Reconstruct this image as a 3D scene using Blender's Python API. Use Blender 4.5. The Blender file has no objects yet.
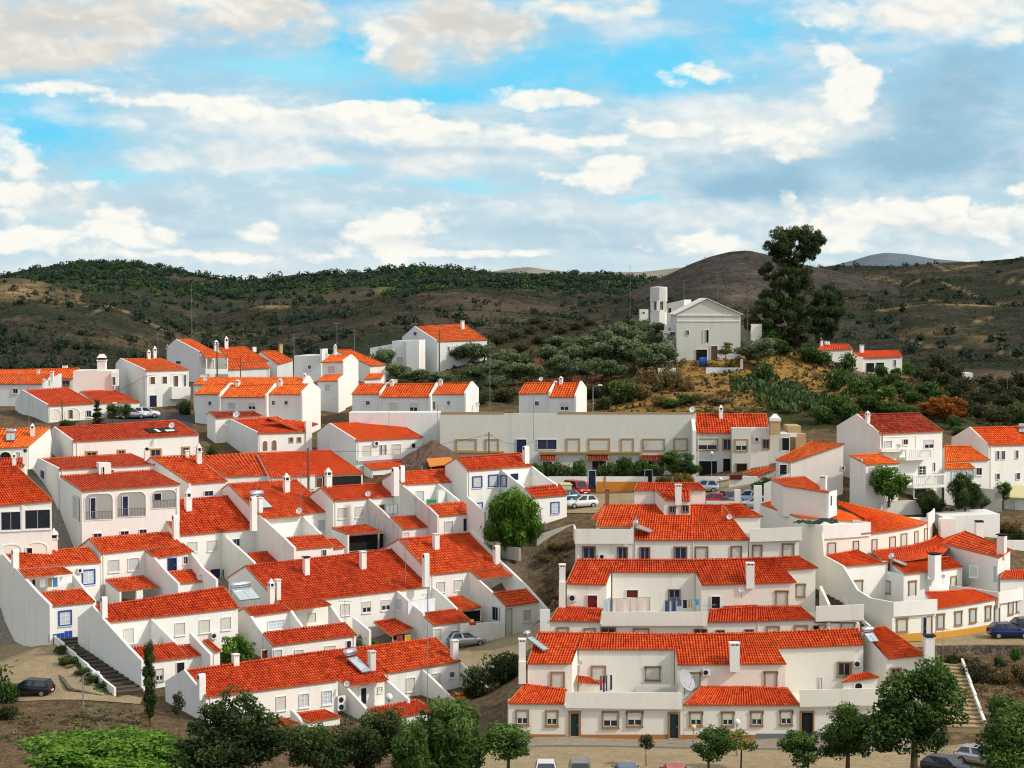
import bpy, math, random
import numpy as np
from mathutils import Vector
RAD = math.radians
random.seed(7)
scene = bpy.context.scene
COL = scene.collection

# ------------------------------------------------------------------ camera geometry
FP, TH, CZ = 1900.0, math.atan(84/1900), 36.0
CT, ST = math.cos(TH), math.sin(TH)
def ray(px, py):
    a, b = (px-512)/FP, (384-py)/FP
    return (a, CT+b*ST, -ST+b*CT)
def at(px, py, Y):
    d = ray(px, py); t = Y/d[1]
    return (d[0]*t, Y, CZ+d[2]*t)
def zat(y, py):
    k = (384-py)/FP
    return CZ + y*(k*CT-ST)/(CT+k*ST)

# ------------------------------------------------------------------ materials
def srgb(r, g, b):
    f = lambda c: (c/255/12.92 if c/255 <= .04045 else ((c/255+.055)/1.055)**2.4)
    return (f(r), f(g), f(b), 1)
MATS = {}
class NT:
    """small helper around a node tree"""
    def __init__(s, tree): s.t = tree; s.n = tree.nodes; s.l = tree.links
    def new(s, typ, **kw):
        n = s.n.new(typ)
        for k, v in kw.items(): setattr(n, k, v)
        return n
    def link(s, a, b): s.l.new(a, b)
    def put(s, sock, val):
        if hasattr(val, 'is_output') or isinstance(val, bpy.types.NodeSocket): s.l.new(val, sock)
        else: sock.default_value = val
    def math(s, op, a, b=0.0, c=None, clamp=False):
        n = s.n.new('ShaderNodeMath'); n.operation = op; n.use_clamp = clamp
        s.put(n.inputs[0], a); s.put(n.inputs[1], b)
        if c is not None: s.put(n.inputs[2], c)
        return n.outputs[0]
    def mix(s, f, a, b, blend='MIX'):
        n = s.n.new('ShaderNodeMix'); n.data_type = 'RGBA'; n.blend_type = blend; n.clamp_factor = True
        s.put(n.inputs[0], f); s.put(n.inputs[6], a); s.put(n.inputs[7], b)
        return n.outputs[2]
    def noise(s, vec, scale, detail=4, rough=.55, out=0):
        n = s.n.new('ShaderNodeTexNoise'); n.inputs['Scale'].default_value = scale
        n.inputs['Detail'].default_value = detail; n.inputs['Roughness'].default_value = rough
        if vec is not None: s.l.new(vec, n.inputs['Vector'])
        return n.outputs[out]
    def ramp(s, f, stops):
        n = s.n.new('ShaderNodeValToRGB'); cr = n.color_ramp
        while len(cr.elements) > 1: cr.elements.remove(cr.elements[-1])
        cr.elements[0].position, cr.elements[0].color = stops[0]
        for p, c in stops[1:]:
            e = cr.elements.new(p); e.color = c
        s.put(n.inputs[0], f)
        return n.outputs[0]
    def maprange(s, v, a, b, c=0., d=1., smooth=False):
        n = s.n.new('ShaderNodeMapRange')
        if smooth: n.interpolation_type = 'SMOOTHSTEP'
        s.put(n.inputs[0], v); s.put(n.inputs[1], a); s.put(n.inputs[2], b); s.put(n.inputs[3], c); s.put(n.inputs[4], d)
        return n.outputs[0]
def newmat(name):
    m = bpy.data.materials.new(name); m.use_nodes = True
    nt = NT(m.node_tree); b = m.node_tree.nodes['Principled BSDF']
    b.inputs['Roughness'].default_value = .8
    if 'Specular IOR Level' in b.inputs: b.inputs['Specular IOR Level'].default_value = .25
    MATS[name] = m
    return m, nt, b
def g3(c, k): return (c[0]*k, c[1]*k, c[2]*k, 1)
def plain(name, col, rough=.7, metal=0., var=.12, scale=6., spec=.25):
    m, nt, b = newmat(name)
    tc = nt.new('ShaderNodeTexCoord')
    n = nt.noise(tc.outputs['Object'], scale, 3)
    c = nt.mix(n, g3(col, 1-var), g3(col, 1+var))
    nt.link(c, b.inputs['Base Color'])
    b.inputs['Roughness'].default_value = rough; b.inputs['Metallic'].default_value = metal
    b.inputs['Specular IOR Level'].default_value = spec
    return m
def wallmat(name, col, dirt=(.30, .27, .22, 1), amt=.35):
    m, nt, b = newmat(name)
    tc = nt.new('ShaderNodeTexCoord'); ge = nt.new('ShaderNodeNewGeometry')
    big = nt.noise(tc.outputs['Object'], .35, 5, .6)
    fine = nt.noise(tc.outputs['Object'], 5., 4, .6)
    # vertical streaks: squeeze the vertical axis
    mp = nt.new('ShaderNodeMapping'); mp.inputs['Scale'].default_value = (.75, .75, .10)
    nt.link(tc.outputs['Object'], mp.inputs['Vector'])
    st = nt.noise(mp.outputs['Vector'], 1.6, 5, .65)
    f = nt.maprange(nt.math('ADD', nt.math('MULTIPLY', st, .6), nt.math('MULTIPLY', big, .4)), .48, .78, 0., amt, True)
    c = nt.mix(nt.maprange(fine, .3, .7), g3(col, .955), g3(col, 1.03))
    c = nt.mix(nt.maprange(big, .35, .65), g3(col, .93), c)
    c = nt.mix(f, c, dirt)
    nt.link(c, b.inputs['Base Color'])
    bp = nt.new('ShaderNodeBump'); bp.inputs['Strength'].default_value = .25; bp.inputs['Distance'].default_value = .03
    nt.link(nt.noise(tc.outputs['Object'], 9., 4), bp.inputs['Height']); nt.link(bp.outputs[0], b.inputs['Normal'])
    b.inputs['Roughness'].default_value = .9; b.inputs['Specular IOR Level'].default_value = .1
    return m
def tilemat(name, c0, c1, c2, stain=.35, rowdark=.40):
    """canal tiles: uv is in metres (along the eave, up the slope)"""
    m, nt, b = newmat(name)
    uv = nt.new('ShaderNodeUVMap'); uv.uv_map = 'UVMap'
    sp = nt.new('ShaderNodeSeparateXYZ'); nt.link(uv.outputs[0], sp.inputs[0])
    cs = nt.math('DIVIDE', sp.outputs[0], .23); ct = nt.math('DIVIDE', sp.outputs[1], .34)
    fs = nt.math('FLOOR', cs); ft = nt.math('FLOOR', ct)
    cb = nt.new('ShaderNodeCombineXYZ'); nt.link(fs, cb.inputs[0]); nt.link(ft, cb.inputs[1])
    oi = nt.new('ShaderNodeObjectInfo'); nt.link(nt.math('MULTIPLY', oi.outputs['Random'], 91.), cb.inputs[2])
    ton = nt.new('ShaderNodeAttribute'); ton.attribute_type = 'OBJECT'; ton.attribute_name = 'tone'
    wn = nt.new('ShaderNodeTexWhiteNoise'); wn.noise_dimensions = '3D'; nt.link(cb.outputs[0], wn.inputs['Vector'])
    c = nt.ramp(wn.outputs['Value'], [(0., c0), (.45, c1), (.85, c1), (1., c2)])
    tc = nt.new('ShaderNodeTexCoord')
    big = nt.noise(tc.outputs['Object'], .5, 6, .65)
    c = nt.mix(nt.maprange(big, .44, .74, 0., stain, True), c, g3(c0, .34))
    lt = nt.noise(tc.outputs['Object'], .23, 4, .6)
    c = nt.mix(nt.maprange(lt, .5, .75, 0., .35, True), c, c2)
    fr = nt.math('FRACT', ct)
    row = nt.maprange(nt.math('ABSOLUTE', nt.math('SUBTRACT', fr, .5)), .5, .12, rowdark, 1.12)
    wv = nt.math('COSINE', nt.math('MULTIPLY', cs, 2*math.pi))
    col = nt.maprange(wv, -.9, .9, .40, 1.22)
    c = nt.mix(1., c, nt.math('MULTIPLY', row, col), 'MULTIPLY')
    c = nt.mix(1., c, nt.ramp(ton.outputs['Fac'], [(0., (.74,.80,.9,1)), (.3, (1,1,1,1)), (.6, (.86,.80,.82,1)), (1., (1.06,1.2,1.15,1))]), 'MULTIPLY')
    nt.link(c, b.inputs['Base Color'])
    b.inputs['Roughness'].default_value = .85; b.inputs['Specular IOR Level'].default_value = .12
    return m
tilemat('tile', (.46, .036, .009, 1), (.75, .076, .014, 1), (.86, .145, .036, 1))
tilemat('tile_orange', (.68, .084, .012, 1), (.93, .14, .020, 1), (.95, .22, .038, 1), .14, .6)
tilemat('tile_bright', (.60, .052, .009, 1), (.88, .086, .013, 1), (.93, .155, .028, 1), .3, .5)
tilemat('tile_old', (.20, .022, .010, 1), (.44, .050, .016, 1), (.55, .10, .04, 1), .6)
wallmat('wall_white', (.85, .83, .755, 1), amt=.3)
wallmat('wall_white_lit', (.88, .86, .74, 1), amt=.12)  # lighter copy of the white wall; reflected light put into its colour
plain('arch_shade', (.34, .34, .31), .9)
wallmat('wall_cream', (.84, .80, .69, 1), amt=.3)
wallmat('wall_pink', (.82, .76, .67, 1), amt=.3)
wallmat('wall_grey', (.75, .765, .72, 1), amt=.3)
wallmat('wall_hall', (.64, .64, .56, 1), amt=.35)
wallmat('wall_stained', (.68, .66, .60, 1), (.13, .12, .10, 1), .85)
wallmat('concrete', (.36, .35, .31, 1), (.10, .10, .08, 1), .6)
plain('trim_white', (.80, .79, .74), .8, var=.05)
plain('shutter', (.60, .58, .50), .6, var=.07)
plain('shutter_grey', (.50, .52, .50), .6, var=.06)
plain('pane_dark', (.018, .024, .035), .12, var=.3, scale=1.5, spec=.5)
plain('pane_blue', (.008, .019, .055), .25, var=.3, spec=.5)
plain('pane_light', (.50, .56, .60), .15, var=.15, spec=.5)
plain('frame_tan', (.30, .18, .09), .7)
plain('frame_ochre', (.38, .24, .075), .7)
plain('frame_brown', (.23, .12, .07), .7)
plain('frame_blue', (.02, .07, .32), .6)
plain('frame_white', (.74, .74, .72), .6, var=.03)
plain('frame_grey', (.30, .30, .30), .6)
plain('door_green', (.012, .03, .032), .5)
plain('door_blue', (.007, .016, .055), .5)
plain('door_red', (.12, .012, .014), .5)
plain('door_brown', (.13, .06, .03), .6)
plain('dark_void', (.012, .011, .010), .9)  # shade of open interiors put into the colour of flat panels
plain('slot_dark', (.02, .018, .016), .9)
plain('ochre_paint', (.62, .30, .04), .8)
plain('orange_paint', (.62, .22, .03), .8)
plain('orange_tile', (.42, .17, .05), .6)
plain('blue_tile', (.02, .07, .36), .4)
plain('grey_tile', (.16, .17, .19), .6)
plain('steel', (.62, .64, .66), .28, .9)
plain('dull_metal', (.34, .35, .36), .5, .6)
plain('mast_grey', (.25, .26, .26), .6, .3)
plain('collector', (.42, .50, .50), .10, .2, spec=.9)
plain('dish', (.70, .70, .67), .5, var=.04)
plain('dish_grey', (.38, .39, .40), .5)
plain('brass', (.55, .42, .12), .4)
plain('rubber', (.015, .015, .016), .8)
plain('car_glass', (.012, .016, .02), .06, spec=.7)
plain('lamp_red', (.35, .01, .01), .3)
plain('lamp_clear', (.75, .75, .72), .15)
plain('globe', (.80, .79, .73), .3, var=.02)
plain('globe_yellow', (.72, .56, .18), .3, var=.03)
plain('wood_pole', (.12, .085, .055), .9)
plain('plastic_blue', (.03, .11, .40), .5)
plain('plastic_green', (.03, .30, .16), .5)
plain('stone_brown', (.13, .10, .07), .95)
plain('plastic_red', (.50, .03, .02), .5)
plain('cloth_white', (.80, .81, .82), .9)
plain('cloth_blue', (.05, .09, .20), .9)
plain('cloth_sky', (.10, .36, .62), .9)
plain('cloth_red', (.50, .05, .06), .9)
plain('cloth_black', (.02, .02, .03), .9)
plain('cloth_yellow', (.75, .55, .05), .9)
plain('cloth_tan', (.45, .32, .16), .9)
plain('screen_pink', (.72, .62, .53), .9)
plain('screen_blue', (.40, .50, .58), .8)
plain('render_tan', (.50, .34, .17), .9)
plain('tarp', (.012, .045, .042), .8)
plain('roof_yellow', (.62, .55, .27), .8)
plain('bark', (.085, .060, .040), .95, var=.3, scale=12)
plain('bark_pale', (.34, .30, .25), .95, var=.25, scale=8)
for nm, c, mt in [('car_silver', (.52, .54, .56), .6), ('car_white', (.74, .75, .75), 0), ('car_red', (.50, .012, .016), 0),
              ('car_navy', (.008, .022, .11), .3), ('car_black', (.012, .014, .018), .2), ('car_grey', (.17, .19, .20), .5),
              ('car_teal', (.03, .10, .17), .4), ('car_paleblue', (.40, .50, .58), .3), ('car_maroon', (.20, .012, .02), .2)]:
    plain(nm, c, .25, mt, var=.03, spec=.6)

# ------------------------------------------------------------------ object helpers
def mkobj(name, V, Fc, mats, parent=None, midx=None, uv=None, smooth=False):
    me = bpy.data.meshes.new(name)
    me.from_pydata([tuple(map(float, v)) for v in V], [], Fc)
    for m in (mats if isinstance(mats, (list, tuple)) else [mats]): me.materials.append(MATS[m])
    if midx is not None: me.polygons.foreach_set('material_index', midx)
    if smooth: me.polygons.foreach_set('use_smooth', [True]*len(me.polygons))
    if uv is not None:
        l = me.uv_layers.new(name='UVMap')
        idx = np.empty(len(me.loops), dtype=np.int32); me.loops.foreach_get('vertex_index', idx)
        l.data.foreach_set('uv', np.asarray(uv, dtype=np.float32)[idx].ravel())
    me.update()
    o = bpy.data.objects.new(name, me); COL.objects.link(o)
    if parent is not None: o.parent = parent
    return o
def tag(o, label, cat, group=None, kind=None):
    if label: o['label'] = label
    if cat: o['category'] = cat
    if group: o['group'] = group
    if kind: o['kind'] = kind
    return o
def thing(name, label, cat, loc, rz=0., group=None):
    o = bpy.data.objects.new(name, None); COL.objects.link(o); o.empty_display_size = .3
    o.location = loc; o.rotation_euler = (0, 0, rz)
    return tag(o, label, cat, group)
def copy_tree(root, loc, rz, label, group=None, scale=None):
    r = root.copy(); COL.objects.link(r); r.location = loc; r.rotation_euler = (0, 0, rz)
    if scale: r.scale = scale
    r['label'] = label
    if group: r['group'] = group
    for ch in list(root.children):
        c = ch.copy(); COL.objects.link(c); c.parent = r
        for g in list(ch.children):
            d = g.copy(); COL.objects.link(d); d.parent = c
    return r
class MB:
    """collects simple solids into one mesh"""
    def __init__(s): s.V = []; s.F = []; s.M = []
    def add(s, V, F, m=0):
        b = len(s.V); s.V += [tuple(v) for v in V]; s.F += [tuple(i+b for i in f) for f in F]; s.M += [m]*len(F); return s
    def box(s, x0, x1, y0, y1, z0, z1, m=0, tx=0., ty=0.):
        V = [(x0, y0, z0), (x1, y0, z0), (x1, y1, z0), (x0, y1, z0), (x0+tx, y0+ty, z1), (x1-tx, y0+ty, z1), (x1-tx, y1-ty, z1), (x0+tx, y1-ty, z1)]
        return s.add(V, [(3, 2, 1, 0), (4, 5, 6, 7), (0, 1, 5, 4), (1, 2, 6, 5), (2, 3, 7, 6), (3, 0, 4, 7)], m)
    def cyl(s, p, q, r0, r1=None, n=8, m=0, caps=True):
        r1 = r0 if r1 is None else r1
        p, q = Vector(p), Vector(q); d = (q-p).normalized()
        a = d.orthogonal().normalized(); b = d.cross(a)
        V = [p+(a*math.cos(2*math.pi*i/n)+b*math.sin(2*math.pi*i/n))*r0 for i in range(n)]
        V += [q+(a*math.cos(2*math.pi*i/n)+b*math.sin(2*math.pi*i/n))*r1 for i in range(n)]
        F = [(i, (i+1) % n, n+(i+1) % n, n+i) for i in range(n)]
        if caps: F += [tuple(range(n))[::-1], tuple(range(n, 2*n))]
        return s.add(V, F, m)
    def lathe(s, prof, n=12, m=0, c=(0, 0, 0)):
        V = []
        for r, z in prof:
            for i in range(n):
                V.append((c[0]+r*math.cos(2*math.pi*i/n), c[1]+r*math.sin(2*math.pi*i/n), c[2]+z))
        F = []
        for j in range(len(prof)-1):
            for i in range(n):
                F.append((j*n+i, j*n+(i+1) % n, (j+1)*n+(i+1) % n, (j+1)*n+i))
        return s.add(V, F, m)
    def obj(s, name, mats, parent=None, smooth=False):
        return mkobj(name, s.V, s.F, mats, parent, s.M, None, smooth)
# ------------------------------------------------------------------ terrain (one sheet)
CP = [  # (px, py, depth): places where the ground shows in the photograph
 (520,739,153.2),(600,740,153.2),(700,740,153.2),(800,739,153.2),(870,738,153.2),(520,727,158),(600,728,158),(700,728,158),(800,727,158),(870,726,158),(700,800,131),(500,800,131),(300,800,132),(900,790,138),(950,768,147),(620,765,142),
 (60,770,146),(110,750,148),(130,748,148),(20,755,146),(30,692,170),(90,692,168),(142,694,169.2),(185,682,172),(110,674,173),(48.5,643,182.3),(72,640,183.7),(10,640,191),(-60,640,191),(-60,690,171),(-60,760,148),(70,700,166),(140,715,161),
 (190,752,151),(300,748,153),(380,745,155),(480,742,158),(250,790,137),
 (225,668,178),(155,690,170),(255,663,180),(350,656,186),(445,648,192),(506,637,196.6),(470,658,189),(542,632,199.3),(540,660,184),(370,645,194),(500,690,172),
 (120,600,197.4),(200,583,205.5),(320,562,212.4),(340,547,211.7),(370,549,211),(445,546,208.9),(470,547,209),(536,527,213.3),(567,517,215.8),(490,521,217),(505,548,210),(480,560,206),
 (600,500,226),(640,490,232),(720,498,222),(780,503,218),(620,476,238),(690,478,236),(560,505,224),
 (540,560,206),(560,590,200),(555,610,192),(575,560,200),(540,590,204),
 (560,643,170),(700,643,170),(830,643,170),(600,605,186),(700,605,186),(780,605,186),
 (909,643,178.8),(993,631.5,183.9),(1020,622,187),(940,645,175),(1024,642,178),(900,648,174),(1100,620,192),(1100,650,176),
 (960,664,170),(980,690,164),(1010,705,162),(1060,700,163),(975,732,153),(1040,745,151),(930,680,166),(940,720,155),
 (820,560,205),(850,540,210),(950,506,222),(1000,497,226),(905,494,218),(900,487,222),(960,489,226),(1010,496,226),(1010,513,217),(970,540,206),(820,484,220),(1100,490,226),(870,500,215),
 (30,562,196),(80,552,207),(0,562,197),(-80,562,197),(240,575,207),(160,525,212),(100,472,234),(200,486,230),(200,500,218),(340,506,220),(270,502,223),(300,480,236),(330,478,238),(400,484,233),(370,486,232),(30,470,228),(-80,470,228),
 (60,425,258),(130,421,262),(145,419,263),(170,411,272),(110,408,280),(-60,425,258),(250,426,262),(190,427,260),(310,420,268),(340,412,272),(400,420,266),(550,418,266),(480,418,266),
 (500,478,238),(420,470,232),(440,462,236),
 (200,380,305),(250,378,305),(290,382,308),(360,382,305),(400,377,335),(460,367,340),(440,385,305),(480,375,318),(420,392,290),
 (500,392,290),(560,375,300),(520,347,350),(600,342,340),(640,388,283),(645,347,310),(600,328,365),(480,337,380),(560,326,395),(650,322,345),(540,395,285),(600,395,280),
 (705,369,297),(690,359,304),(740,362,299),(660,328,332),(770,347,310),(800,356,305),(720,396,277),(760,392,275),(820,402,267),(700,409,262),(850,422,256),(780,422,256),(795,346,318),(660,395,275),(620,408,270),
 (860,380,322),(900,379,324),(960,402,296),(1000,422,268),(940,422,260),(1030,402,290),(1100,402,295),(1000,372,370),(900,395,296),(1100,372,380),(1030,430,260),
 (60,382,308),(100,374,338),(-60,402,290),(20,381,328),(-80,380,360),(-200,400,300),(-200,470,230),(-200,640,190),(-200,760,150),(1200,400,300),(1200,490,226),(1200,640,180),(1200,745,150),
 (150,384,385),(300,382,385),(420,374,390),(0,388,385),(700,372,385),(850,382,385),(1000,380,410),(1200,380,400),(-200,386,385),(600,372,440),(200,376,450),(1000,374,450),(-200,376,450),(1200,374,450),
]
_cp = np.array([at(*c) for c in CP])
_xy, _z = _cp[:, :2]/50., _cp[:, 2]
def _phi(r2): return np.where(r2 > 1e-12, r2*np.log(np.maximum(r2, 1e-12))*.5, 0.)
_n = len(_cp)
_K = _phi(((_xy[:, None]-_xy[None])**2).sum(-1)) + np.eye(_n)*.004
_P = np.hstack([np.ones((_n, 1)), _xy])
_A = np.zeros((_n+3, _n+3)); _A[:_n, :_n] = _K; _A[:_n, _n:] = _P; _A[_n:, :_n] = _P.T
_w = np.linalg.solve(_A, np.concatenate([_z, np.zeros(3)]))
def _tps(x, y):
    q = np.stack([x, y], -1)/50.
    r2 = ((q[:, None]-_xy[None])**2).sum(-1)
    return _phi(r2) @ _w[:_n] + _w[_n] + q @ _w[_n+1:]
def ss(a, b, t):
    t = np.clip((t-a)/(b-a), 0, 1); return t*t*(3-2*t)
gx = np.concatenate([[-6000, -3500, -2000, -1200, -700, -400, -260], np.arange(-180, 181, 2.), [260, 400, 700, 1200, 2000, 3500, 6000]])
gy = np.concatenate([[-600, -200, -60, 20, 70, 100], np.arange(120, 451, 2.), [470, 500, 560, 640, 760, 1000, 1500, 2500, 4500, 8000]])
GX, GY = np.meshgrid(gx, gy)
_cx, _cy = np.clip(GX, -170, 170), np.clip(GY, 131, 450)
Z = _tps(_cx.ravel(), _cy.ravel()).reshape(GX.shape)
dist = np.hypot(GX-_cx, GY-_cy)
Z = Z*(1-ss(0, 700, dist)) + 14.*ss(0, 700, dist)
rn = np.random.RandomState(3)
def vnoise(x, y, s, seed):
    r = np.random.RandomState(seed); tab = r.rand(64, 64)
    X, Y = x/s, y/s; i, j = np.floor(X).astype(int), np.floor(Y).astype(int)
    f, g = X-i, Y-j; f = f*f*(3-2*f); g = g*g*(3-2*g)
    T = lambda a, b: tab[a % 64, b % 64]
    return (T(i, j)*(1-f)+T(i+1, j)*f)*(1-g)+(T(i, j+1)*(1-f)+T(i+1, j+1)*f)*g
rough = ss(250, 300, GY)*.9+.08
Z = Z + ((vnoise(GX, GY, 9, 1)-.5)*1.4+(vnoise(GX, GY, 4, 2)-.5)*.7)*rough*(dist < 400)
def tz(x, y):
    i = min(max(int(np.searchsorted(gx, x))-1, 0), len(gx)-2); j = min(max(int(np.searchsorted(gy, y))-1, 0), len(gy)-2)
    f = (x-gx[i])/(gx[i+1]-gx[i]); g = (y-gy[j])/(gy[j+1]-gy[j])
    return float((Z[j, i]*(1-f)+Z[j, i+1]*f)*(1-g)+(Z[j+1, i]*(1-f)+Z[j+1, i+1]*f)*g)
def G(px, py, y0=110., y1=900.):
    """where the line of sight first meets the ground"""
    d = ray(px, py); y = y0
    while y < y1:
        t = y/d[1]; x, z = d[0]*t, CZ+d[2]*t
        if z < tz(x, y): return (x, y, tz(x, y))
        y += .5
    return (d[0]*y1/d[1], y1, tz(d[0]*y1/d[1], y1))
def gnd(px, Y):
    """ground point in the direction of column px at depth Y"""
    x = (px-512)/FP*Y/ (CT)  # close enough near the horizon
    return (x, Y, tz(x, Y))

def grass_mask(x, y):
    """0 bare brown earth .. 1 green cover; second value: dry yellow grass"""
    pv = ss(0,1,(y-183)/6)*ss(0,1,(228-y)/6)*ss(-75,-66,x)*ss(4,-4,x); g = np.zeros_like(x); d = np.zeros_like(x); r = np.zeros_like(x)
    def blob(arr, px, py, Y, rx, ry, k):
        c = at(px, py, Y); arr += k*np.exp(-(((x-c[0])/rx)**2+((y-c[1])/ry)**2))
    for b in [(705,385,285,9,11,1.1),(690,400,268,12,8,.9),(760,388,280,5,9,.8),(800,378,290,12,14,1.1),(745,362,302,6,12,.9),(850,395,280,9,10,.5),(640,398,275,10,8,.3),(755,345,312,4,12,.7)]: blob(d, *b)
    for b in [(560,370,305,35,30,.8),(620,350,320,30,30,.8),(860,410,268,18,14,.9),(780,415,262,12,8,.8),(960,410,280,25,20,.8),(100,682,170,4,6,.9),(480,395,290,10,10,.5)]: blob(g, *b)
    for b in [(560,385,292,10,8,1.),(530,360,320,6,10,.8),(600,352,330,5,8,.7),(640,400,272,6,5,.6),(930,410,275,14,8,.6)]: blob(r, *b)
    return np.clip(g, 0, 1), np.clip(d, 0, 1), np.clip(r, 0, 1), np.clip(pv, 0, 1)
ny, nx = GX.shape
Vt = np.stack([GX.ravel(), GY.ravel(), Z.ravel()], -1)
Ft = [(j*nx+i, j*nx+i+1, (j+1)*nx+i+1, (j+1)*nx+i) for j in range(ny-1) for i in range(nx-1)]
m, nt, b = newmat('earth')
tc = nt.new('ShaderNodeTexCoord'); at_ = nt.new('ShaderNodeAttribute'); at_.attribute_name = 'cover'
sp = nt.new('ShaderNodeSeparateColor'); nt.link(at_.outputs['Color'], sp.inputs[0])
n1 = nt.noise(tc.outputs['Object'], .9, 8, .7); n2 = nt.noise(tc.outputs['Object'], .12, 5, .6); n3 = nt.noise(tc.outputs['Object'], 3.5, 5, .7)
soil = nt.ramp(nt.math('ADD', nt.math('MULTIPLY', n3, .5), nt.math('MULTIPLY', n1, .5)), [(.34, (.050, .032, .018, 1)), (.47, (.115, .078, .042, 1)), (.56, (.18, .125, .068, 1)), (.70, (.30, .22, .13, 1))])
green = nt.ramp(n3, [(.3, (.022, .028, .010, 1)), (.55, (.055, .060, .022, 1)), (.75, (.12, .10, .045, 1))])
dry = nt.ramp(nt.math('ADD', nt.math('MULTIPLY', n3, .55), nt.math('MULTIPLY', n1, .45)), [(.34, (.085, .048, .020, 1)), (.46, (.21, .115, .035, 1)), (.56, (.38, .22, .055, 1)), (.72, (.50, .33, .11, 1))])
red = nt.ramp(n3, [(.3, (.12, .035, .018, 1)), (.7, (.24, .08, .04, 1))])
jit = nt.math('MULTIPLY', nt.math('SUBTRACT', nt.noise(tc.outputs['Object'], .35, 6, .7), .5), 1.5)
far = nt.ramp(n3, [(.3, (.018,.016,.008,1)), (.5, (.040,.034,.018,1)), (.7, (.085,.068,.036,1))]); ge = nt.new('ShaderNodeSeparateXYZ'); nt.link(tc.outputs['Object'], ge.inputs[0])
soil = nt.mix(nt.maprange(ge.outputs[1], 330., 360., smooth=True), soil, far)
soil = nt.mix(nt.math('MULTIPLY', at_.outputs['Alpha'], .85), soil, nt.ramp(n3, [(.3, (.20,.17,.13,1)), (.7, (.36,.32,.26,1))]))
c = nt.mix(nt.maprange(nt.math('ADD', sp.outputs[0], jit), .3, .6, smooth=True), soil, green)
c = nt.mix(nt.maprange(nt.math('ADD', sp.outputs[2], jit), .35, .65, smooth=True), c, red)
c = nt.mix(nt.maprange(nt.math('ADD', sp.outputs[1], jit), .3, .6, smooth=True), c, dry)
nt.link(c, b.inputs['Base Color']); b.inputs['Roughness'].default_value = 1.; b.inputs['Specular IOR Level'].default_value = .05
bp = nt.new('ShaderNodeBump'); bp.inputs['Strength'].default_value = .9; bp.inputs['Distance'].default_value = .35
nt.link(n1, bp.inputs['Height']); nt.link(bp.outputs[0], b.inputs['Normal'])
ground = mkobj('ground', Vt, Ft, 'earth', smooth=True)
gm = grass_mask(Vt[:, 0], Vt[:, 1])
ca = ground.data.color_attributes.new('cover', 'FLOAT_COLOR', 'POINT')
ca.data.foreach_set('color', np.stack([gm[0], gm[1], gm[2], gm[3]], -1).astype(np.float32).ravel())
ground['kind'] = 'structure'

# paving laid on the ground: polygons given by ground points
def inside(x, y, poly):
    c = False; n = len(poly)
    for i in range(n):
        x0, y0 = poly[i]; x1, y1 = poly[(i+1) % n]
        if (y0 > y) != (y1 > y) and x < (x1-x0)*(y-y0)/(y1-y0)+x0: c = not c
    return c
def paving(name, poly, mat, lift=.06, step=1.):
    """sheet draped on the ground inside a polygon of (x, y)"""
    import bmesh
    bm = bmesh.new()
    f = bm.faces.new([bm.verts.new((x, y, 0)) for x, y in poly])
    xs = [p[0] for p in poly]; ys = [p[1] for p in poly]
    for ax, lo, hi, grid in ((0, min(xs), max(xs), gx), (1, min(ys), max(ys), gy)):
        for k in grid:
            if lo < k < hi:
                no = (1, 0, 0) if ax == 0 else (0, 1, 0); co = (k, 0, 0) if ax == 0 else (0, k, 0)
                bmesh.ops.bisect_plane(bm, geom=bm.verts[:]+bm.edges[:]+bm.faces[:], plane_co=co, plane_no=no)
    bmesh.ops.triangulate(bm, faces=bm.faces[:])
    for v in bm.verts: v.co.z = tz(v.co.x, v.co.y)+lift
    for fc in bm.faces:
        if fc.normal.z < 0: fc.normal_flip()
    me = bpy.data.meshes.new(name); bm.to_mesh(me); bm.free(); me.materials.append(MATS[mat])
    o = bpy.data.objects.new(name, me); COL.objects.link(o); o['kind'] = 'structure'
    return o
def cobble(name, c0, c1, sc=2.2):
    m, nt, b = newmat(name)
    tc = nt.new('ShaderNodeTexCoord')
    br = nt.new('ShaderNodeTexBrick'); br.inputs['Scale'].default_value = sc; br.inputs['Color1'].default_value = c0; br.inputs['Color2'].default_value = c1
    br.inputs['Mortar'].default_value = g3(c0, .45); br.inputs['Mortar Size'].default_value = .03; br.inputs['Row Height'].default_value = .5; br.inputs['Brick Width'].default_value = .9
    nt.link(tc.outputs['Object'], br.inputs['Vector'])
    n = nt.noise(tc.outputs['Object'], .35, 6, .65); n2 = nt.noise(tc.outputs['Object'], 5, 4, .7)
    c = nt.mix(nt.maprange(n, .4, .7, 0., .45), br.outputs['Color'], g3(c0, .6))
    c = nt.mix(1., c, nt.ramp(n2, [(.3, (.72, .72, .72, 1)), (.7, (1.1, 1.1, 1.1, 1))]), 'MULTIPLY')
    nt.link(c, b.inputs['Base Color']); b.inputs['Roughness'].default_value = .95; b.inputs['Specular IOR Level'].default_value = .1
cobble('cobbles', (.36, .27, .15, 1), (.46, .36, .21, 1))
cobble('cobbles_grey', (.34, .28, .20, 1), (.42, .36, .26, 1), 3.)
plain('kerb_stone', (.26, .24, .21), .9, scale=3)
plain('asphalt', (.06, .055, .055), .95)
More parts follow.
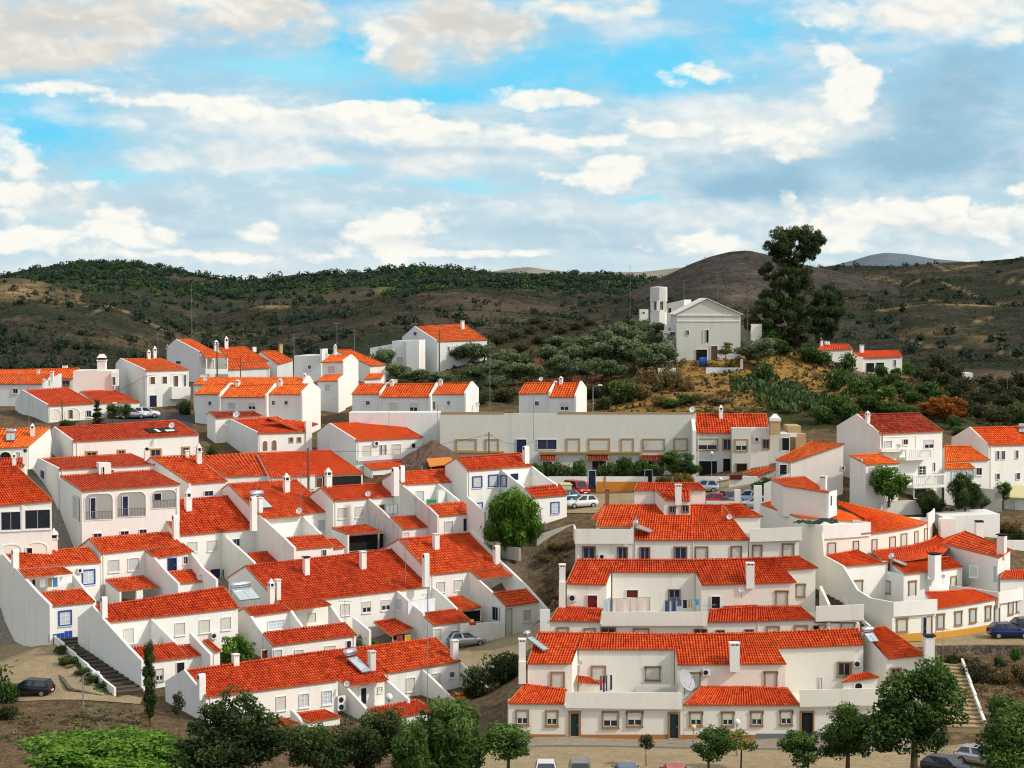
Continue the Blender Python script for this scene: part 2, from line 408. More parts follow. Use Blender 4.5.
# ------------------------------------------------------------------ building frames
class Fr:
    """straight frame: u runs along the facade, v away from the viewer"""
    def __init__(s, px, py, Y, a):
        s.O = at(px, py, Y); s.a = RAD(a); s.c, s.s = math.cos(s.a), math.sin(s.a); s.rz = s.a
    def xy(s, u, v): return (s.O[0]+u*s.c-v*s.s, s.O[1]+u*s.s+v*s.c)
    def V(s, px, py, v):
        d = ray(px, py); ev = (-s.s, s.c)
        t = (s.O[0]*ev[0]+s.O[1]*ev[1]+v)/(d[0]*ev[0]+d[1]*ev[1])
        return (d[0]*t-s.O[0])*s.c+(d[1]*t-s.O[1])*s.s, CZ+d[2]*t
    def U(s, px, py, u):
        d = ray(px, py)
        t = (s.O[0]*s.c+s.O[1]*s.s+u)/(d[0]*s.c+d[1]*s.s)
        return -(d[0]*t-s.O[0])*s.s+(d[1]*t-s.O[1])*s.c, CZ+d[2]*t
    def inv(s, x, y):
        x -= s.O[0]; y -= s.O[1]; return x*s.c+y*s.s, -x*s.s+y*s.c
    def loc(s, u, v, z, zb): return (u, v, z-zb)
    def seg(s, L): return 1
    def head(s, u): return s.a
class Po:
    """curved frame: same axes bent round a centre behind the facade"""
    def __init__(s, px, py, Y, a, Rr):
        s.O = at(px, py, Y); s.a = RAD(a); s.R = Rr; s.rz = 0.
        s.C = (s.O[0]-Rr*math.sin(s.a), s.O[1]+Rr*math.cos(s.a))
    def xy(s, u, v):
        p = s.a+u/s.R; r = s.R-v
        return (s.C[0]+r*math.sin(p), s.C[1]-r*math.cos(p))
    def V(s, px, py, v):
        d = ray(px, py); r = abs(s.R-v)
        A = d[0]**2+d[1]**2; B = d[0]*s.C[0]+d[1]*s.C[1]; D = B*B-A*(s.C[0]**2+s.C[1]**2-r*r)
        t = (B-math.sqrt(max(D, 0)))/A
        return s.inv(d[0]*t, d[1]*t)[0], CZ+d[2]*t
    def U(s, px, py, u):
        d = ray(px, py); p = s.a+u/s.R; g = (math.sin(p), -math.cos(p))
        det = d[0]*(-g[1])+g[0]*d[1]
        t = (s.C[0]*(-g[1])+g[0]*s.C[1])/det
        x, y = d[0]*t-s.C[0], d[1]*t-s.C[1]
        return s.R-(x*g[0]+y*g[1]), CZ+d[2]*t
    def inv(s, x, y):
        x -= s.C[0]; y -= s.C[1]
        return (math.atan2(x, -y)-s.a)*s.R, s.R-math.hypot(x, y)
    def loc(s, u, v, z, zb):
        x, y = s.xy(u, v); return (x-s.O[0], y-s.O[1], z-zb)
    def seg(s, L): return max(1, int(abs(L)/.8))
    def head(s, u): return s.a+u/s.R

lerp = lambda a, b, t: a+(b-a)*t
class House:
    def __init__(s, name, label, cat, F, group=None, wall='wall_white', tile='tile', drop=5., over=.22):
        s.F, s.wall, s.tile, s.over = F, wall, tile, over
        s.zb = tz(F.O[0], F.O[1])-1.; s.bottom = s.zb-drop
        s.root = thing(name, label, cat, (F.O[0], F.O[1], s.zb), F.rz, group)
    def L(s, u, v, z): return s.F.loc(u, v, z, s.zb)
    def zp(s, u, v, py): return zat(s.F.xy(u, v)[1], py)
    # ---- a tiled roof slope with the walls under it; corners are seen points of the eave and ridge
    def slope(s, EL, ER, RL, RR=None, v=None, u0=None, u1=None, run=None, skew=False, back=None, walls=True, wall=None, tile=None, bottom=None, lift=.0, overside=.0, name='roof', cap=True, vg='LR'):
        F = s.F
        if v is None and u0 is None: v = 0.
        if v is None:
            v, zL = F.U(*EL, u0); uL = u0
        else:
            uL, zL = F.V(*EL, v)
            if u0 is not None: uL = u0
        uR, zR = F.V(*ER, v)
        if u1 is not None: uR = u1; zR = s.zp(uR, v, ER[1])
        if run is None:
            vr, zrL = F.U(*RL, uL)
        else:
            vr = v+run; zrL = s.zp(uL, vr, RL[1])
        urL, urR = uL, uR
        if skew:
            urL, zrL = F.V(*RL, vr)
            if RR: urR, zrR = F.V(*RR, vr)
            else: zrR = zrL+zR-zL
        else:
            zrR = s.zp(urR, vr, RR[1]) if RR else zrL+zR-zL
        if back is None: back = min(vr-v, 4.)
        d = dict(v=v, vr=vr, uL=uL, uR=uR, zL=zL, zR=zR, urL=urL, urR=urR, zrL=zrL, zrR=zrR, back=back, vw=v+s.over)
        # roof mesh
        pt = max(.23, 2.6*F.xy(uL, v)[1]/FP/max(math.cos(F.head(uL)), .5)); ks = .23/pt
        W = max(abs(uR-uL), .5); Ls = math.hypot(vr-v, zrL-zL)
        n = max(int(W/pt*4), 4); V, Fc, UV, MI = [], [], [], []
        def sheet(pL, pR, qL, qR, rows, uvoff):
            b = len(V)
            for j in range(rows+1):
                t = j/rows
                for i in range(n+1):
                    f = i/n; uu = lerp(lerp(pL[0], pR[0], f), lerp(qL[0], qR[0], f), t); vv = lerp(pL[1], qL[1], t)
                    zz = lerp(lerp(pL[2], pR[2], f), lerp(qL[2], qR[2], f), t)
                    V.append(s.L(uu, vv, zz+.045*math.cos(2*math.pi*f*W/pt)+lift)); UV.append((f*W*ks, t*Ls*ks+uvoff))
            for j in range(rows):
                for i in range(n):
                    k = b+j*(n+1)+i; Fc.append((k, k+1, k+n+2, k+n+1)); MI.append(0)
            # eave lip
            e = len(V)
            for i in range(n+1):
                f = i/n; V.append(s.L(lerp(pL[0], pR[0], f), pL[1]+(.03 if pL[1] < qL[1] else -.03), lerp(pL[2], pR[2], f)-.11+lift)); UV.append((f*W, -.05))
            for i in range(n): Fc.append((e+i, e+i+1, b+i+1, b+i)); MI.append(1)
        sheet((uL, v, zL), (uR, v, zR), (urL, vr, zrL), (urR, vr, zrR), 3, 0)
        rise = .42*back
        if back > .3:
            sheet((urL, vr+back, zrL-rise), (urR, vr+back, zrR-rise), (urL, vr, zrL), (urR, vr, zrR), 1, 0)
        # verges: close the ends with a mortar strip
        for sd in [k for k in (0, 1) if 'LR'[k] in vg]:
            a0, a1, r0, r1 = ((uL, zL, urL, zrL), (uR, zR, urR, zrR))[sd][0], ((uL, zL, urL, zrL), (uR, zR, urR, zrR))[sd][1], ((uL, zL, urL, zrL), (uR, zR, urR, zrR))[sd][2], ((uL, zL, urL, zrL), (uR, zR, urR, zrR))[sd][3]
            o = -.03 if sd == 0 else .03; b = len(V)
            pts = [(a0, v, a1), (r0, vr, r1)]+([(r0, vr+back, r1-rise)] if back > .3 else [])
            for (uu, vv, zz) in pts:
                for du, dz in ((o, .05), (o, -.12), (-o*2.2, .05)):
                    V.append(s.L(uu+du, vv, zz+dz+lift)); UV.append((0, 0))
            for j in range(len(pts)-1):
                k = b+3*j; Fc.append((k, k+1, k+4, k+3)); MI.append(1); Fc.append((k, k+3, k+5, k+2)); MI.append(1)
        if cap:   # ridge tiles
            ns = F.seg(W); b = len(V)
            for i in range(ns+1):
                f = i/ns
                for dv, dz in ((-.14, .03), (0, .11), (.14, .03)):
                    V.append(s.L(lerp(urL, urR, f), vr+dv, lerp(zrL, zrR, f)+dz+lift)); UV.append((f*W*.7, .2))
            for i in range(ns):
                for q in (0, 1):
                    k = b+3*i+q; Fc.append((k, k+3, k+4, k+1)); MI.append(0)
        d['roof'] = mkobj(name, V, Fc, [tile or s.tile, 'roof_edge'], s.root, MI, UV); d['roof']['tone'] = abs(math.sin(F.O[0]*7.3+F.O[1]))
        # walls
        if walls:
            zb = s.bottom if bottom is None else bottom
            ins = overside; vw = v+s.over; tw = s.over/max(vr-v, .1)
            st = [(vw, lerp(uL, urL, tw)+ins, lerp(uR, urR, tw)-ins, lerp(zL, zrL, tw)-.09, lerp(zR, zrR, tw)-.09), (vr, urL+ins, urR-ins, zrL-.09, zrR-.09)]
            if back > .3:
                tb = (back-s.over)/back; st.append((vr+back-s.over, urL+ins, urR-ins, zrL-rise*tb-.09, zrR-rise*tb-.09))
            ns = F.seg(W); V2, F2 = [], []
            def strip(P):     # P: list of ((u,v,ztop)) -> vertical strip
                b = len(V2)
                for (uu, vv, zt) in P: V2.append(s.L(uu, vv, zb)); V2.append(s.L(uu, vv, zt))
                for i in range(len(P)-1): F2.append((b+2*i, b+2*i+2, b+2*i+3, b+2*i+1))
            strip([(lerp(st[0][1], st[0][2], i/ns), st[0][0], lerp(st[0][3], st[0][4], i/ns)) for i in range(ns+1)])
            strip([(q[1], q[0], q[3]) for q in st][::-1]); strip([(q[2], q[0], q[4]) for q in st])
            e = st[-1]; strip([(lerp(e[2], e[1], i/ns), e[0], lerp(e[4], e[3], i/ns)) for i in range(ns+1)])
            d['wall'] = mkobj('wall', V2, F2, wall or s.wall, s.root)
            if isinstance(F, Fr) and W > 5 and zL-zb > 3:
                B = MB(); uu = lerp(uL, uR, .97 if len(s.root.children) % 2 else .03); zt = min(zL, zR)-.12-s.zb; B.cyl((uu, vw-.07, zb-s.zb), (uu, vw-.07, zt), .045, n=6); B.cyl((uu, vw-.07, zt), (uu, v+.02, zt+.05), .045, n=6); B.obj('downpipe', ['dull_metal' if s.tile == 'tile_old' else 'trim_white'], s.root)
        return d
    def ribbon(s, name, u0, u1, v0, v1, z0, z1, mat, zt0=None, zt1=None):
        """box bent along the frame; z0/z1 are bottom and top (top may fall from z1 at u0 to zt1 at u1)"""
        ns = s.F.seg(u1-u0); V, Fc = [], []
        zt1 = z1 if zt1 is None else zt1; zt0 = z0 if zt0 is None else zt0
        for i in range(ns+1):
            f = i/ns; u = lerp(u0, u1, f); a, b = lerp(z0, zt0, f), lerp(z1, zt1, f)
            V += [s.L(u, v0, a), s.L(u, v0, b), s.L(u, v1, b), s.L(u, v1, a)]
        for i in range(ns):
            k = 4*i
            for q in range(4): Fc.append((k+q, k+4+q, k+4+(q+1) % 4, k+(q+1) % 4))
        Fc += [(0, 1, 2, 3), tuple(4*ns+q for q in (3, 2, 1, 0))]
        return mkobj(name, V, Fc, mat, s.root)
    def boxpx(s, name, x0, y0, x1, y1, v, depth, mat=None, down=None, y0r=None, y1r=None):
        """box whose front face is seen at x0..x1, y0..y1; down=True runs it into the ground"""
        u0, zt = s.F.V(x0, y0, v); u1, ztr = s.F.V(x1, y0 if y0r is None else y0r, v)
        zb = s.F.V(x0, y1, v)[1]; zbr = s.F.V(x1, y1 if y1r is None else y1r, v)[1]
        if down: zb = zbr = s.bottom
        return s.ribbon(name, u0, u1, v, v+depth, zb, zt, mat or s.wall, zbr, ztr)
    def prism(s, name, u, prof, th, mat=None):
        """slab lying in the plane u=const with outline prof [(v,z)...], th thick to both sides"""
        n = len(prof); V = [s.L(u-th, v, z) for v, z in prof]+[s.L(u+th, v, z) for v, z in prof]
        Fc = [tuple(range(n)), tuple(range(n, 2*n))[::-1]]+[(i, n+i, n+(i+1) % n, (i+1) % n) for i in range(n)]
        return mkobj(name, V, Fc, mat or s.wall, s.root)
    def party(s, u, top, th=.13, mat=None, up=.12, bottom=None):
        """garden wall between neighbours: top [(v,z)] from back to front"""
        zb = s.bottom if bottom is None else bottom
        prof = [(v, z+up) for v, z in top]+[(top[-1][0], zb), (top[0][0], zb)]
        return s.prism('party_wall', u, prof, th, mat)
    def party_px(s, vm, pts, th=.13, mat=None, up=.04, back=.4, u=None):
        """first point lies on the plane v=vm, the rest on the same side plane"""
        if u is None: u = s.F.V(*pts[0], vm)[0]
        top = [s.F.U(*p, u) for p in pts]
        top = [(top[0][0]+back, top[0][1])]+top
        return s.party(u, top, th, mat, up), u
    def side(s, m, a, right=False, mat=None):
        """slanted end wall following main roof eave and annex roof"""
        k = ('uR', 'zR', 'zrR') if right else ('uL', 'zL', 'zrL')
        u = m[k[0]]
        return s.party(u, [(m['v']+.5, m[k[1]]+.12), (a['vr'], a[k[2]]), (a['v'], a[k[1]])], .14, mat)
    def terrace(s, m, a, drop=.9):
        return s.ribbon('terrace', a['uL']+.1, a['uR']-.1, a['vr']+.004, m['vw']-.004, s.bottom, min(a['zrL'], a['zrR'])-drop, s.wall)
    # ---- openings
    def _patch(s, name, pts, mat, parent=None):
        return mkobj(name, *pts, mat, parent or s.root)
    def win(s, x0, y0, x1, y1, kind='shut', v=None, u=None, frame='tan', sill=True, hood=False, fw=.13):
        """opening seen at x0..x1, y0..y1 on the wall v=const (or on the end wall u=const)"""
        F = s.F
        if u is None:
            cx, cy = (x0+x1)/2, (y0+y1)/2
            a0 = F.V(x0, cy, v)[0]; a1 = F.V(x1, cy, v)[0]; zt = F.V(cx, y0, v)[1]; zb = F.V(cx, y1, v)[1]
            P = lambda a, q, z: s.L(a, v-q, z)
        else:
            cx, cy = (x0+x1)/2, (y0+y1)/2
            a0 = F.U(x0, cy, u)[0]; a1 = F.U(x1, cy, u)[0]; zt = F.U(cx, y0, u)[1]; zb = F.U(cx, y1, u)[1]
            if a0 > a1: a0, a1 = a1, a0
            sg = -1 if u < 1e-6 or True else 1
            P = lambda a, q, z: s.L(u-q, a, z)
        def solid(B, c0, c1, z0, z1, q0, q1, mi=0):
            V = [P(c0, q0, z0), P(c1, q0, z0), P(c1, q1, z0), P(c0, q1, z0), P(c0, q0, z1), P(c1, q0, z1), P(c1, q1, z1), P(c0, q1, z1)]
            B.add(V, [(3, 2, 1, 0), (4, 5, 6, 7), (0, 1, 5, 4), (1, 2, 6, 5), (2, 3, 7, 6), (3, 0, 4, 7)], mi)
        door = kind in ('door', 'bdoor', 'rdoor', 'brdoor', 'shutdoor', 'void')
        fm = {'tan': 'frame_tan', 'ochre': 'frame_ochre', 'brown': 'frame_brown', 'blue': 'frame_blue', 'white': 'frame_white', 'grey': 'frame_grey', None: 'frame_white'}[frame]
        B = MB(); w = fw if frame else .05
        solid(B, a0-w, a0, zb-(0 if door else w), zt+w, -.02, .10); solid(B, a1, a1+w, zb-(0 if door else w), zt+w, -.02, .10)
        solid(B, a0, a1, zt, zt+w, -.02, .10)
        if not door: solid(B, a0, a1, zb-w, zb, -.02, .10)
        if hood: solid(B, a0-w-.05, a1+w+.05, zt+w, zt+w+.07, -.02, .14); solid(B, a0-w-.05, a0-w+.05, zt-.15, zt+w, -.02, .1); solid(B, a1+w-.05, a1+w+.05, zt-.15, zt+w, -.02, .1)
        o = B.obj('door_frame' if door else 'window', [fm], s.root)
        lo = {'shut': 'shutter', 'gshut': 'shutter_grey', 'shutdoor': 'shutter', 'dark': 'pane_dark', 'half': 'pane_dark', 'blue': 'pane_blue', 'light': 'pane_light', 'door': 'door_green', 'bdoor': 'door_blue',
              'rdoor': 'door_red', 'brdoor': 'door_brown', 'void': 'dark_void', 'mull': 'pane_dark'}[kind]
        C = MB(); H = zt-zb
        solid(C, a0, a1, zb, zt, -.01, .006)
        if kind in ('shut', 'gshut', 'shutdoor'):
            nl = max(int(H/.16), 3)
            for k in range(nl): solid(C, a0+.03, a1-.03, zb+.05+k*(H-.05)/nl, zb+.05+(k+.72)*(H-.05)/nl, .006, .02)
            C.obj('shutter', [lo], o)
        elif door:
            solid(C, a0+.08, a1-.08, zb+H*.08, zb+H*.42, .006, .02); solid(C, a0+.08, a1-.08, zb+H*.5, zb+H*.92, .006, .02)
            d_ = C.obj('door', [lo], o)  # a void is a dark panel, the doorway's inner shade in its colour
            if kind in ('door', 'bdoor', 'rdoor'):
                K = MB(); solid(K, a1-.14, a1-.06, zb+H*.45, zb+H*.5, .02, .06); K.obj('handle', ['dull_metal'], o)
        else:
            C.obj('pane', [lo], o)
            Mu = MB(); cm = (a0+a1)/2
            solid(Mu, cm-.035, cm+.035, zb, zt, .006, .03)
            if kind in ('light', 'mull'):
                solid(Mu, a0, a1, zb+H*.34-.02, zb+H*.34+.02, .006, .028); solid(Mu, a0, a1, zb+H*.67-.02, zb+H*.67+.02, .006, .028)
            solid(Mu, a0, a0+.05, zb, zt, .006, .03); solid(Mu, a1-.05, a1, zb, zt, .006, .03); solid(Mu, a0+.05, a1-.05, zb, zb+.05, .006, .03)
            Mu.obj('mullion', ['frame_white' if kind in ('half', 'light', 'mull') and frame != 'blue' else ('frame_white' if kind == 'light' else 'frame_grey')], o)
            if kind == 'half':
                Sh = MB(); solid(Sh, a0+.01, a1-.01, zb+H*.45, zt, .03, .05); Sh.obj('shutter', ['shutter'], o)
        if sill and not door:
            Si = MB(); solid(Si, a0-w-.06, a1+w+.06, zb-w-.07, zb-w, -.02, .14); Si.obj('sill', ['trim_white' if frame in (None, 'white', 'blue') else fm], o)
        return o
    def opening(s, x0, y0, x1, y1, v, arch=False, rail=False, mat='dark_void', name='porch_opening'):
        """recess seen on the wall: a flat panel, dark where inner shade is put into its colour, with an arch-shaped outline"""
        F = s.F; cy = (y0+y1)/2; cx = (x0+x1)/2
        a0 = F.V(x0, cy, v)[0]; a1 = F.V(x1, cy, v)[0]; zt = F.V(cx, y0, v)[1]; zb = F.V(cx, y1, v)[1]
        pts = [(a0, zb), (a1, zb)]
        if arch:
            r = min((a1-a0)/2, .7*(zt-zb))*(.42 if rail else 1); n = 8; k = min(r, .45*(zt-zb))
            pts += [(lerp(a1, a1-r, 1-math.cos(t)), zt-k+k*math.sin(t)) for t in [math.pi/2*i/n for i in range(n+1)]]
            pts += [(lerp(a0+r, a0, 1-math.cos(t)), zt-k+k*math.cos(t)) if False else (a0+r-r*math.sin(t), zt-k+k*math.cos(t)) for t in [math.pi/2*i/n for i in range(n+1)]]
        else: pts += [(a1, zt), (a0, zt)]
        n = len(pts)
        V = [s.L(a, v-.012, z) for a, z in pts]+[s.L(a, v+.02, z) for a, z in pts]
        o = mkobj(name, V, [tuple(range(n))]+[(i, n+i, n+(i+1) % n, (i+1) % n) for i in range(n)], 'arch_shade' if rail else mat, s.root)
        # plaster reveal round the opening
        V, Fc = [], []
        c = ((a0+a1)/2, (zt+zb)/2)
        for (a, z) in pts:
            da, dz = (a-c[0]), (z-c[1]); l = math.hypot(da, dz); e = .1
            V += [s.L(a, v-.07, z), s.L(a+da/l*e, v-.07, z+dz/l*e), s.L(a+da/l*e, v, z+dz/l*e), s.L(a, v, z)]
        for i in range(n):
            k, q = 4*i, 4*((i+1) % n)
            for j in range(4): Fc.append((k+j, q+j, q+(j+1) % 4, k+(j+1) % 4))
        mkobj('arch_trim' if arch else 'trim', V, Fc, s.wall, o)
        if rail:
            B = MB()
            zr = zb+.9
            for (z0, z1) in ((zr-.03, zr+.02),):
                B.add([s.L(a0, v-.05, z0), s.L(a1, v-.05, z0), s.L(a1, v-.02, z0), s.L(a0, v-.02, z0), s.L(a0, v-.05, z1), s.L(a1, v-.05, z1), s.L(a1, v-.02, z1), s.L(a0, v-.02, z1)],
                      [(3, 2, 1, 0), (4, 5, 6, 7), (0, 1, 5, 4), (1, 2, 6, 5), (2, 3, 7, 6), (3, 0, 4, 7)])
            k = a0+.12
            while k < a1:
                B.add([s.L(k, v-.045, zb), s.L(k+.03, v-.045, zb), s.L(k+.03, v-.02, zb), s.L(k, v-.02, zb), s.L(k, v-.045, zr), s.L(k+.03, v-.045, zr), s.L(k+.03, v-.02, zr), s.L(k, v-.02, zr)],
                      [(3, 2, 1, 0), (4, 5, 6, 7), (0, 1, 5, 4), (1, 2, 6, 5), (2, 3, 7, 6), (3, 0, 4, 7)])
                k += .16
            B.obj('railing', ['mast_grey'], o)
        return o
    # ---- things on roofs
    def on(s, d, px, py):
        """point of the roof slope d seen at px,py -> (u,v,z)"""
        r = ray(px, py)
        def f(t):
            x, y, z = r[0]*t, r[1]*t, CZ+r[2]*t
            u, v = s.F.inv(x, y); tt = (v-d['v'])/max(d['vr']-d['v'], .01); tt = min(max(tt, -.3), 1.15)
            w = (u-d['uL'])/max(d['uR']-d['uL'], .01)
            zr = lerp(lerp(d['zL'], d['zR'], w), lerp(d['zrL'], d['zrR'], w), tt)
            return z-zr, u, v, zr
        Y = s.F.xy(d['uL'], d['v'])[1]
        t0, t1 = (Y-25)/r[1], (Y+40)/r[1]
        best = None; n = 260; prev = None
        for i in range(n+1):
            t = lerp(t0, t1, i/n); q = f(t)
            if prev is not None and prev[0] > 0 >= q[0]: return q[1:]
            if best is None or abs(q[0]) < abs(best[0]): best = q
            prev = q
        return best[1:]
    def chimney(s, d, x0, y0, x1, y1, style='plain', mat=None, deep=None):
        u, v, z = s.on(d, (x0+x1)/2, y1)
        sc = s.F.xy(u, v)[1]/FP; w = (x1-x0)*sc; h = (y1-y0)*sc; dp = deep or min(w, .55)
        dp = max(dp, .4); w = max(w*.82, .4); mat = mat or 'wall_white'
        hd = s.F.head(u); R_ = lambda x, y, zz: (x, y, zz)
        B = MB(); 
        if style == 'plain':      # square shaft, slots under a slab
            B.box(-w/2, w/2, -dp/2, dp/2, -.6, h-.22); B.box(-w/2+.03, w/2-.03, -dp/2+.03, dp/2-.03, h-.22, h-.08, 1)
            for k in (-1, 0, 1): B.box(k*w*.42-.05, k*w*.42+.05, -dp/2+.005, dp/2-.005, h-.22, h-.08, 0)
            B.box(-w/2-.05, w/2+.05, -dp/2-.05, dp/2+.05, h-.08, h)
        elif style == 'round':    # tall white flue with rounded head and dark mouth
            B.box(-w/2, w/2, -dp/2, dp/2, -.6, h-w*.35)
            n = 8; b = [(math.cos(math.pi*i/n)*dp/2, math.sin(math.pi*i/n)*w*.35) for i in range(n+1)]
            V = [(-w/2, q[0], h-w*.35+q[1]) for q in b]+[(w/2, q[0], h-w*.35+q[1]) for q in b]
            B.add(V, [tuple(range(n+1)), tuple(range(n+1, 2*n+2))[::-1]]+[(i, i+1, n+2+i, n+1+i) for i in range(n)])
            B.box(-w/2-.012, -w/2+.05, -dp*.25, dp*.25, h-w*.35-.25, h-w*.35+.08, 1)
        elif style == 'pot':      # shaft, open lantern and pyramid cap
            B.box(-w/2, w/2, -dp/2, dp/2, -.6, h*.55); B.box(-w/2-.06, w/2+.06, -dp/2-.06, dp/2+.06, h*.55, h*.6)
            B.box(-w*.3, w*.3, -dp*.3, dp*.3, h*.6, h*.76, 1)
            for a in (-1, 1):
                for c in (-1, 1): B.box(a*w*.38-.05, a*w*.38+.05, c*dp*.38-.05, c*dp*.38+.05, h*.6, h*.76)
            B.box(-w*.55, w*.55, -dp*.55, dp*.55, h*.76, h*.8); B.box(-w*.45, w*.45, -dp*.45, dp*.45, h*.8, h, 0, w*.36, dp*.36)
        elif style == 'cowl':     # shaft with a dark round cowl
            B.box(-w/2, w/2, -dp/2, dp/2, -.6, h*.75); B.cyl((0, 0, h*.75), (0, 0, h*.83), w*.2, n=8, m=1); B.lathe([(w*.42, h*.83), (w*.45, h*.9), (w*.25, h*.98), (0.01, h)], 10, 1)
        elif style == 'slab':     # wide shaft and a flat dark slab held above it
            B.box(-w/2, w/2, -dp/2, dp/2, -.6, h-.2); B.box(-w*.4, w*.4, -dp*.4, dp*.4, h-.2, h-.09, 1); B.box(-w/2-.1, w/2+.1, -dp/2-.1, dp/2+.1, h-.09, h, 1)
        c0, s0 = math.cos(hd-s.F.rz), math.sin(hd-s.F.rz); o = s.L(u, v, z)
        V = [(o[0]+x*c0-y*s0, o[1]+x*s0+y*c0, o[2]+zz) for x, y, zz in B.V]
        return mkobj('chimney', V, B.F, [mat, 'slot_dark'], d['roof'], B.M)
plain('roof_edge', (.46, .17, .075), .9)

# ------------------------------------------------------------------ loose fittings, each a thing of its own
def world(h, u, v, z):
    x, y = h.F.xy(u, v); return (x, y, z)
def solar(h, d, tx0, ty0, tx1, ty1, bx, by, label, pw=None, two=True):
    """tank seen at tx..ty, foot of the collector at bx,by on slope d"""
    u1, v1, z1 = h.on(d, bx, by); u0, v0, z0 = h.on(d, (tx0+tx1)/2, ty1+2)
    P = world(h, u1, v1, z1); Q = world(h, u0, v0, z0)
    sc = P[1]/FP; w = (tx1-tx0)*sc
    r = thing('solar_water_heater', label, 'solar heater', P, math.atan2(Q[1]-P[1], Q[0]-P[0])-math.pi/2, 'solar water heaters on the roofs')
    run = max(math.hypot(Q[0]-P[0], Q[1]-P[1]), 1.); rise = (z0-z1)+.25
    pw = pw or w*.8; B = MB(); ang = math.atan2(rise, run); n = (0, -math.sin(ang), math.cos(ang))
    def slab(B, x0, x1, t0, t1, h0, h1, m=0):
        V = []
        for hh in (h0, h1):
            for (x, t) in ((x0, t0), (x1, t0), (x1, t1), (x0, t1)): V.append((x, run*t+n[1]*hh, .12+rise*t+n[2]*hh))
        B.add(V, [(3, 2, 1, 0), (4, 5, 6, 7), (0, 1, 5, 4), (1, 2, 6, 5), (2, 3, 7, 6), (3, 0, 4, 7)], m)
    if two:
        slab(B, -pw/2, -.02, .02, .9, .05, .13); slab(B, .02, pw/2, .02, .9, .05, .13)
    else: slab(B, -pw/2, pw/2, .02, .9, .05, .13)
    B.obj('collector', ['collector'], r)
    B = MB()
    for (x0, x1) in ((-pw/2-.04, -pw/2), (pw/2, pw/2+.04)): slab(B, x0, x1, 0, .92, .03, .15)
    slab(B, -pw/2, pw/2, 0, .018, .03, .15)
    B.box(-pw/2, -pw/2+.06, run*.95-.05, run*.95+.05, -.1+rise*.5, rise+.1); B.box(pw/2-.06, pw/2, run*.95-.05, run*.95+.05, -.1+rise*.5, rise+.1)
    B.obj('frame', ['dull_metal'], r)
    B = MB(); rr = max((ty1-ty0)*sc*.45, .22); zc = rise+.2+rr
    B.lathe([(0.01, -w/2), (rr*.8, -w/2), (rr, -w/2+.08), (rr, w/2-.08), (rr*.8, w/2), (.01, w/2)], 14)
    B.V = [(z, run*.98+x, zc+y) for x, y, z in B.V]
    B.obj('tank', ['steel'], r, True)
    return r
def dish(P, Rr, label, face=-.3, elev=.5, mat='dish', mast=.8):
    r = thing('satellite_dish', label, 'satellite dish', (P[0], P[1], P[2]-mast), face, 'satellite dishes on the roofs and walls')
    B = MB(); n = 14; prof = [(Rr*k/4, Rr*.22*(k/4)**2) for k in range(5)]; prof[0] = (.005, 0)
    B.lathe(prof, n); B.lathe([(q[0], q[1]-.015) for q in prof[::-1]], n)
    c, s_ = math.cos(math.pi/2-elev), math.sin(math.pi/2-elev)
    B.V = [(x, y*c-z*s_, mast+y*s_+z*c) for x, y, z in B.V]
    B.obj('bowl', [mat], r, True)
    B = MB(); tip = (0, -s_*Rr*.85, mast+c*Rr*.85); B.cyl((0, -s_*.02-c*Rr*.8*1, mast-s_*Rr*.8), tip, .018, n=5); B.box(tip[0]-.05, tip[0]+.05, tip[1]-.05, tip[1]+.05, tip[2]-.06, tip[2]+.06); B.obj('feed_arm', ['dull_metal'], r)
    B = MB(); B.cyl((0, .05, 0), (0, .05, mast), .03, n=6); B.obj('mast', ['dull_metal'], r)
    return r
def dish_px(px, py, Y, rpx, label, **k):
    return dish(at(px, py, Y), rpx*Y/FP, label, **k)
def antenna(px, py0, py1, Y, label, bars=5, tilt=.3, w=.9, bar_at=.0):
    a, b = at(px, py1, Y), at(px, py0, Y); H = b[2]-a[2]
    r = thing('tv_antenna', label, 'antenna', a, tilt, 'television antennas above the roofs')
    B = MB(); B.cyl((0, 0, 0), (0, 0, H), .035, .025, 6); B.obj('mast', ['mast_grey'], r)
    B = MB(); zc = H*(.96-bar_at); B.cyl((-w*.75, 0, zc), (w*.75, 0, zc), .018, n=5)
    for k in range(bars):
        x = lerp(-w*.7, w*.7, k/(bars-1)); l = .42-.03*k; B.cyl((x, -l, zc), (x, l, zc), .012, n=4)
    if bars > 5: B.cyl((-.4, 0, zc-.5), (.4, 0, zc-.5), .018, n=5); [B.cyl((x*.2, -.3, zc-.5), (x*.2, .3, zc-.5), .012, n=4) for x in (-2, -1, 0, 1, 2)]
    B.obj('aerial', ['mast_grey'], r)
    return r
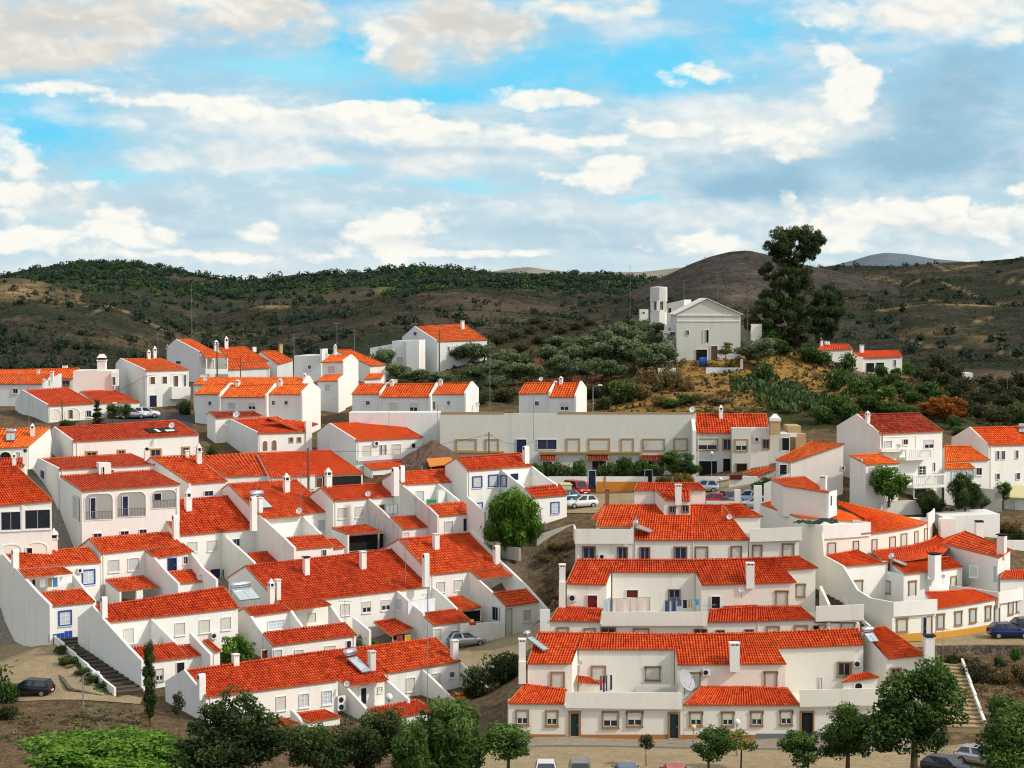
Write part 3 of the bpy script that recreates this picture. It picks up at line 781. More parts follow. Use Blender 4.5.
def aircon(h, x0, y0, x1, y1, v, label, fans=1):
    cx, cy = (x0+x1)/2, (y0+y1)/2
    u, z = h.F.V(cx, cy, v); P = world(h, u, v, z); sc = P[1]/FP
    w, hh = (x1-x0)*sc, (y1-y0)*sc
    r = thing('air_conditioner', label, 'air conditioner', P, h.F.head(u), 'air conditioners on the walls')
    B = MB(); B.box(-w/2, w/2, -.34, -.04, -hh/2, hh/2); B.obj('case', ['frame_white'], r)
    for k in range(fans):
        zc = 0 if fans == 1 else lerp(-hh/4, hh/4, k); rr = min(w, hh/fans)*.38
        B = MB(); B.lathe([(rr, 0), (rr, .02), (.01, .03)], 14); B.V = [(x-w*.1, -.34-z_, y+zc) for x, y, z_ in B.V]; B.obj('fan_grille', ['slot_dark'], r)
    B = MB(); B.box(-w*.35, -w*.28, -.3, .0, -hh/2-.06, -hh/2); B.box(w*.28, w*.35, -.3, 0., -hh/2-.06, -hh/2); B.obj('bracket', ['dull_metal'], r)
    return r
# ================================================================== houses, left hillside
ROW = 'white terraced houses with red tiled roofs'
# --- blue-tiled end house by the lane
F = Fr(15.6,568,190,35); h = House('terraced_house','white terraced house at the lane end with blue window frames and blue foot tiles','house',F,ROW)
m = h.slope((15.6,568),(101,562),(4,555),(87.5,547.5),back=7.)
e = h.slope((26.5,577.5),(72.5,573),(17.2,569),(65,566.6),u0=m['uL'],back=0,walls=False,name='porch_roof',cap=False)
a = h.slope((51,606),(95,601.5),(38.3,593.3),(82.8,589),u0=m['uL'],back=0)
h.side(m,a); h.terrace(m,a); h.party(m['uL']-.02,[(m['vr']+6.9,m['zrL']-2.8),(m['vr'],m['zrL']+.02),(m['v']+.4,m['zL']+.06)],.13)
h.party_px(m['vw'],[(74,575),(84,588),(95,601)])
h.win(83,570.5,94,583.5,'light',m['vw'],frame='blue'); h.win(59.5,611.5,70.5,624.5,'light',a['vw'],frame='blue')
h.win(32,579.5,35,590,'bdoor',m['vw'],frame=None)
for i,t in enumerate((634.4,634,633.4,632.8,631,630.6)): h.boxpx('tile_plinth',48.7+i*4,t+.2,52.3+i*4,643-i*.6,a['vw']-.03,.026,'blue_tile',y0r=t,y1r=642.6-i*.6)
h.chimney(m,11.5,549,19,567,'round'); aircon(h,76.5,568,82,572.5,m['vw']-.01,'air conditioner beside the blue framed upper window of the lane end house')
HB=h; HBm=m; HBa=a
# --- its neighbour up the row
F = Fr(101.5,553.5,196,35); h = House('terraced_house','white terraced house with a red carport roof and two grey shuttered upper windows','house',F,ROW)
m = h.slope((101.5,553.5),(182,544.5),(89,538.6),(169.7,532))
e = h.slope((155,558),(194,552),(143,550),(183,543.5),run=2.6,v=-2.2,back=0,name='porch_roof')
c = h.slope((119.5,591),(158.6,587),(101.5,579.7),(140.6,576),v=-4.2,run=3.6,back=0,walls=False,name='carport_roof')
h.prism('carport_wall',c['uL']+.1,[(c['v'],c['zL']-.1),(c['vr'],c['zrL']-.1),(c['vr'],h.bottom),(c['v'],h.bottom)],.1)
h.boxpx('pillar',136.5,590,143,603,c['v']+.1,.4,down=True)
a = h.slope((178,583.4),(217.8,579.7),(164.7,571.9),(203,568.7),v=-5.0,run=2.6,back=0)
h.party_px(e['v'],[(155,558),(166,571),(179,584)])
h.party_px(e['v'],[(192,553),(203,568),(217,580)])
for w in ((108.8,560,119,571.6),(128.3,558.3,138.6,570)): h.win(*w,'gshut',m['vw'],frame='white',fw=.06)
h.win(168,558.5,176,571,'bdoor',e['vw'],frame='blue',fw=.06); h.win(183.5,556.5,187.5,563.5,'blue',e['vw'],frame='white',fw=.06)
h.chimney(a,197,578-4,203,579,'plain')
H2=h; H2m=m
# --- big roofed house in the middle of the row
F = Fr(178,535.5,204,35); h = House('terraced_house','white terraced house with a broad red roof, flue at its left eave and pot chimney','house',F,ROW)
m = h.slope((178,535.5),(260,528),(151.7,502),(227.5,495.6))
a = h.slope((254,563.5),(294,559.5),(245,554),(283,550),v=-5.5,run=2.4,back=0)
h.party_px(m['vw'],[(222,533),(234,544),(246,554.5),(255,563)])
for w in ((188,542,197,551.6),(207.6,540.6,216.6,550.8)): h.win(*w,'shut',m['vw'],frame='white',fw=.05)
h.win(233,539,239.5,546,'blue',m['vw'],frame='white',fw=.05)
h.win(210,569,220,584,'bdoor',m['vw']-.6,frame=None); h.win(222,569,231,584,'bdoor',m['vw']-.6,frame=None)
h.chimney(m,172,515,179.5,543,'round',deep=.5); h.chimney(m,184.5,489,192,511,'pot')
H3=h; H3m=m
# --- next house to the right
F = Fr(262,517,208,35); h = House('terraced_house','white terraced house with a solar heater above twin flues and a pale shuttered window','house',F,ROW)
m = h.slope((262,517.5),(332,511),(228,484),(299.7,479.8))
e = h.slope((264,518.8),(304,515.2),(259,513),(300,509.6),u0=m['uL'],back=0,walls=False,name='porch_roof',cap=False)
a = h.slope((295,549),(334,546),(284,538),(321.4,535),u0=m['uL'],back=0)
h.side(m,a); h.terrace(m,a)
h.party_px(m['vw'],[(303,516),(315,528),(328,541)])
b_ = h.slope((334,548.5),(345,547),(328,539.5),(337,538.6),v=a['v']+.2,run=2.0,back=0,name='shed_roof')
h.win(318,520,326,530.5,'gshut',m['vw'],frame='white',fw=.05); h.win(322,550,326,556,'blue',a['vw'],frame=None)
h.chimney(m,283,473,290,491.5,'pot'); h.chimney(m,250,497,257,526,'round'); h.chimney(m,257.5,498,262.5,513,'plain')
solar(h,m,249.5,491.5,263.5,498.5,267.5,510,'solar heater with a shiny tank beside twin flues on the broad middle roof')
H4=h; H4m=m
# --- stained wall house
F = Fr(334,500.8,211,35); h = House('terraced_house','white terraced house with a black stained garden wall and a deep dark carport','house',F,ROW)
m = h.slope((334,500.8),(402,495.6),(320.6,487.5),(388,482.8))
c = h.slope((347.5,534.2),(381.5,531),(333,528),(364,525),v=-4.4,run=3.4,back=0,walls=False,name='carport_roof')
h.prism('carport_wall',c['uL']+.1,[(c['v'],c['zL']-.1),(c['vr'],c['zrL']-.1),(c['vr'],h.bottom),(c['v'],h.bottom)],.1)
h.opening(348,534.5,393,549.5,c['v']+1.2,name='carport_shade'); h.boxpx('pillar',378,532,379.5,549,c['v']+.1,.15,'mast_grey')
p,u = h.party_px(m['vw'],[(368.4,498.6),(383,511),(399,528)],mat='wall_stained')
a = h.slope((403.4,529),(437,525.8),(391,517),(425,515.6),u0=u,back=0)
h.terrace(m,a)
for w in ((338.6,508,346.6,518.4),(355.5,506.6,363,517)): h.win(*w,'shut',m['vw'],frame='white',fw=.05)
h.win(379,504.5,384.5,511,'brdoor',m['vw'],frame='white',fw=.05)
h.win(402,532.5,409,537,'shut',a['vw'],frame='white',fw=.04)
h.chimney(m,324.5,468,332,486.5,'pot')
dish_px(368.3,494,F.xy(u,m['v'])[1],3.0,'white satellite dish on the garden wall of the stained wall house')
H5=h; H5m=m
# --- twin flue house
F = Fr(403,484.5,214,35); h = House('terraced_house','white terraced house with two tall flues at its left end and a green terrace tub','house',F,ROW)
m = h.slope((403,484.5),(467.5,481),(392,473),(455,468.4))
p,u = h.party_px(m['vw'],[(403,485.5),(415,495.5),(426.6,505),(438,516)],mat='wall_stained',u=m['uL'])
a = h.slope((437.5,516),(473.4,513),(426.6,505),(459.5,502),u0=u,back=0); h.terrace(m,a)
h.party_px(m['vw'],[(438,483.3),(448,491.5),(459,500.5)])
b_ = h.slope((474,514),(482.5,512.5),(463,504.5),(470,503.6),v=a['v'],run=2.4,back=0,name='shed_roof')
h.party_px(b_['v'],[(468,497),(476,504),(485,512.6)],back=.1)
h.win(416.5,491,423.5,501.5,'gshut',m['vw'],frame='white',fw=.06); h.win(454.6,488.6,461.6,498,'gshut',m['vw'],frame='white',fw=.06)
h.win(445,521.5,452.6,532,'gshut',a['vw'],frame='white',fw=.06); h.win(463,518.5,466.6,531,'bdoor',a['vw'],frame=None)
h.chimney(m,391.5,467,399,490.5,'round'); h.chimney(m,399,465.5,404.5,481,'round')
H6=h; H6m=m; H6a=a
# --- blue framed house above the pepper tree
F = Fr(468,470.5,215,35); h = House('terraced_house','white terraced house with blue framed upper windows above the weeping green tree','house',F,ROW)
m = h.slope((468,470.5),(532,465.8),(456,458),(521,453))
p,u = h.party_px(m['vw'],[(501.5,469.5),(513,479),(525,487.8)])
a = h.slope((533,497.5),(568,494.5),(525,487.8),(556,484.3),u0=u,back=0); h.terrace(m,a)
h.party_px(m['vw'],[(532,466.5),(544,476),(557,485)])
for w in ((473,477,481.3,487),(489,475.4,497.3,486)): h.win(*w,'gshut',m['vw'],frame='blue',fw=.11)
h.win(511,474,517.5,480,'bdoor',m['vw'],frame='blue',fw=.05)
h.win(478,503,482,508,'light',m['vw'],frame='blue',fw=.08)
h.win(551,502.5,558.6,513,'light',a['vw'],frame='blue',fw=.08)
h.win(501.6,476,506.4,486,'light',u=u-.13,frame='blue',fw=.1)
h.chimney(m,522.5,446.5,529.2,463,'round')
H7=h; H7m=m; H7a=a
# --- second row, big house at its right end
F = Fr(431,574.5,199,35); h = House('terraced_house','white terraced house ending the second left row, with stepped end parapet and three flues','house',F,ROW)
m = h.slope((431,574.5),(503,566.8),(398.6,539),(469,533))
p,u = h.party_px(m['vw'],[(469,571.5),(481,582),(493.4,593)])
e = h.slope((480,578.3),(515,575),(469.6,571.2),(504,567.8),u0=u,back=0,walls=False,name='porch_roof',cap=False)
a = h.slope((506,606),(542,601),(493.4,593),(528,589),u0=u,back=0); h.terrace(m,a)
c = h.slope((461,610.5),(481,607),(448,598.5),(465,596),v=-4.0,run=3.6,back=0,walls=False,name='carport_roof')
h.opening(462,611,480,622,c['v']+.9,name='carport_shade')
h.party(m['uR']+.1,[(m['vr'],m['zrR']+.25),(m['v'],m['zR']+.2),(a['vr'],a['zrR']+.2),(a['v']-1.6,a['zR']-.9)],.14)
q = h.party_px(m['vw']+1.,[(521,578),(540,593),(557,607),(557,611)])[0]
h.boxpx('yard_wall',461,624,505,640,a['v']-.3,.25,down=True,y0r=622)
h.boxpx('yard_wall',541,610,556,631,a['v']-.3,.25,down=True)
for w in ((437,582,444.6,592),(454.6,580,462.4,590)): h.win(*w,'shut',m['vw'],frame='white',fw=.05)
h.win(523,610,530.5,620.6,'gshut',a['vw'],frame='white',fw=.05); h.win(505.6,609,511.5,635,'shutdoor',a['vw'],frame='grey',fw=.05)
h.win(492.5,607,498.5,620.5,'dark',u=u-.13,frame='white',fw=.06)
h.win(484,583.5,492,592,'shutdoor',m['vw'],frame='white',fw=.05)
h.chimney(m,432.5,534,439.3,549,'plain'); h.chimney(m,422.3,553,429.2,581,'round'); h.chimney(m,493,545,500,563,'round')
H8=h; H8m=m; H8a=a
# --- second row, long roof
F = Fr(280,604,189,35); h = House('terraced_house','white terraced house with the longest red roof, two open terraces and white towels drying','house',F,ROW)
m = h.slope((280,604),(432,586),(245,566),(397,549))
e = h.slope((291,610.5),(331.5,605),(282,604),(324,599),u0=m['uL'],back=0,walls=False,name='porch_roof',cap=False)
e2 = h.slope((251.6,616),(291,610.5),(240,608),(281,604),v=e['v'],run=1.8,back=2.,name='porch_roof')
p,u = h.party_px(e2['v'],[(251.6,616.5),(257,625),(263,633)])
a = h.slope((273.4,645.5),(357,635),(262.5,633),(341,623),u0=u,back=0)
h.ribbon('terrace',a['uL']+.1,a['uR']-.1,a['vr']+.004,m['vw'],h.bottom,a['zrL']-.9,h.wall)
h.party_px(e['v'],[(291.5,611),(296,618),(302,626)]); h.party_px(e['v'],[(331.3,606),(336,613),(342,622)])
p,u2 = h.party_px(m['vw'],[(397,590.6),(410,602),(424,613.6)])
a2 = h.slope((434,625),(471,620.6),(421,613.6),(457,609),u0=u2,back=0)
h.ribbon('terrace',a2['uL']+.1,a2['uR']-.1,a2['vr']+.004,m['vw'],h.bottom,a2['zrL']-.9,h.wall)
h.party_px(m['vw'],[(432,586.3),(445,597),(457,609)])
c = h.slope((391,636),(412.6,628),(366,622),(392,619),v=-4.,run=3.4,back=0,walls=False,name='carport_roof')
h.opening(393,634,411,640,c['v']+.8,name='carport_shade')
h.party_px(c['v'],[(354,618),(362,624),(370,631)],back=.1)
h.win(341,604,349.4,615,'shut',m['vw'],frame='white',fw=.05)
for w in ((362.4,601.6,370.6,612.4),(381.5,600,390,610)): h.win(*w,'half',m['vw'],frame='white',fw=.05)
h.win(450.6,631,459,640,'dark',a2['vw'],frame='white',fw=.08); h.win(433.5,629,441,640,'shutdoor',a2['vw'],frame='white',fw=.08)
h.win(261.5,650,267,658,'rdoor',a['vw']+.6,frame=None); h.win(274,650,281.5,658,'gshut',a['vw'],frame='white',fw=.05)
h.win(346.5,641,350.6,650,'bdoor',a['vw'],frame=None); h.win(325,646,335,650,'shut',a['vw'],frame='white',fw=.05)
h.win(295,650,303,656,'shut',a['vw'],frame='white',fw=.05)
h.win(308,613,315.5,622,'shutdoor',m['vw'],frame='white',fw=.05); h.win(268,620.5,284,629,'light',e2['vw'],frame='white',fw=.05)
h.win(396.5,599,401.5,610,'light',u=u2-.13,frame='white',fw=.05)
h.chimney(m,303,556.5,309.5,574,'slab'); h.chimney(m,268,579,274.5,599,'pot'); h.chimney(m,275.3,579,280.5,598.6,'plain'); h.chimney(m,359.5,551,366.3,568,'plain')
solar(h,m,229,583,251.5,590,250,602,'double panel solar heater with a long silver tank on the second row roof',pw=2.3)
H9=h; H9m=m; H9u2=u2; H9a2=a2
# --- second row, left end house
F = Fr(106.7,622.5,176,35); h = House('terraced_house','white terraced house with a long blank grey end wall beside the dark steps','house',F,ROW)
m = h.slope((106.7,622.5),(239,607.5),(93.4,607),(228,587))
p,u = None,m['uL']
a = h.slope((142.7,662),(188,657),(129.5,648.2),(176,643),u0=u,back=0); h.side(m,a); h.terrace(m,a)
h.party(u-.02,[(m['vr']+3.6,m['zrL']-1.6),(m['vr'],m['zrL']+.02),(m['v']+.4,m['zL']+.06)],.1)
h.party_px(m['vw'],[(151.5,618.5),(163,630),(176.5,643.5)])
b_ = h.slope((188,657.5),(204.5,653.6),(178,646),(192,644.6),v=a['v']+.2,run=2.4,back=0,name='shed_roof')
h.party_px(a['v']+2.5,[(191.5,633.5),(201,644),(211.5,655)],back=.2)
b2 = h.slope((215,652),(221,650.5),(202,641),(212,639.5),v=a['v']+.6,run=2.6,back=0,name='shed_roof')
h.win(124.6,628.5,133.4,643,'shutdoor',m['vw'],frame='white',fw=.06)
for w in ((175.4,623,184.6,635),(199.6,620,209.4,632.6),(221.6,617.5,230.4,629.6)): h.win(*w,'shut',m['vw'],frame='white',fw=.05)
h.win(155.6,669.5,162.6,680.5,'half',a['vw'],frame='grey',fw=.08); h.win(176.6,662.5,184,675,'void',a['vw'],frame=None)
h.chimney(m,100.5,597.5,107.3,618,'round')
aircon(h,210,632,216,638.8,m['vw']-.01,'air conditioner under a shuttered window above the round citrus tree')
H10=h; H10m=m; H10a=a
# --- bottom row
F = Fr(207,697,160,35)
h = House('terraced_house','white terraced house behind the dark bottom left trees, with a flue at its left eave','house',F,ROW)
m = h.slope((207,697),(339,680),(185,671),(330,652.4),vg='L')
h.party(m['uL']-.02,[(m['vr']+3.8,m['zrL']-1.6),(m['vr'],m['zrL']+.02),(m['v']+.4,m['zL']+.06)],.1)
b1 = h.slope((283,728),(299,723),(276,721),(289,718.5),v=-3.6,run=2.6,back=0,name='annex_roof')
b2 = h.slope((308,722),(341,716.5),(298,714),(330,710),v=-3.4,run=2.8,back=0,name='annex_roof')
h.party_px(m['vw']-1.,[(292,710),(298,716),(304,724)],back=.1)
h.win(276.6,696.6,285.4,710,'shut',m['vw'],frame='white',fw=.06)
for w in ((299.6,694,308.5,707),(322.6,691,331.4,704)): h.win(*w,'light',m['vw'],frame='white',fw=.07)
h.chimney(m,197,674.5,205.6,694,'round'); h.chimney(m,232,655,239,665.5,'plain')
aircon(h,335.6,695.5,344.6,710,m['vw']-.01,'pair of stacked air conditioner fans on the bottom row beside the sloping garden wall',2)
H11m=m
g = House('terraced_house','white terraced house in the bottom row with an open white double door on its terrace','house',Fr(339.4,680.4,169,35),ROW)
m = g.slope((339.4,680.4),(387,673.2),(330.2,652.2),(367,647.2),run=H11m['vr']-H11m['v'],vg='')
e = g.slope((346,686),(389,680.4),(339.4,680),(383,673.6),u0=m['uL'],back=0,walls=False,name='porch_roof',cap=False)
p,u = g.party_px(m['vw'],[(340.6,681.5),(353,694),(367,709.4)])
a = g.slope((384,720),(435,710),(367,709.2),(419,700),u0=u,back=0); g.terrace(m,a)
p,u2 = g.party_px(e['v'],[(388,681),(398,690),(409,699.5)])
g.win(360.6,688,366,704,'void',m['vw'],frame='white',fw=.25); g.win(378,687,382,692,'light',m['vw'],frame='white',fw=.05)
g.win(401,726,410,734,'dark',a['vw'],frame='white',fw=.06); g.chimney(m,368,650.5,375.6,669,'plain','wall_stained')
dish_px(347,684,167,3.2,'white satellite dish at the head of a garden wall in the bottom row')
solar(g,m,342,651.5,357.5,660,367,675,'solar heater with one long panel beside a stained flue on the bottom row',two=False)
k = House('terraced_house','white terraced house right end of the bottom left row, with blue foot tiles','house',Fr(387,673.3,174,35),ROW)
m = k.slope((387,673.3),(460.6,661),(367,647.2),(439,638),run=H11m['vr']-H11m['v'],vg='R')
p,u = k.party_px(m['vw'],[(422.5,669.5),(436,682),(450,696),(464,709)])
a = k.slope((463.5,709.3),(503.8,703.4),(450,696),(490,690),u0=u,back=0); k.terrace(m,a)
k.party_px(m['vw'],[(460.8,662.5),(475,675.5),(490,690)],mat='wall_pink')
k.win(406.6,678,414.6,691,'shut',m['vw'],frame='white',fw=.06); k.win(432.6,673.6,440,686,'shutdoor',m['vw'],frame='white',fw=.05); k.win(449.6,672,454,677.4,'dark',m['vw'],frame=None)
k.win(482.6,713,490.6,727,'gshut',a['vw'],frame='white',fw=.06); k.win(448,711,456,717,'void',u=u-.13,frame=None)
k.boxpx('tile_plinth',484,733,503,742,a['vw']-.03,.026,'blue_tile',y0r=730,y1r=739)
k.chimney(m,450.5,640,458.2,658.5,'plain')
# --- house with arched porch
F = Fr(59.4,469.4,214,24); h = House('house','white house with arched veranda openings and two tiers of red roof','house',F,None)
m = h.slope((59.4,469.4),(156,464),(39,459),(137.5,453.7))
e = h.slope((82,491),(180,484),(60,476),(156,470.2),u0=m['uL'],back=0)
h.party(m['uL']-.02,[(m['vr']+4.5,m['zrL']-2.0),(m['vr'],m['zrL']+.02),(m['v']+.4,m['zL']+.06)],.1)
for x0,y0,x1,y1 in ((85,494,112.5,519.5),(117,492.3,145.5,516.5),(152,490.4,176,508)):
    h.opening(x0,y0,x1,y1,e['vw'],arch=True,rail=True,mat='wall_pink')
    w=(x1-x0); h.win(x0+w*.2,y0+4,x0+w*.38,y1-1,'bdoor',e['vw']-.015,frame=None) if x1<150 else h.win(x0+2,y0+3,x0+9,y1-8,'void',e['vw']-.015,frame=None)
h.win(31.6,470,35.4,478,'blue',u=m['uL']-.12,frame='white',fw=.05); h.win(41,470.5,45,478.8,'blue',u=m['uL']-.12,frame='white',fw=.05)
h.win(73.5,497,78.5,519,'gshut',u=m['uL']-.12,frame='white',fw=.05)
for w in ((93.5,533.5,101.5,538),(120.5,531.2,128.5,535.4),(139.5,529.5,146.5,533.6)): h.win(*w,'blue',e['vw'],frame=None)
h.boxpx('dormer',99,463,111,482,m['v']-1.0,1.5); h.boxpx('terrace_parapet',99,480,147.5,483.5,m['v']-1.6,.25,y0r=476,y1r=480)
h.win(109.6,470,113.6,476,'blue',m['vw'],frame=None); h.win(102.5,467,104.2,478,'bdoor',m['v']-1.02,frame=None)
h.chimney(m,143.8,447.5,150.3,460.5,'cowl')
# --- house at left margin
F = Fr(0,505,193,18); h = House('house','white house at the left edge with a wide glazed veranda under a red roof','house',F,None)
m = h.slope((-30,508),(53,500.6),(-45,468),(17,466.5),run=5.5,skew=True)
h.boxpx('veranda_post',21.5,505,24.5,531,m['vw']-.12,.1)
h.win(1,512,20.5,530,'dark',m['vw'],frame='white',fw=.1); h.win(25,510,50,528.6,'dark',m['vw'],frame='white',fw=.1)
h.opening(1,545,21,556,m['vw'],arch=True,mat='wall_cream'); h.opening(26,543,47,556,m['vw'],arch=True,mat='wall_cream')
h.win(27,548,32,553,'void',m['vw']-.02,frame=None)
F2 = Fr(54,552,199,18)
k = House('garden_chimney','white ornate chimney with a domed cap standing behind the lane end house','chimney',Fr(54,552,196,18))
B = MB(); B.box(-.35,.35,-.35,.35,-2,1.15); B.box(-.45,.45,-.45,.45,1.15,1.25); B.box(-.3,.3,-.3,.3,1.25,1.6,1); [B.box(x-.06,x+.06,y-.06,y+.06,1.25,1.6) for x in (-.33,.33) for y in (-.33,.33)]; B.box(-.45,.45,-.45,.45,1.6,1.7); B.lathe([(.42,1.7),(.36,1.9),(.15,2.05),(.1,2.2),(.01,2.3)],10)
k.root.location=at(54,550,196); B.obj('shaft',['wall_white','slot_dark'],k.root)
# --- roofs behind
F = Fr(190,483.6,214,28); h = House('house','white house with plain red roof and one dark window, right of the arched veranda house','house',F,None)
m = h.slope((190,483.6),(227.5,481),(150.5,457),(196,455.5),skew=True,run=7.)
h.win(204.5,491,213,496,'blue',m['vw'],frame='white',fw=.04)
h.party_px(m['v']+7.,[(155,465),(172,474),(190,484)],u=m['uL'])
h.chimney(m,196,444,202,463.5,'pot','wall_pink'); h.chimney(m,185,450.6,189,457.5,'plain')
F = Fr(225,476.8,226,20); h = House('house','long white house with a red roof rising behind the twin flue roofs','house',F,None)
m = h.slope((225,476.8),(268,474.6),(196,456.8),(259,452.8),skew=True,run=7.,vg='L')
F = Fr(270,477,226,24); h = House('house','white house with a bright red roof over a dark veranda beside a wooden pole','house',F,None,tile='tile_bright')
m = h.slope((270,477.3),(363.6,473.4),(258,453),(330,450.3),skew=True,run=7.5,vg='R')
h.opening(315,476.5,328,487,m['vw']); h.opening(332,476,361,487,m['vw'],mat='slot_dark'); h.win(316,478,322,487,'brdoor',m['vw']-.03,frame='white',fw=.05); h.boxpx('pillar',310,475,315,489,m['v']+.05,.4)
# --- two-storey grey sided house in the centre
F = Fr(357,440.6,238,30); h = House('house','white two-storey house with speckled orange roof, tall shuttered doors and small oval window','house',F,None,tile='tile_bright')
m = h.slope((357,440.6),(423,437),(330,424),(393,421))
h.party(m['uL']-.02,[(m['vr']+3.8,m['zrL']-1.5),(m['vr'],m['zrL']+.02),(m['v']+.4,m['zL']+.06)],.1,'wall_grey')
a = h.slope((371.6,469.2),(421.4,464.6),(365,464),(421.4,460),v=-2.4,run=2.2,back=0)
h.win(363.5,445.6,371,460.5,'shutdoor',m['vw'],frame='white',fw=.06); h.win(392.6,444.4,400.4,459.5,'shutdoor',m['vw'],frame='white',fw=.06)
h.win(380,445,382,455,'dark',m['vw'],frame='white',fw=.04,sill=False); h.win(384.2,444.8,386.2,454.8,'dark',m['vw'],frame='white',fw=.04,sill=False); h.win(411.6,443.4,415,447.6,'void',m['vw'],frame='white',fw=.05)
h.boxpx('balcony_rail',358,457,420,461.5,m['vw']-.5,.06,'wall_grey',y0r=453,y1r=457.5)
h.win(372,475,383,482,'brdoor',a['vw'],frame='white',fw=.06)
h.chimney(m,363,414.5,368,421.5,'pot'); h.chimney(m,380,411,386,419,'pot')
aircon(h,373,441,379,445.5,m['vw']-.01,'air conditioner high on the front of the two-storey house with the oval window')
h.chimney(a,421,454,427.5,471,'round')
# --- arched brown windows house
F = Fr(258.6,433.2,244,30); h = House('house','white house with two arched brown windows and a grey dish on its end wall','house',F,None,tile='tile_bright')
m = h.slope((258.6,433.2),(306.5,431.8),(231,420),(268,417))
e = h.slope((300,431),(318,424),(268,417.5),(310,422),v=m['v']+.3,run=4.,skew=True,back=1.,walls=False,cap=False)
h.party(m['uL']-.02,[(m['vr']+2.,m['zrL']-.5),(m['vr'],m['zrL']+.02),(m['v']+.4,m['zL']+.06)],.1,'wall_grey')
for w in ((262.6,441,267.2,451),(271.8,440.2,276.4,450.6)):
    h.opening(*w,m['vw'],arch=True,mat='frame_brown',name='arched_window')
for w in ((289.6,438,292.4,442),(297.6,437.8,300.4,441.8)): h.win(*w,'dark',m['vw'],frame='ochre',fw=.1,sill=False)
b_ = h.slope((216,418),(262,415.5),(221,412),(263,411.8),v=m['vr']+1.,run=2.5,back=1.,tile='tile_old')
h.boxpx('chimney_stack',306,421,312,455,m['v']+.02,.5)
# --- long low house with skylight
F = Fr(73.6,441.3,232,28); h = House('house','long white house with a recessed roof light and a small dish near its right verge','house',F,None)
m = h.slope((73.6,441.3),(199,434.3),(54.6,427.7),(172.6,420.3))
h.party(m['uL']-.02,[(m['vr']+4.,m['zrL']-1.6),(m['vr'],m['zrL']+.02),(m['v']+.4,m['zL']+.06)],.1,'wall_grey')
for w in ((87,452.5,96,458),(118.6,451,124,457),(151,450,160,456),(183,448,188.4,454)): h.win(*w,'dark',m['vw'],frame='ochre',fw=.2)
u,v,z = h.on(m,159,431); u0=h.on(m,144,430)[0]; u1=h.on(m,174,430)[0]
B=MB(); s_=(m['zrL']-m['zL'])/(m['vr']-m['v'])
def rp(uu,vv,dz): return h.L(uu,vv,lerp(lerp(m['zL'],m['zR'],(uu-m['uL'])/(m['uR']-m['uL'])),lerp(m['zrL'],m['zrR'],(uu-m['uL'])/(m['uR']-m['uL'])),(vv-m['v'])/(m['vr']-m['v']))+dz)
V=[rp(u0,v-1.3,.12),rp(u1,v-1.3,.12),rp(u1,v+1.3,.12),rp(u0,v+1.3,.12),rp(u0,v-1.3,-.1),rp(u1,v-1.3,-.1),rp(u1,v+1.3,-.1),rp(u0,v+1.3,-.1)]
o=mkobj('roof_light',V,[(0,1,2,3),(0,4,5,1),(1,5,6,2),(2,6,7,3),(3,7,4,0)],['dark_void'],m['roof'])
V=[rp(u0+(u1-u0)*.3,v-1.2,.14),rp(u0+(u1-u0)*.42,v-1.2,.14),rp(u0+(u1-u0)*.42,v+.6,.14),rp(u0+(u1-u0)*.3,v+.6,.14),rp(u0+(u1-u0)*.62,v-1.2,.14),rp(u1-.2,v-1.2,.14),rp(u1-.2,v-.2,.14),rp(u0+(u1-u0)*.62,v-.2,.14)]
mkobj('parapet',V,[(0,1,2,3),(4,5,6,7)],['wall_white'],o)
dish_px(172,425.5,236,3.2,'white satellite dish by the right verge of the long skylight house')
# --- small roof at left margin with solar panel
F = Fr(0,448,228,10); h = House('house','low orange roofed house at the left edge with a small solar heater','house',F,None,tile='tile_orange')
m = h.slope((-20,449),(28,446.6),(-16,430),(50,427.4),skew=True,run=5.)
h.opening(0,452,11,462,m['vw'],arch=True); h.chimney(m,30,423.5,35,435,'pot'); h.win(16,452.5,20,457,'gshut',m['vw'],frame='white',fw=.05)
solar(h,m,6.,431,16,435,10.5,442.4,'small solar heater on the orange roof at the left edge')
F = Fr(0,470,214,10); h = House('shed','low red roofed shed between pointed white chimneys at the left edge','shed',F,None)
m = h.slope((-20,472),(24,466),(-20,459),(23,457.6),run=4.,back=1.)
h.chimney(m,12,452,16.5,465,'pot'); h.chimney(m,22.5,449,28,463.5,'cowl')
# --- arched house further back
F = Fr(48.5,405.6,260,28); h = House('house','white house with two tall arches behind the small dark conifer','house',F,None,tile='tile_bright')
m = h.slope((48.5,405.6),(95,403),(22.6,390.6),(71,387.6))
h.party(m['uL']-.02,[(m['vr']+4.,m['zrL']-1.8),(m['vr'],m['zrL']+.02),(m['v']+.4,m['zL']+.06)],.1,'wall_grey')
e = h.slope((95,403),(140,402),(80.7,391.5),(113.5,390),v=.6,run=m['vr']-.6,skew=True,back=3.)
for w in ((49.5,409.5,60.5,421.5),(65,408.4,79.6,420)): h.opening(*w,m['vw'],arch=True,mat='wall_pink')
h.win(69,410,72.6,418.5,'brdoor',m['vw']-.02,frame=None); h.win(86.4,410.6,91,417,'dark',m['vw'],frame='white',fw=.06)
h.win(13,412,19.5,421,'brdoor',u=m['uL']-.12,frame=None)
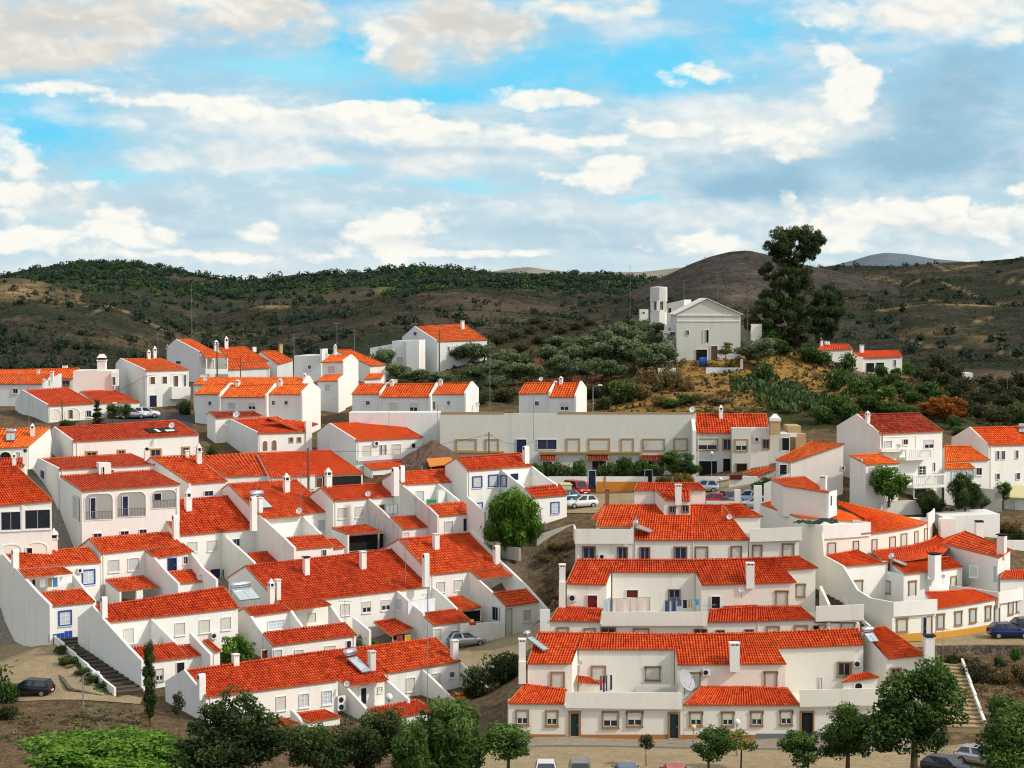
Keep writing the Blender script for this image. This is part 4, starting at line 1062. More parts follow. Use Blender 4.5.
# --- two-storey house with brown shutters
F = Fr(146,370.6,276,26); h = House('house','two-storey white house with red-brown shutters, a corner porch and a dark blue door','house',F,None,tile='tile_orange')
m = h.slope((146,370.6),(189,369.4),(121,359),(163,358.7))
h.party(m['uL']-.02,[(m['vr']+2.8,m['zrL']-.9),(m['vr'],m['zrL']+.02),(m['v']+.4,m['zL']+.06)],.1,'wall_grey')
for w in ((150.4,377,154.8,384),(162.6,376.6,166.8,383.6)): h.win(*w,'brdoor',m['vw'],frame='white',fw=.05)
h.opening(171.6,374,187.6,387,m['vw'],mat='wall_grey'); h.win(174,376,178,386.5,'brdoor',m['vw']-.02,frame=None); h.win(183.6,375,186,386.5,'dark',m['vw']-.02,frame=None,sill=False)
h.boxpx('balcony',172,387,190.5,399,m['v']-.9,1.1); h.win(149.6,395.4,156.6,407,'bdoor',m['vw'],frame='white',fw=.05)
h.chimney(m,147,349.5,150.6,359,'pot'); h.chimney(m,153,346,156.6,358.4,'pot')
k = House('house','flat roofed pale block with a broad lantern chimney, left of the brown shuttered house','house',Fr(73,371,278,4),None,wall='wall_pink')
k.boxpx('wall',73,371,113,398,0,7,'wall_pink',down=True); k.boxpx('bay',111,372.5,118,386,-.4,1.,'wall_white'); k.win(112.4,377,115.4,385,'blue',-.4,frame=None)
B=MB(); u,z=k.F.V(102,371,1.); B.box(u-.62,u+.62,.4,1.6,z-k.zb-.5,z-k.zb+1.5); B.box(u-.72,u+.72,.3,1.7,z-k.zb+1.5,z-k.zb+1.65); B.box(u-.45,u+.45,.5,1.5,z-k.zb+1.65,z-k.zb+1.95,1); B.box(u-.65,u+.65,.35,1.65,z-k.zb+1.95,z-k.zb+2.5,0,.35,.35); B.obj('chimney',['wall_white','slot_dark'],k.root)
# far left low roofs
F = Fr(0,384,282,-8); h = House('house','low orange roofed house at the far left with a small dark window','house',F,None,wall='wall_grey',tile='tile_orange')
m = h.slope((-20,383.6),(41.5,383.8),(-14,375),(52,374),skew=True,run=4.5)
h.win(13,388.8,18,393.4,'dark',m['vw'],frame=None); h.party_px(m['vr'],[(60.5,374),(42.5,383.5)],u=m['uR']+.05,back=.1)
h.chimney(m,51,371.5,53.4,378.5,'plain'); dish_px(44.5,379.6,281,1.8,'tiny dish on the far left orange roof')
F = Fr(0,372,296,0); h = House('house','orange roofed house on the skyline of the far left with a dark window strip','house',F,None,wall='wall_pink',tile='tile_orange')
m = h.slope((-20,374),(72.6,378.6),(-20,370.6),(70,368.2),run=4.5,back=3.)
h.win(62.5,381,69,385,'dark',m['vw'],frame='brown'); h.chimney(m,37,369.6,40,375.6,'plain'); h.chimney(m,62,364.5,68,368.5,'slab')
# --- skyline houses
F = Fr(200.5,352.4,304,32); h = House('house','grey-white gabled house with a small porch on thin posts under its orange roof','house',F,None,wall='wall_grey',tile='tile_orange')
m = h.slope((200.5,352.4),(215.5,351.6),(176.5,340),(195,339.3),skew=False)
h.party(m['uL']-.02,[(m['vr']+4.,m['zrL']-1.4),(m['vr'],m['zrL']+.02),(m['v']+.4,m['zL']+.06)],.1,'wall_grey')
e = h.slope((205.5,357.6),(228,357),(201,353.4),(216,351.6),v=-2.6,run=2.4,skew=True,back=0,walls=False,name='porch_roof',cap=False)
for x in (206.5,227.5): h.boxpx('post',x-.5,357.6,x+.5,373,e['v']+.1,.15,'frame_white')
h.boxpx('porch_parapet',205.5,369,228,374,e['v']+.05,.15); h.win(201.4,360,205.6,368,'shut',m['vw'],frame='white',fw=.05); h.win(208.5,360,213.5,369,'shutdoor',m['vw'],frame='white',fw=.05)
h.win(166.4,345,168,348.6,'dark',u=m['uL']-.12,frame=None); h.win(176.4,361,181,364,'dark',u=m['uL']-.12,frame=None)
h.chimney(m,214,340,218.2,349,'pot')
F = Fr(228.5,363,308,20); h = House('house','broad orange roofed house with a second lower roof band, right of the porch gable','house',F,None,tile='tile_orange')
m = h.slope((228.5,363),(269,361),(219,348),(245.6,347),skew=True,run=7.)
e = h.slope((228.5,369.5),(270,367.6),(228.5,364.4),(268,363),v=-3.,run=2.6,back=0,name='porch_roof')
h.chimney(m,224.4,336.6,228.4,348.6,'pot'); h.boxpx('chimney_stack',253,347,256.4,352,5.,.6)
F = Fr(277.8,364.5,310,35); h = House('house','pale gabled house with an orange roof and a tan chimney on the skyline','house',F,None,wall='wall_grey',tile='tile_orange')
m = h.slope((277.8,364.5),(293.5,359.7),(260.7,351.7),(284.6,351)); h.chimney(m,279,344,282.4,351.6,'plain','render_tan')
F = Fr(294,355,300,-12); h = House('house','flat roofed blue-grey block with one small dark window','house',F,None,wall='wall_grey')
h.boxpx('wall',294,355.6,321,384,0,7,'wall_grey',down=True); h.win(308,365.4,311,369,'dark',0,frame=None); h.boxpx('parapet',320,349,322,362,-.3,3.)
F = Fr(321.6,362,275,-22); h = House('house','tall narrow white house with two short orange roofs and a bright blank side wall','house',F,None,wall='wall_grey',tile='tile_orange')
m = h.slope((321.6,362),(342,361.5),(325,355.3),(346,355.2),run=3.,back=2.4)
h.party(m['uR'],[(m['vr']+2.,m['zrR']-.9),(m['vr'],m['zrR']),(m['v']+.2,m['zR'])],.12,'wall_white')
e = h.slope((316.8,381),(337,380.6),(319,375),(340.7,374.8),v=-2.6,run=2.4,back=0)
h.party(e['uR'],[(e['vr'],e['zrR']),(e['v']+.2,e['zR'])],.12,'wall_white')
h.win(328.4,366.4,335,373,'gshut',m['vw'],frame='white',fw=.04); h.win(325.4,384.6,330.6,391,'gshut',e['vw'],frame='white',fw=.04)
F = Fr(371,365.8,296,35); h = House('house','gabled house with an orange roof falling to the right behind the tall narrow house','house',F,None,tile='tile_orange')
m = h.slope((371,365.8),(386.5,364.6),(336,350.4),(352,350.2),run=8.,skew=True); h.chimney(m,334,344.5,336.6,353,'pot')
F = Fr(364,379,286,20); h = House('shed','small orange roofed shed below the falling orange gable','shed',F,None,tile='tile_orange')
m = h.slope((364,379),(381,378),(369,373.6),(384.4,373.3),run=3.,skew=True,back=1.)
# --- large house on the slope
F = Fr(438,341.3,338,32); h = House('house','large white house among olive trees with a wide orange roof, alone on its slope','house',F,None,wall='wall_grey',tile='tile_orange')
m = h.slope((438,341.3),(487.6,339.6),(415,327),(464,324))
h.party(m['uL']-.02,[(m['vr']+4.6,m['zrL']-2.),(m['vr'],m['zrL']+.02),(m['v']+.4,m['zL']+.06)],.1,'wall_grey')
h.win(414,332,417,335.6,'dark',u=m['uL']-.12,frame=None); h.win(423,347.4,425,353.6,'dark',u=m['uL']-.12,frame=None)
for w in ((447.6,346.6,449.4,351.6),(465.6,346.6,467.4,352.4),(473.4,346.4,476,352.2)): h.win(*w,'dark',m['vw'],frame=None)
h.win(456,347,459,352,'gshut',m['vw'],frame=None); h.chimney(m,460.8,321,464.2,329,'plain')
k = House('house','pale lean-to wing with a bright white end block left of the large hillside house','house',Fr(392,341,334,-10),None,wall='wall_grey')
k.boxpx('wall',370,348,392,364,2.,6.,'wall_grey',down=True,y0r=344); k.boxpx('wall',392,341,406,366,0,6,'wall_grey',down=True,y0r=340.5); k.boxpx('wall',406,340.6,419,374,-.5,5.,'wall_white',down=True,y0r=340)
k.win(396.6,357,402.6,364,'gshut',0,frame='white',fw=.04)
# --- stepped terraces seen from their right ends
TG = 'small white stepped houses in the upper rows'
def stepped(F, parts, label, ends, wins=(), chim=(), tile='tile_orange'):
    h = House('terraced_house', label, 'house', F, TG, wall='wall_grey', tile=tile)
    ms = []
    for (EL, ER, RL, RR, v) in parts:
        m = h.slope(EL, ER, RL, RR, v=v, run=3.2, back=3.0); ms.append(m)
    for i, side in ends:
        m = ms[i]; u = m['uL'] if side < 0 else m['uR']
        h.party(u, [(m['vr']+2.8, m['zrR' if side > 0 else 'zrL']-.9), (m['vr'], m['zrR' if side > 0 else 'zrL']+.15), (m['v']-.1, m['zR' if side > 0 else 'zL']+.1)], .14, 'wall_white')
    for w in wins: h.win(*w[:4], w[4], ms[w[5]]['vw'], frame=w[6] if len(w) > 6 else 'white', fw=.05)
    for c in chim: h.chimney(ms[c[0]], *c[1:5], 'pot')
    return h, ms
FA=Fr(194,394,262,-18)
stepped(FA,[((194,394),(221,394),(200.5,384.8),(219.6,384.6),0)],'leftmost small white stepped house of the upper left row, dish at its roof',[(0,1)],[(208.4,401.4,211.4,405.4,'dark',0)])
stepped(FA,[((219.6,397),(266,397),(226,385),(263,384.6),-.5)],'middle house of the upper left row with two shuttered windows',[(0,1),(0,-1)],[(228.6,402.6,235.6,409.4,'gshut',0),(248.4,402.6,255.6,409.4,'half',0)],[(0,235.6,380,240,386)])
stepped(FA,[((266.4,394),(301.7,394),(268,384.6),(312.7,384),0)],'right end house of the upper left row with a bright white end wall',[(0,1)],[(272,401,275,405,'dark',0),(284.6,401,288,404.6,'dark',0)],[(0,278,379,282.4,386)])
stepped(Fr(193,384.5,272,-8),[((193,384.5),(303,384),(199,377.6),(306,377.4),0)],'long low roof running behind the upper left row',[(0,1)],[],[(0,302.6,373,306.6,380)])
FB=Fr(351.6,394,264,-16)
stepped(FB,[((351.6,394),(380,394),(356.5,384),(381,384),0)],'left house of the upper middle row with one small dark window',[(0,1)],[(366,401,369.8,405,'dark',0)])
stepped(FB,[((379,397),(430,397),(384,384),(426,383.8),-.5)],'middle house of the upper middle row with a dish by its chimney',[(0,1)],[(389.8,402.6,397.6,411.6,'shut',0),(409.8,402.6,417.6,411.4,'half',0)],[(0,390,379,394,385.4)])
stepped(FB,[((430.4,394),(465,394),(429,383.8),(473,383.2),0)],'right end house of the upper middle row with a white end wall',[(0,1)],[(433,401.6,435.6,409.6,'dark',0),(447.4,401,450,405,'dark',0)],[(0,438.6,379,442.6,385.4)])
FC=Fr(518.5,394,263,-16)
stepped(FC,[((518.5,394),(549.6,393),(528,383.2),(550.6,382.8),0)],'left half of the small white pair above the long hall, with a dark blue awning',[(0,1)],[(535,401.4,539,405.6,'blue',0)])
stepped(FC,[((549,397),(575.4,397),(553,383),(585,382.8),-.5)],'right half of the small white pair above the long hall, with a bright end wall',[(0,1)],[(560.4,402.6,568.6,410.4,'half',0)],[(0,559,377,563,384)])
dish_px(205.6,379,268,2.4,'white dish at the left of the upper left row'); dish_px(395.6,381.6,266,2.6,'white dish beside a chimney of the upper middle row'); dish_px(541,379,266,2.2,'white dish on the roof of the small white pair'); dish_px(477,405,262,3.0,'white dish on the ground at the right end of the upper middle row')
dish_px(236.6,414.6,246,3.6,'large white dish in front of the upper left row'); dish_px(227.6,423.4,243,3.2,'grey dish on the end wall of the arched window house',mat='dish_grey')
# ================================================================== houses, centre and right
CR = 'curved rows of white houses with red roofs'
# ---------- front row on the parking street (three houses sharing a ridge)
F1 = Fr(527,663.5,156,0)
VU, VG = 0., -3.     # upper eave plane, ground floor eave plane
RUN = 3.5
def front(name_label, wall='wall_cream'): 
    h = House('terraced_house', name_label, 'house', F1, CR, wall=wall, tile='tile'); h.over=.22; return h
h = front('left house of the front row, with dark laundry on its terrace and a left flue')
A = h.slope((527,663.5),(571.5,663.5),(538,632.6),(582.5,633),v=0,run=RUN,skew=True,vg='L')
Bm = h.slope((578,649.3),(624,649.3),(582.5,633),(624,633.6),v=1.65,run=RUN-1.65,skew=True,back=3.5,vg='')
g_ = h.slope((507.5,703),(564,703.8),(524,684.5),(567,690),v=VG,run=3.0,skew=True,back=0)
h.ribbon('wall',h.F.V(507.8,720,VG+.22)[0],h.F.V(624,720,VG+.22)[0],VG+.24,0.2,h.bottom,h.F.V(564,707,VG)[1],h.wall)
h.boxpx('parapet',565.5,692.2,624,708,VG-.12,.16,y0r=692.4,y1r=708.8); h.ribbon('terrace',h.F.V(566,700,VG)[0],h.F.V(624,700,VG)[0],VG+.05,1.9,h.F.V(600,708,VG)[1]-.2,h.F.V(600,708,VG)[1]+.0,'wall_pink')
h.boxpx('tile_plinth',508,734,565.5,741,VG+.2,.03,'orange_tile',y0r=734.5); h.boxpx('tile_plinth',581,734.6,624,741,VG+.2,.03,'orange_tile')
for w in ((517,711,527.6,723.8),(546.8,711.6,557,724.6),(603.4,712.8,617.6,726.4)): h.win(*w,'half',VG+.22,frame='tan')
h.win(571,713.5,578.6,736,'door',VG+.22,frame='tan',fw=.2)
h.win(552,673,563.4,687.5,'shut',A['vw'],frame='tan'); h.win(592.4,667,604.6,680,'shut',Bm['vw'],frame='tan')
h.chimney(A,518,639,526.4,662,'plain',deep=.7); h.boxpx('flue',518.6,662,526,684,-.3,.6)
pr = h.slope((577.5,682),(601,683.6),(577,675),(588,677),v=.4,run=1.4,skew=True,back=0,walls=False,name='shed_roof',cap=False)
solar(h,A,523,634,530.5,640.5,546,653.5,'slim solar heater slanting beside the left flue of the front row',pw=.7,two=False)
FR1=h; FRA=A; FRB=Bm
h = front('middle house of the front row, with a large dish and a wide chimney')
B2 = h.slope((624,649.3),(674.5,649.3),(624,633.6),(672,634.4),v=1.65,run=RUN-1.65,skew=True,back=3.5,vg='')
C1 = h.slope((677.5,664.5),(736,664),(672.5,634.4),(733,633.6),v=0,run=RUN,skew=True,vg='')
l1 = h.slope((683,704.8),(742,704.8),(700.6,687),(742,687),v=VG,run=3.0,skew=True,back=0,vg='L')
h.ribbon('wall',h.F.V(624,720,VG+.22)[0],h.F.V(742,720,VG+.22)[0],VG+.24,0.2,h.bottom,h.F.V(690,708,VG)[1],h.wall)
h.boxpx('parapet',624,692.4,682,708.8,VG-.12,.16,y0r=693,y1r=709.4); h.ribbon('terrace',h.F.V(624,700,VG)[0],h.F.V(682,700,VG)[0],VG+.05,1.9,h.F.V(640,708,VG)[1]-.2,h.F.V(640,708,VG)[1]+.0,'wall_pink')
h.boxpx('parapet',636,685,681,693,.4,.15,'wall_pink')
h.boxpx('tile_plinth',624,734.6,668,741,VG+.2,.03,'orange_tile'); h.boxpx('tile_plinth',681,734.8,742,741,VG+.2,.03,'orange_tile')
for w in ((627.6,712.6,641.6,725.4),(690.6,713,701.4,725),(722.6,713,733,725)): h.win(*w,'half',VG+.22,frame='tan' ,fw=.1,hood=True)
h.win(670,714,678,738,'door',VG+.22,frame='tan',fw=.18)
h.win(646,667.6,659.4,679.6,'shut',B2['vw'],frame='tan',fw=.08,hood=True); h.win(688,673.4,699.6,688,'shut',C1['vw'],frame='tan',hood=True,fw=.08)
ch = h.chimney(C1,728.4,643,740.2,665,'plain',deep=.8)
aircon(h,702.4,668.6,710,675,C1['vw']-.01,'air conditioner right of the big dish on the front row')
dish(at(685,681,155.2),.95,'largest dish, standing at the left end of the middle lower roof in the front row',face=.9,elev=.5,mast=1.3,mat='dish_grey')
dish_px(579.6,663.4,155,3.,'white dish on the recessed terrace of the left front row house')
FR2=h
h = front('right house of the front row, with grey foot tiles and a stout flue')
C2 = h.slope((736,664),(786.6,663.6),(733,633.6),(768,632.6),v=0,run=RUN,skew=True,vg='')
Dm = h.slope((777,648.2),(864,644.4),(768,632.6),(859,628.8),v=1.65,run=RUN-1.65,skew=True,back=3.5,vg='')
Em = h.slope((888,658.6),(926,655),(862,629.4),(886,627),v=-.2,run=RUN+.2,skew=True,vg='R')
l2 = h.slope((742,704.8),(800,704.8),(742,687),(788,688.6),v=VG,run=3.0,skew=True,back=0,vg='R')
h.ribbon('wall',h.F.V(742,720,VG+.22)[0],h.F.V(880,720,VG+.22)[0],VG+.24,0.2,h.bottom,h.F.V(790,708,VG)[1],h.wall)
h.boxpx('parapet',800,690,878,707,VG-.12,.16,y0r=688.4,y1r=705.4); h.ribbon('terrace',h.F.V(800,700,VG)[0],h.F.V(878,700,VG)[0],VG+.05,1.9,h.F.V(830,706,VG)[1]-.2,h.F.V(830,706,VG)[1]+.0,'wall_pink')
h.prism('party_wall',Em['uL'],[(Em['v']+.3,Em['zL']-.1),(1.95,Em['zL']+.9),(1.95,h.bottom),(Em['v']+.3,h.bottom)],.1)
h.boxpx('tile_plinth',742,734.8,756,741,VG+.2,.03,'orange_tile'); h.boxpx('tile_plinth',756,733.6,799,740,VG+.2,.032,'grey_tile'); h.boxpx('tile_plinth',815,732.6,878,740,VG+.2,.032,'grey_tile')
for w in ((751.6,712.4,761.8,724.6),(781,711.6,791.4,724)): h.win(*w,'half',VG+.22,frame='tan',fw=.1,hood=True)
h.win(801.6,712.4,812.6,735.5,'void',VG+.22,frame='tan',fw=.14); 
h.win(765.4,672.6,776.2,687.4,'shut',C2['vw'],frame='tan',hood=True,fw=.1); h.win(838.4,663,850,675.4,'dark',Dm['vw'],frame='tan'); h.win(891.5,669,900,676,'dark',Em['vw'],frame='tan')
hut = h.slope((842,682),(879,677),(850,676),(868,672.4),v=-1.2,run=1.5,skew=True,back=0.8,name='shed_roof')
h.opening(855,683,862,689,hut['vw'],arch=True,mat='dark_void',name='hatch')
aircon(h,853.4,660,861,666.6,Dm['vw']-.01,'air conditioner beside the dark barred window at the right of the front row')
h.chimney(Em,923.4,634.6,934.6,657,'slab',deep=.8); h.boxpx('flue',924,657,934,690,-.3,.7)
solar(h,Dm,862.4,629.6,875,636,874,645.4,'solar heater at the right end of the front row roof')
FR3=h; FRC=C2; FRD=Dm
# ---------- second curved row
F2 = Fr(566,583,172,0)
def second(lab): return House('terraced_house', lab, 'house', F2, CR, wall='wall_cream', tile='tile')
h = second('left house of the centre second row, with pink screens on its terrace')
A = h.slope((566,583.4),(606,584.6),(577,559.6),(615,559.8),v=0,run=3.2,skew=True,vg='L')
Bm = h.slope((612,572),(650,572),(615,559.8),(650,559.8),v=1.5,run=1.7,skew=True,back=3.2,vg='')
l_ = h.slope((550,620.6),(600,621.4),(559,606.4),(603,609),v=-3.,run=2.9,skew=True,back=0)
h.ribbon('wall',h.F.V(550.4,630,-2.78)[0],h.F.V(650,630,-2.78)[0],-2.76,0.2,h.bottom,h.F.V(600,624.6,-3)[1],h.wall)
h.boxpx('parapet',601.5,612,650,625.8,-3.15,.16); h.ribbon('terrace',h.F.V(602,615,-3)[0],h.F.V(650,615,-3)[0],-2.9,1.7,h.F.V(620,625,-3)[1]-.2,h.F.V(620,625,-3)[1],'wall_pink')
for w in ((558,628,568,633.6),(585,629,594.4,634)): h.win(*w,'shut',-2.78,frame='tan',fw=.12)
h.win(601.6,628.4,615,634,'dark',-2.78,frame='brown',fw=.1); h.win(634,629.6,648,635,'shut',-2.78,frame='tan',fw=.12)
h.win(587.4,595.4,597,608,'rdoor',A['vw'],frame='white',fw=.06); h.win(626.6,590,637.8,597.4,'rdoor',Bm['vw'],frame='white',fw=.05)
aircon(h,569,594,576.4,601,A['vw']-.01,'air conditioner at the left of the second row')
h.chimney(A,558.6,564.4,566,582,'plain',deep=.7); h.boxpx('flue',559,582,565.6,608,-.3,.5)
h.boxpx('garden_wall',540,610,550,640,-2.9,.3,'wall_white',down=True)
SR1=h; SRB=Bm
h = second('middle house of the centre second row, with a plain chimney standing mid roof')
B2 = h.slope((650,572),(695.5,572),(650,559.8),(690,560),v=1.5,run=1.7,skew=True,back=3.2,vg='')
C1 = h.slope((702,584.6),(750,583.4),(690,560),(744,558.6),v=0,run=3.2,skew=True,vg='')
l1 = h.slope((707,621.8),(757,621),(709,610),(757,607),v=-3.,run=2.4,skew=True,back=0,vg='L')
l1b= h.slope((723,609.6),(757,607.4),(723.6,606),(757,604.6),v=-.6,run=.8,skew=True,back=0,walls=False,cap=False)
h.ribbon('wall',h.F.V(650,630,-2.78)[0],h.F.V(757,630,-2.78)[0],-2.76,0.2,h.bottom,h.F.V(700,625,-3)[1],h.wall)
h.boxpx('parapet',650,612,707.4,625.8,-3.15,.16); h.ribbon('terrace',h.F.V(650,615,-3)[0],h.F.V(707,615,-3)[0],-2.9,1.7,h.F.V(670,625,-3)[1]-.2,h.F.V(670,625,-3)[1],'wall_pink')
h.win(669,590,679.6,599,'blue',B2['vw'],frame='brown',fw=.08); h.win(711.6,596.6,719.8,608,'void',C1['vw'],frame='white',fw=.08); 
h.win(694.6,629.6,706.6,633.4,'dark',-2.78,frame='brown',fw=.08); h.win(716.6,630.6,724,633,'dark',-2.78,frame='brown',fw=.08); h.win(745.6,630,753,632.6,'dark',-2.78,frame='brown',fw=.08)
h.chimney(C1,745,564,754.8,583.2,'plain',deep=.8); dish_px(741.4,590,171,2.6,'white dish under the eave beside the middle chimney of the second row')
SR2=h
h = second('right house of the centre second row, with a cream side yard')
C2 = h.slope((750,583.4),(796.6,582),(744,558.6),(774,557.6),v=0,run=3.2,skew=True,vg='')
Dm = h.slope((784,570.2),(818,567.6),(774,557.6),(799,556.4),v=1.5,run=1.7,skew=True,back=3.2,vg='R')
l2 = h.slope((757,621),(815,619),(757,606.6),(801,606.4),v=-3.,run=2.6,skew=True,back=0,vg='R')
h.ribbon('wall',h.F.V(757,630,-2.78)[0],h.F.V(860,630,-2.78)[0],-2.76,0.2,h.bottom,h.F.V(800,624,-3)[1],h.wall)
h.boxpx('parapet',816,606.4,864,621.6,-3.15,.16,y0r=604.4,y1r=620); h.ribbon('terrace',h.F.V(816,615,-3)[0],h.F.V(860,615,-3)[0],-2.9,1.7,h.F.V(830,620,-3)[1]-.2,h.F.V(830,620,-3)[1],'wall_pink')
yw = h.prism('yard_wall',h.F.V(817.6,575,1.7)[0]+.3,[(1.75,h.F.V(816,586,1.7)[1]),(-2.9,h.F.V(846,604,-2.9)[1]),(-2.9,h.bottom),(1.75,h.bottom)],.12)
h.win(776.6,592,787,606.6,'shut',C2['vw'],frame='tan',fw=.1,hood=True); h.win(796.6,585,804.4,596,'shut',Dm['vw'],frame='tan',fw=.08,hood=True)
for w in ((767.6,627,778.4,632),(795.8,626,806.2,631)): h.win(*w,'shut',-2.78,frame='tan',fw=.12)
h.win(813.6,626,818.6,629.6,'void',-2.78,frame='tan',fw=.06); h.win(819,625.2,825,629.8,'shut',-2.78,frame='tan',fw=.06); h.win(841.8,623.4,854,628.4,'shut',-2.78,frame='tan',fw=.12)
SR3=h
# ---------- third row (top of the centre block)
F3 = Fr(634,540,187,0)
h = House('terraced_house','upper centre house with four blue shuttered windows, a brick flue and a flat solar heater','house',F3,CR,wall='wall_cream')
A = h.slope((596,526.4),(633,526.2),(603,504.8),(640.6,504.8),v=2.1,run=3.4,skew=True,back=4.,vg='L')
Bm = h.slope((634,540),(692,540),(640.6,504.8),(694,504.8),v=0,run=5.5,skew=True,vg='')
s_ = h.slope((591.6,519),(600,519),(603,504.8),(606,504.8),v=3.2,run=2.3,skew=True,back=.5,walls=False,cap=False)
h.ribbon('wall',h.F.V(577,550,.22)[0],h.F.V(634,550,.22)[0],.22,5.,h.bottom,h.F.V(600,543,0.2)[1],h.wall)
h.boxpx('parapet',575,529,633.6,543.8,-.25,.16); h.prism('parapet',h.F.V(575.4,529,-.2)[0],[(-.2,h.F.V(575,529,-.2)[1]),(3.4,h.F.V(575,529,-.2)[1]),(3.4,h.F.V(575,543,-.2)[1]),(-.2,h.F.V(575,543,-.2)[1])],.08)
h.win(599.4,527.6,631,530,'void',A['vw'],frame=None)  # dark strip with the eave's shade above the parapet put into its colour
for w in ((583.4,547.4,594.4,558.6),(618.4,548,626.8,559),(640.6,548,649,559.4),(675,547.6,686,559)): h.win(*w,'blue',.22,frame='brown',fw=.13,sill=False)
aircon(h,598,553.6,607,558.8,.2,'air conditioner between two blue shuttered windows of the upper centre house')
h.chimney(A,605,489.6,609.6,505,'plain','frame_brown'); h.chimney
solar(h,Bm,633,521.6,638,528.4,652,534,'flat dark solar heater above the parapet of the upper centre house',pw=2.,two=False)
TR1=h
h = House('terraced_house','upper centre house with tan framed shutters and a broad parapet terrace at its right','house',F3,CR,wall='wall_cream')
B2 = h.slope((692,540),(749,539.6),(694,504.8),(723,505),v=0,run=5.5,skew=True,vg='R')
Cm = h.slope((722,517.4),(763,516.4),(722,505),(740,503.6),v=3.6,run=1.9,skew=True,back=4.)
h.ribbon('wall',h.F.V(749,550,.22)[0],h.F.V(799,550,.22)[0],.22,5.,h.bottom,h.F.V(770,541,.2)[1],h.wall)
h.boxpx('parapet',750,529,802,542,-.25,.16,y0r=527,y1r=540.4); h.ribbon('terrace',h.F.V(750,535,0)[0],h.F.V(800,535,0)[0],-.1,4.,h.F.V(770,538,0)[1]-.3,h.F.V(770,538,0)[1],'concrete')
for w in ((696,547.6,707,559),(732,547,740.6,558.4),(753.4,546,761,557.6),(783.2,544.6,793,556.2)): h.win(*w,'shut',.22,frame='brown',fw=.13,sill=False)
dish_px(729.4,517,190,2.8,'white dish at the roof end above the parapet terrace'); 
TR2=h
F3d = Fr(634,489.4,192.7,0)
h = House('roof_house','small upper storey with its own red roof, a chimney and two little brown windows','house',F3d,CR,wall='wall_pink')
m = h.slope((634,490),(706,489.8),(638,483),(699,483),v=0,run=2.6,skew=True,back=2.,bottom=h.F.V(650,508,0)[1])
w_ = h.slope((665.6,500),(690,500.6),(655,489.6),(690.4,490),v=-2.,run=2.,skew=True,back=0,bottom=h.F.V(678,517,-2)[1])
h.win(669.6,507,675,513,'dark',w_['vw'],frame='brown',fw=.1,sill=False); h.win(682.2,506,688.2,512,'dark',w_['vw'],frame='brown',fw=.1,sill=False)
h.chimney(w_,674.4,484,682,499,'plain',deep=.6)
# ---------- curved building at the right: one polar frame
P4 = Po(894,601,178,18,37)
h = House('curved_house','big curved white building with orange painted base and a long stepped side wall','house',P4,CR,wall='wall_white',tile='tile_bright')
F = P4; ev = F.V(955,606,0)
zpar_t, zpar_b = F.V(894,602,0)[1], F.V(894,616.5,0)[1]
uA = F.V(936.7,600,0)[0]; uB = F.V(998.5,600,0)[0]
l_ = h.slope((936.7,608.2),(997.5,598.4),(925,592.4),(973,589.5),v=0,run=2.8,back=0,skew=True)
h.ribbon('wall',0,uA,.2,6.4,h.bottom,zpar_b,h.wall)
h.ribbon('parapet',-.1,uA,-.1,.12,zpar_b,zpar_t,h.wall)
h.ribbon('terrace',0.,uA,.12,6.5,zpar_b-.3,zpar_b+.1,'wall_pink')
for w in ((897.4,619.4,906.6,631),): h.win(*w,'shut',.2,frame='tan',hood=True,fw=.1)
h.win(922.6,616.6,926,639.5,'bdoor',.2,frame=None); h.win(926.4,616.6,931.4,637.8,'shutdoor',.2,frame='tan',fw=.08)
for w in ((937.6,615,943.4,627.6),(955.4,612.4,961,624.2),(970,609.6,975.4,621.6),(985.6,607,990,619)): h.win(*w,'gshut',.22,frame='tan',hood=True,fw=.1)
# orange base band following the curve
zs0 = F.V(909,632,.2)[1]; zs1 = F.V(993,624,.2)[1]
ub = F.V(1060,615,.2)[0]
h.ribbon('painted_base',.3,F.V(921,640,.2)[0],.12,.2,h.bottom,F.V(909,633.5,.2)[1],'ochre_paint'); h.ribbon('painted_base',F.V(933,640,.2)[0],uB-.6,.12,.2,h.bottom,F.V(935,632.6,.2)[1],'ochre_paint',None,F.V(993,624,.2)[1])
# middle tier behind the terrace
vm, um = F.U(843.6,566,0)
zc = lambda px,py,v: F.V(px,py,v)[1]
m2 = h.slope((843.6,566),(884,562.6),(824,556),(884,550),u0=0.02,back=0,name='roof')
vblk = m2['v']-2.6
blk = h.slope((905,573.6),(963,566.4),(890,561.6),(950,556.6),v=vblk,run=3.2,back=0,skew=True)
u_b0 = blk['uL']
h.ribbon('wall',m2['uR']-.1,u_b0+.3,m2['vw'],m2['vw']+.3,h.bottom,m2['zR']+.1,h.wall)
h.ribbon('wall',u_b0,u_b0+.25,vblk+.2,m2['v']+.4,h.bottom,blk['zL']-.1,'wall_grey')
for w in ((853,581.4,862,591.4),): h.win(*w,'gshut',m2['vw'],frame='tan',hood=True,fw=.1)
h.win(883,581,890,592.4,'gshut',u=u_b0-.01,frame='tan',fw=.08)
h.win(909,582,915.4,595.4,'shutdoor',blk['vw'],frame='tan',hood=True,fw=.1); h.win(950.6,577,955.6,589,'shutdoor',blk['vw'],frame='tan',fw=.1)
h.chimney(blk,928.6,552.6,940.2,572.6,'slab',deep=.9); h.boxpx('flue',929.4,572,939.6,592,vblk-.1,.35)
solar(h,blk,885,555.4,897.4,561.6,906,567.2,'solar heater beside the wide dark capped chimney of the curved building')
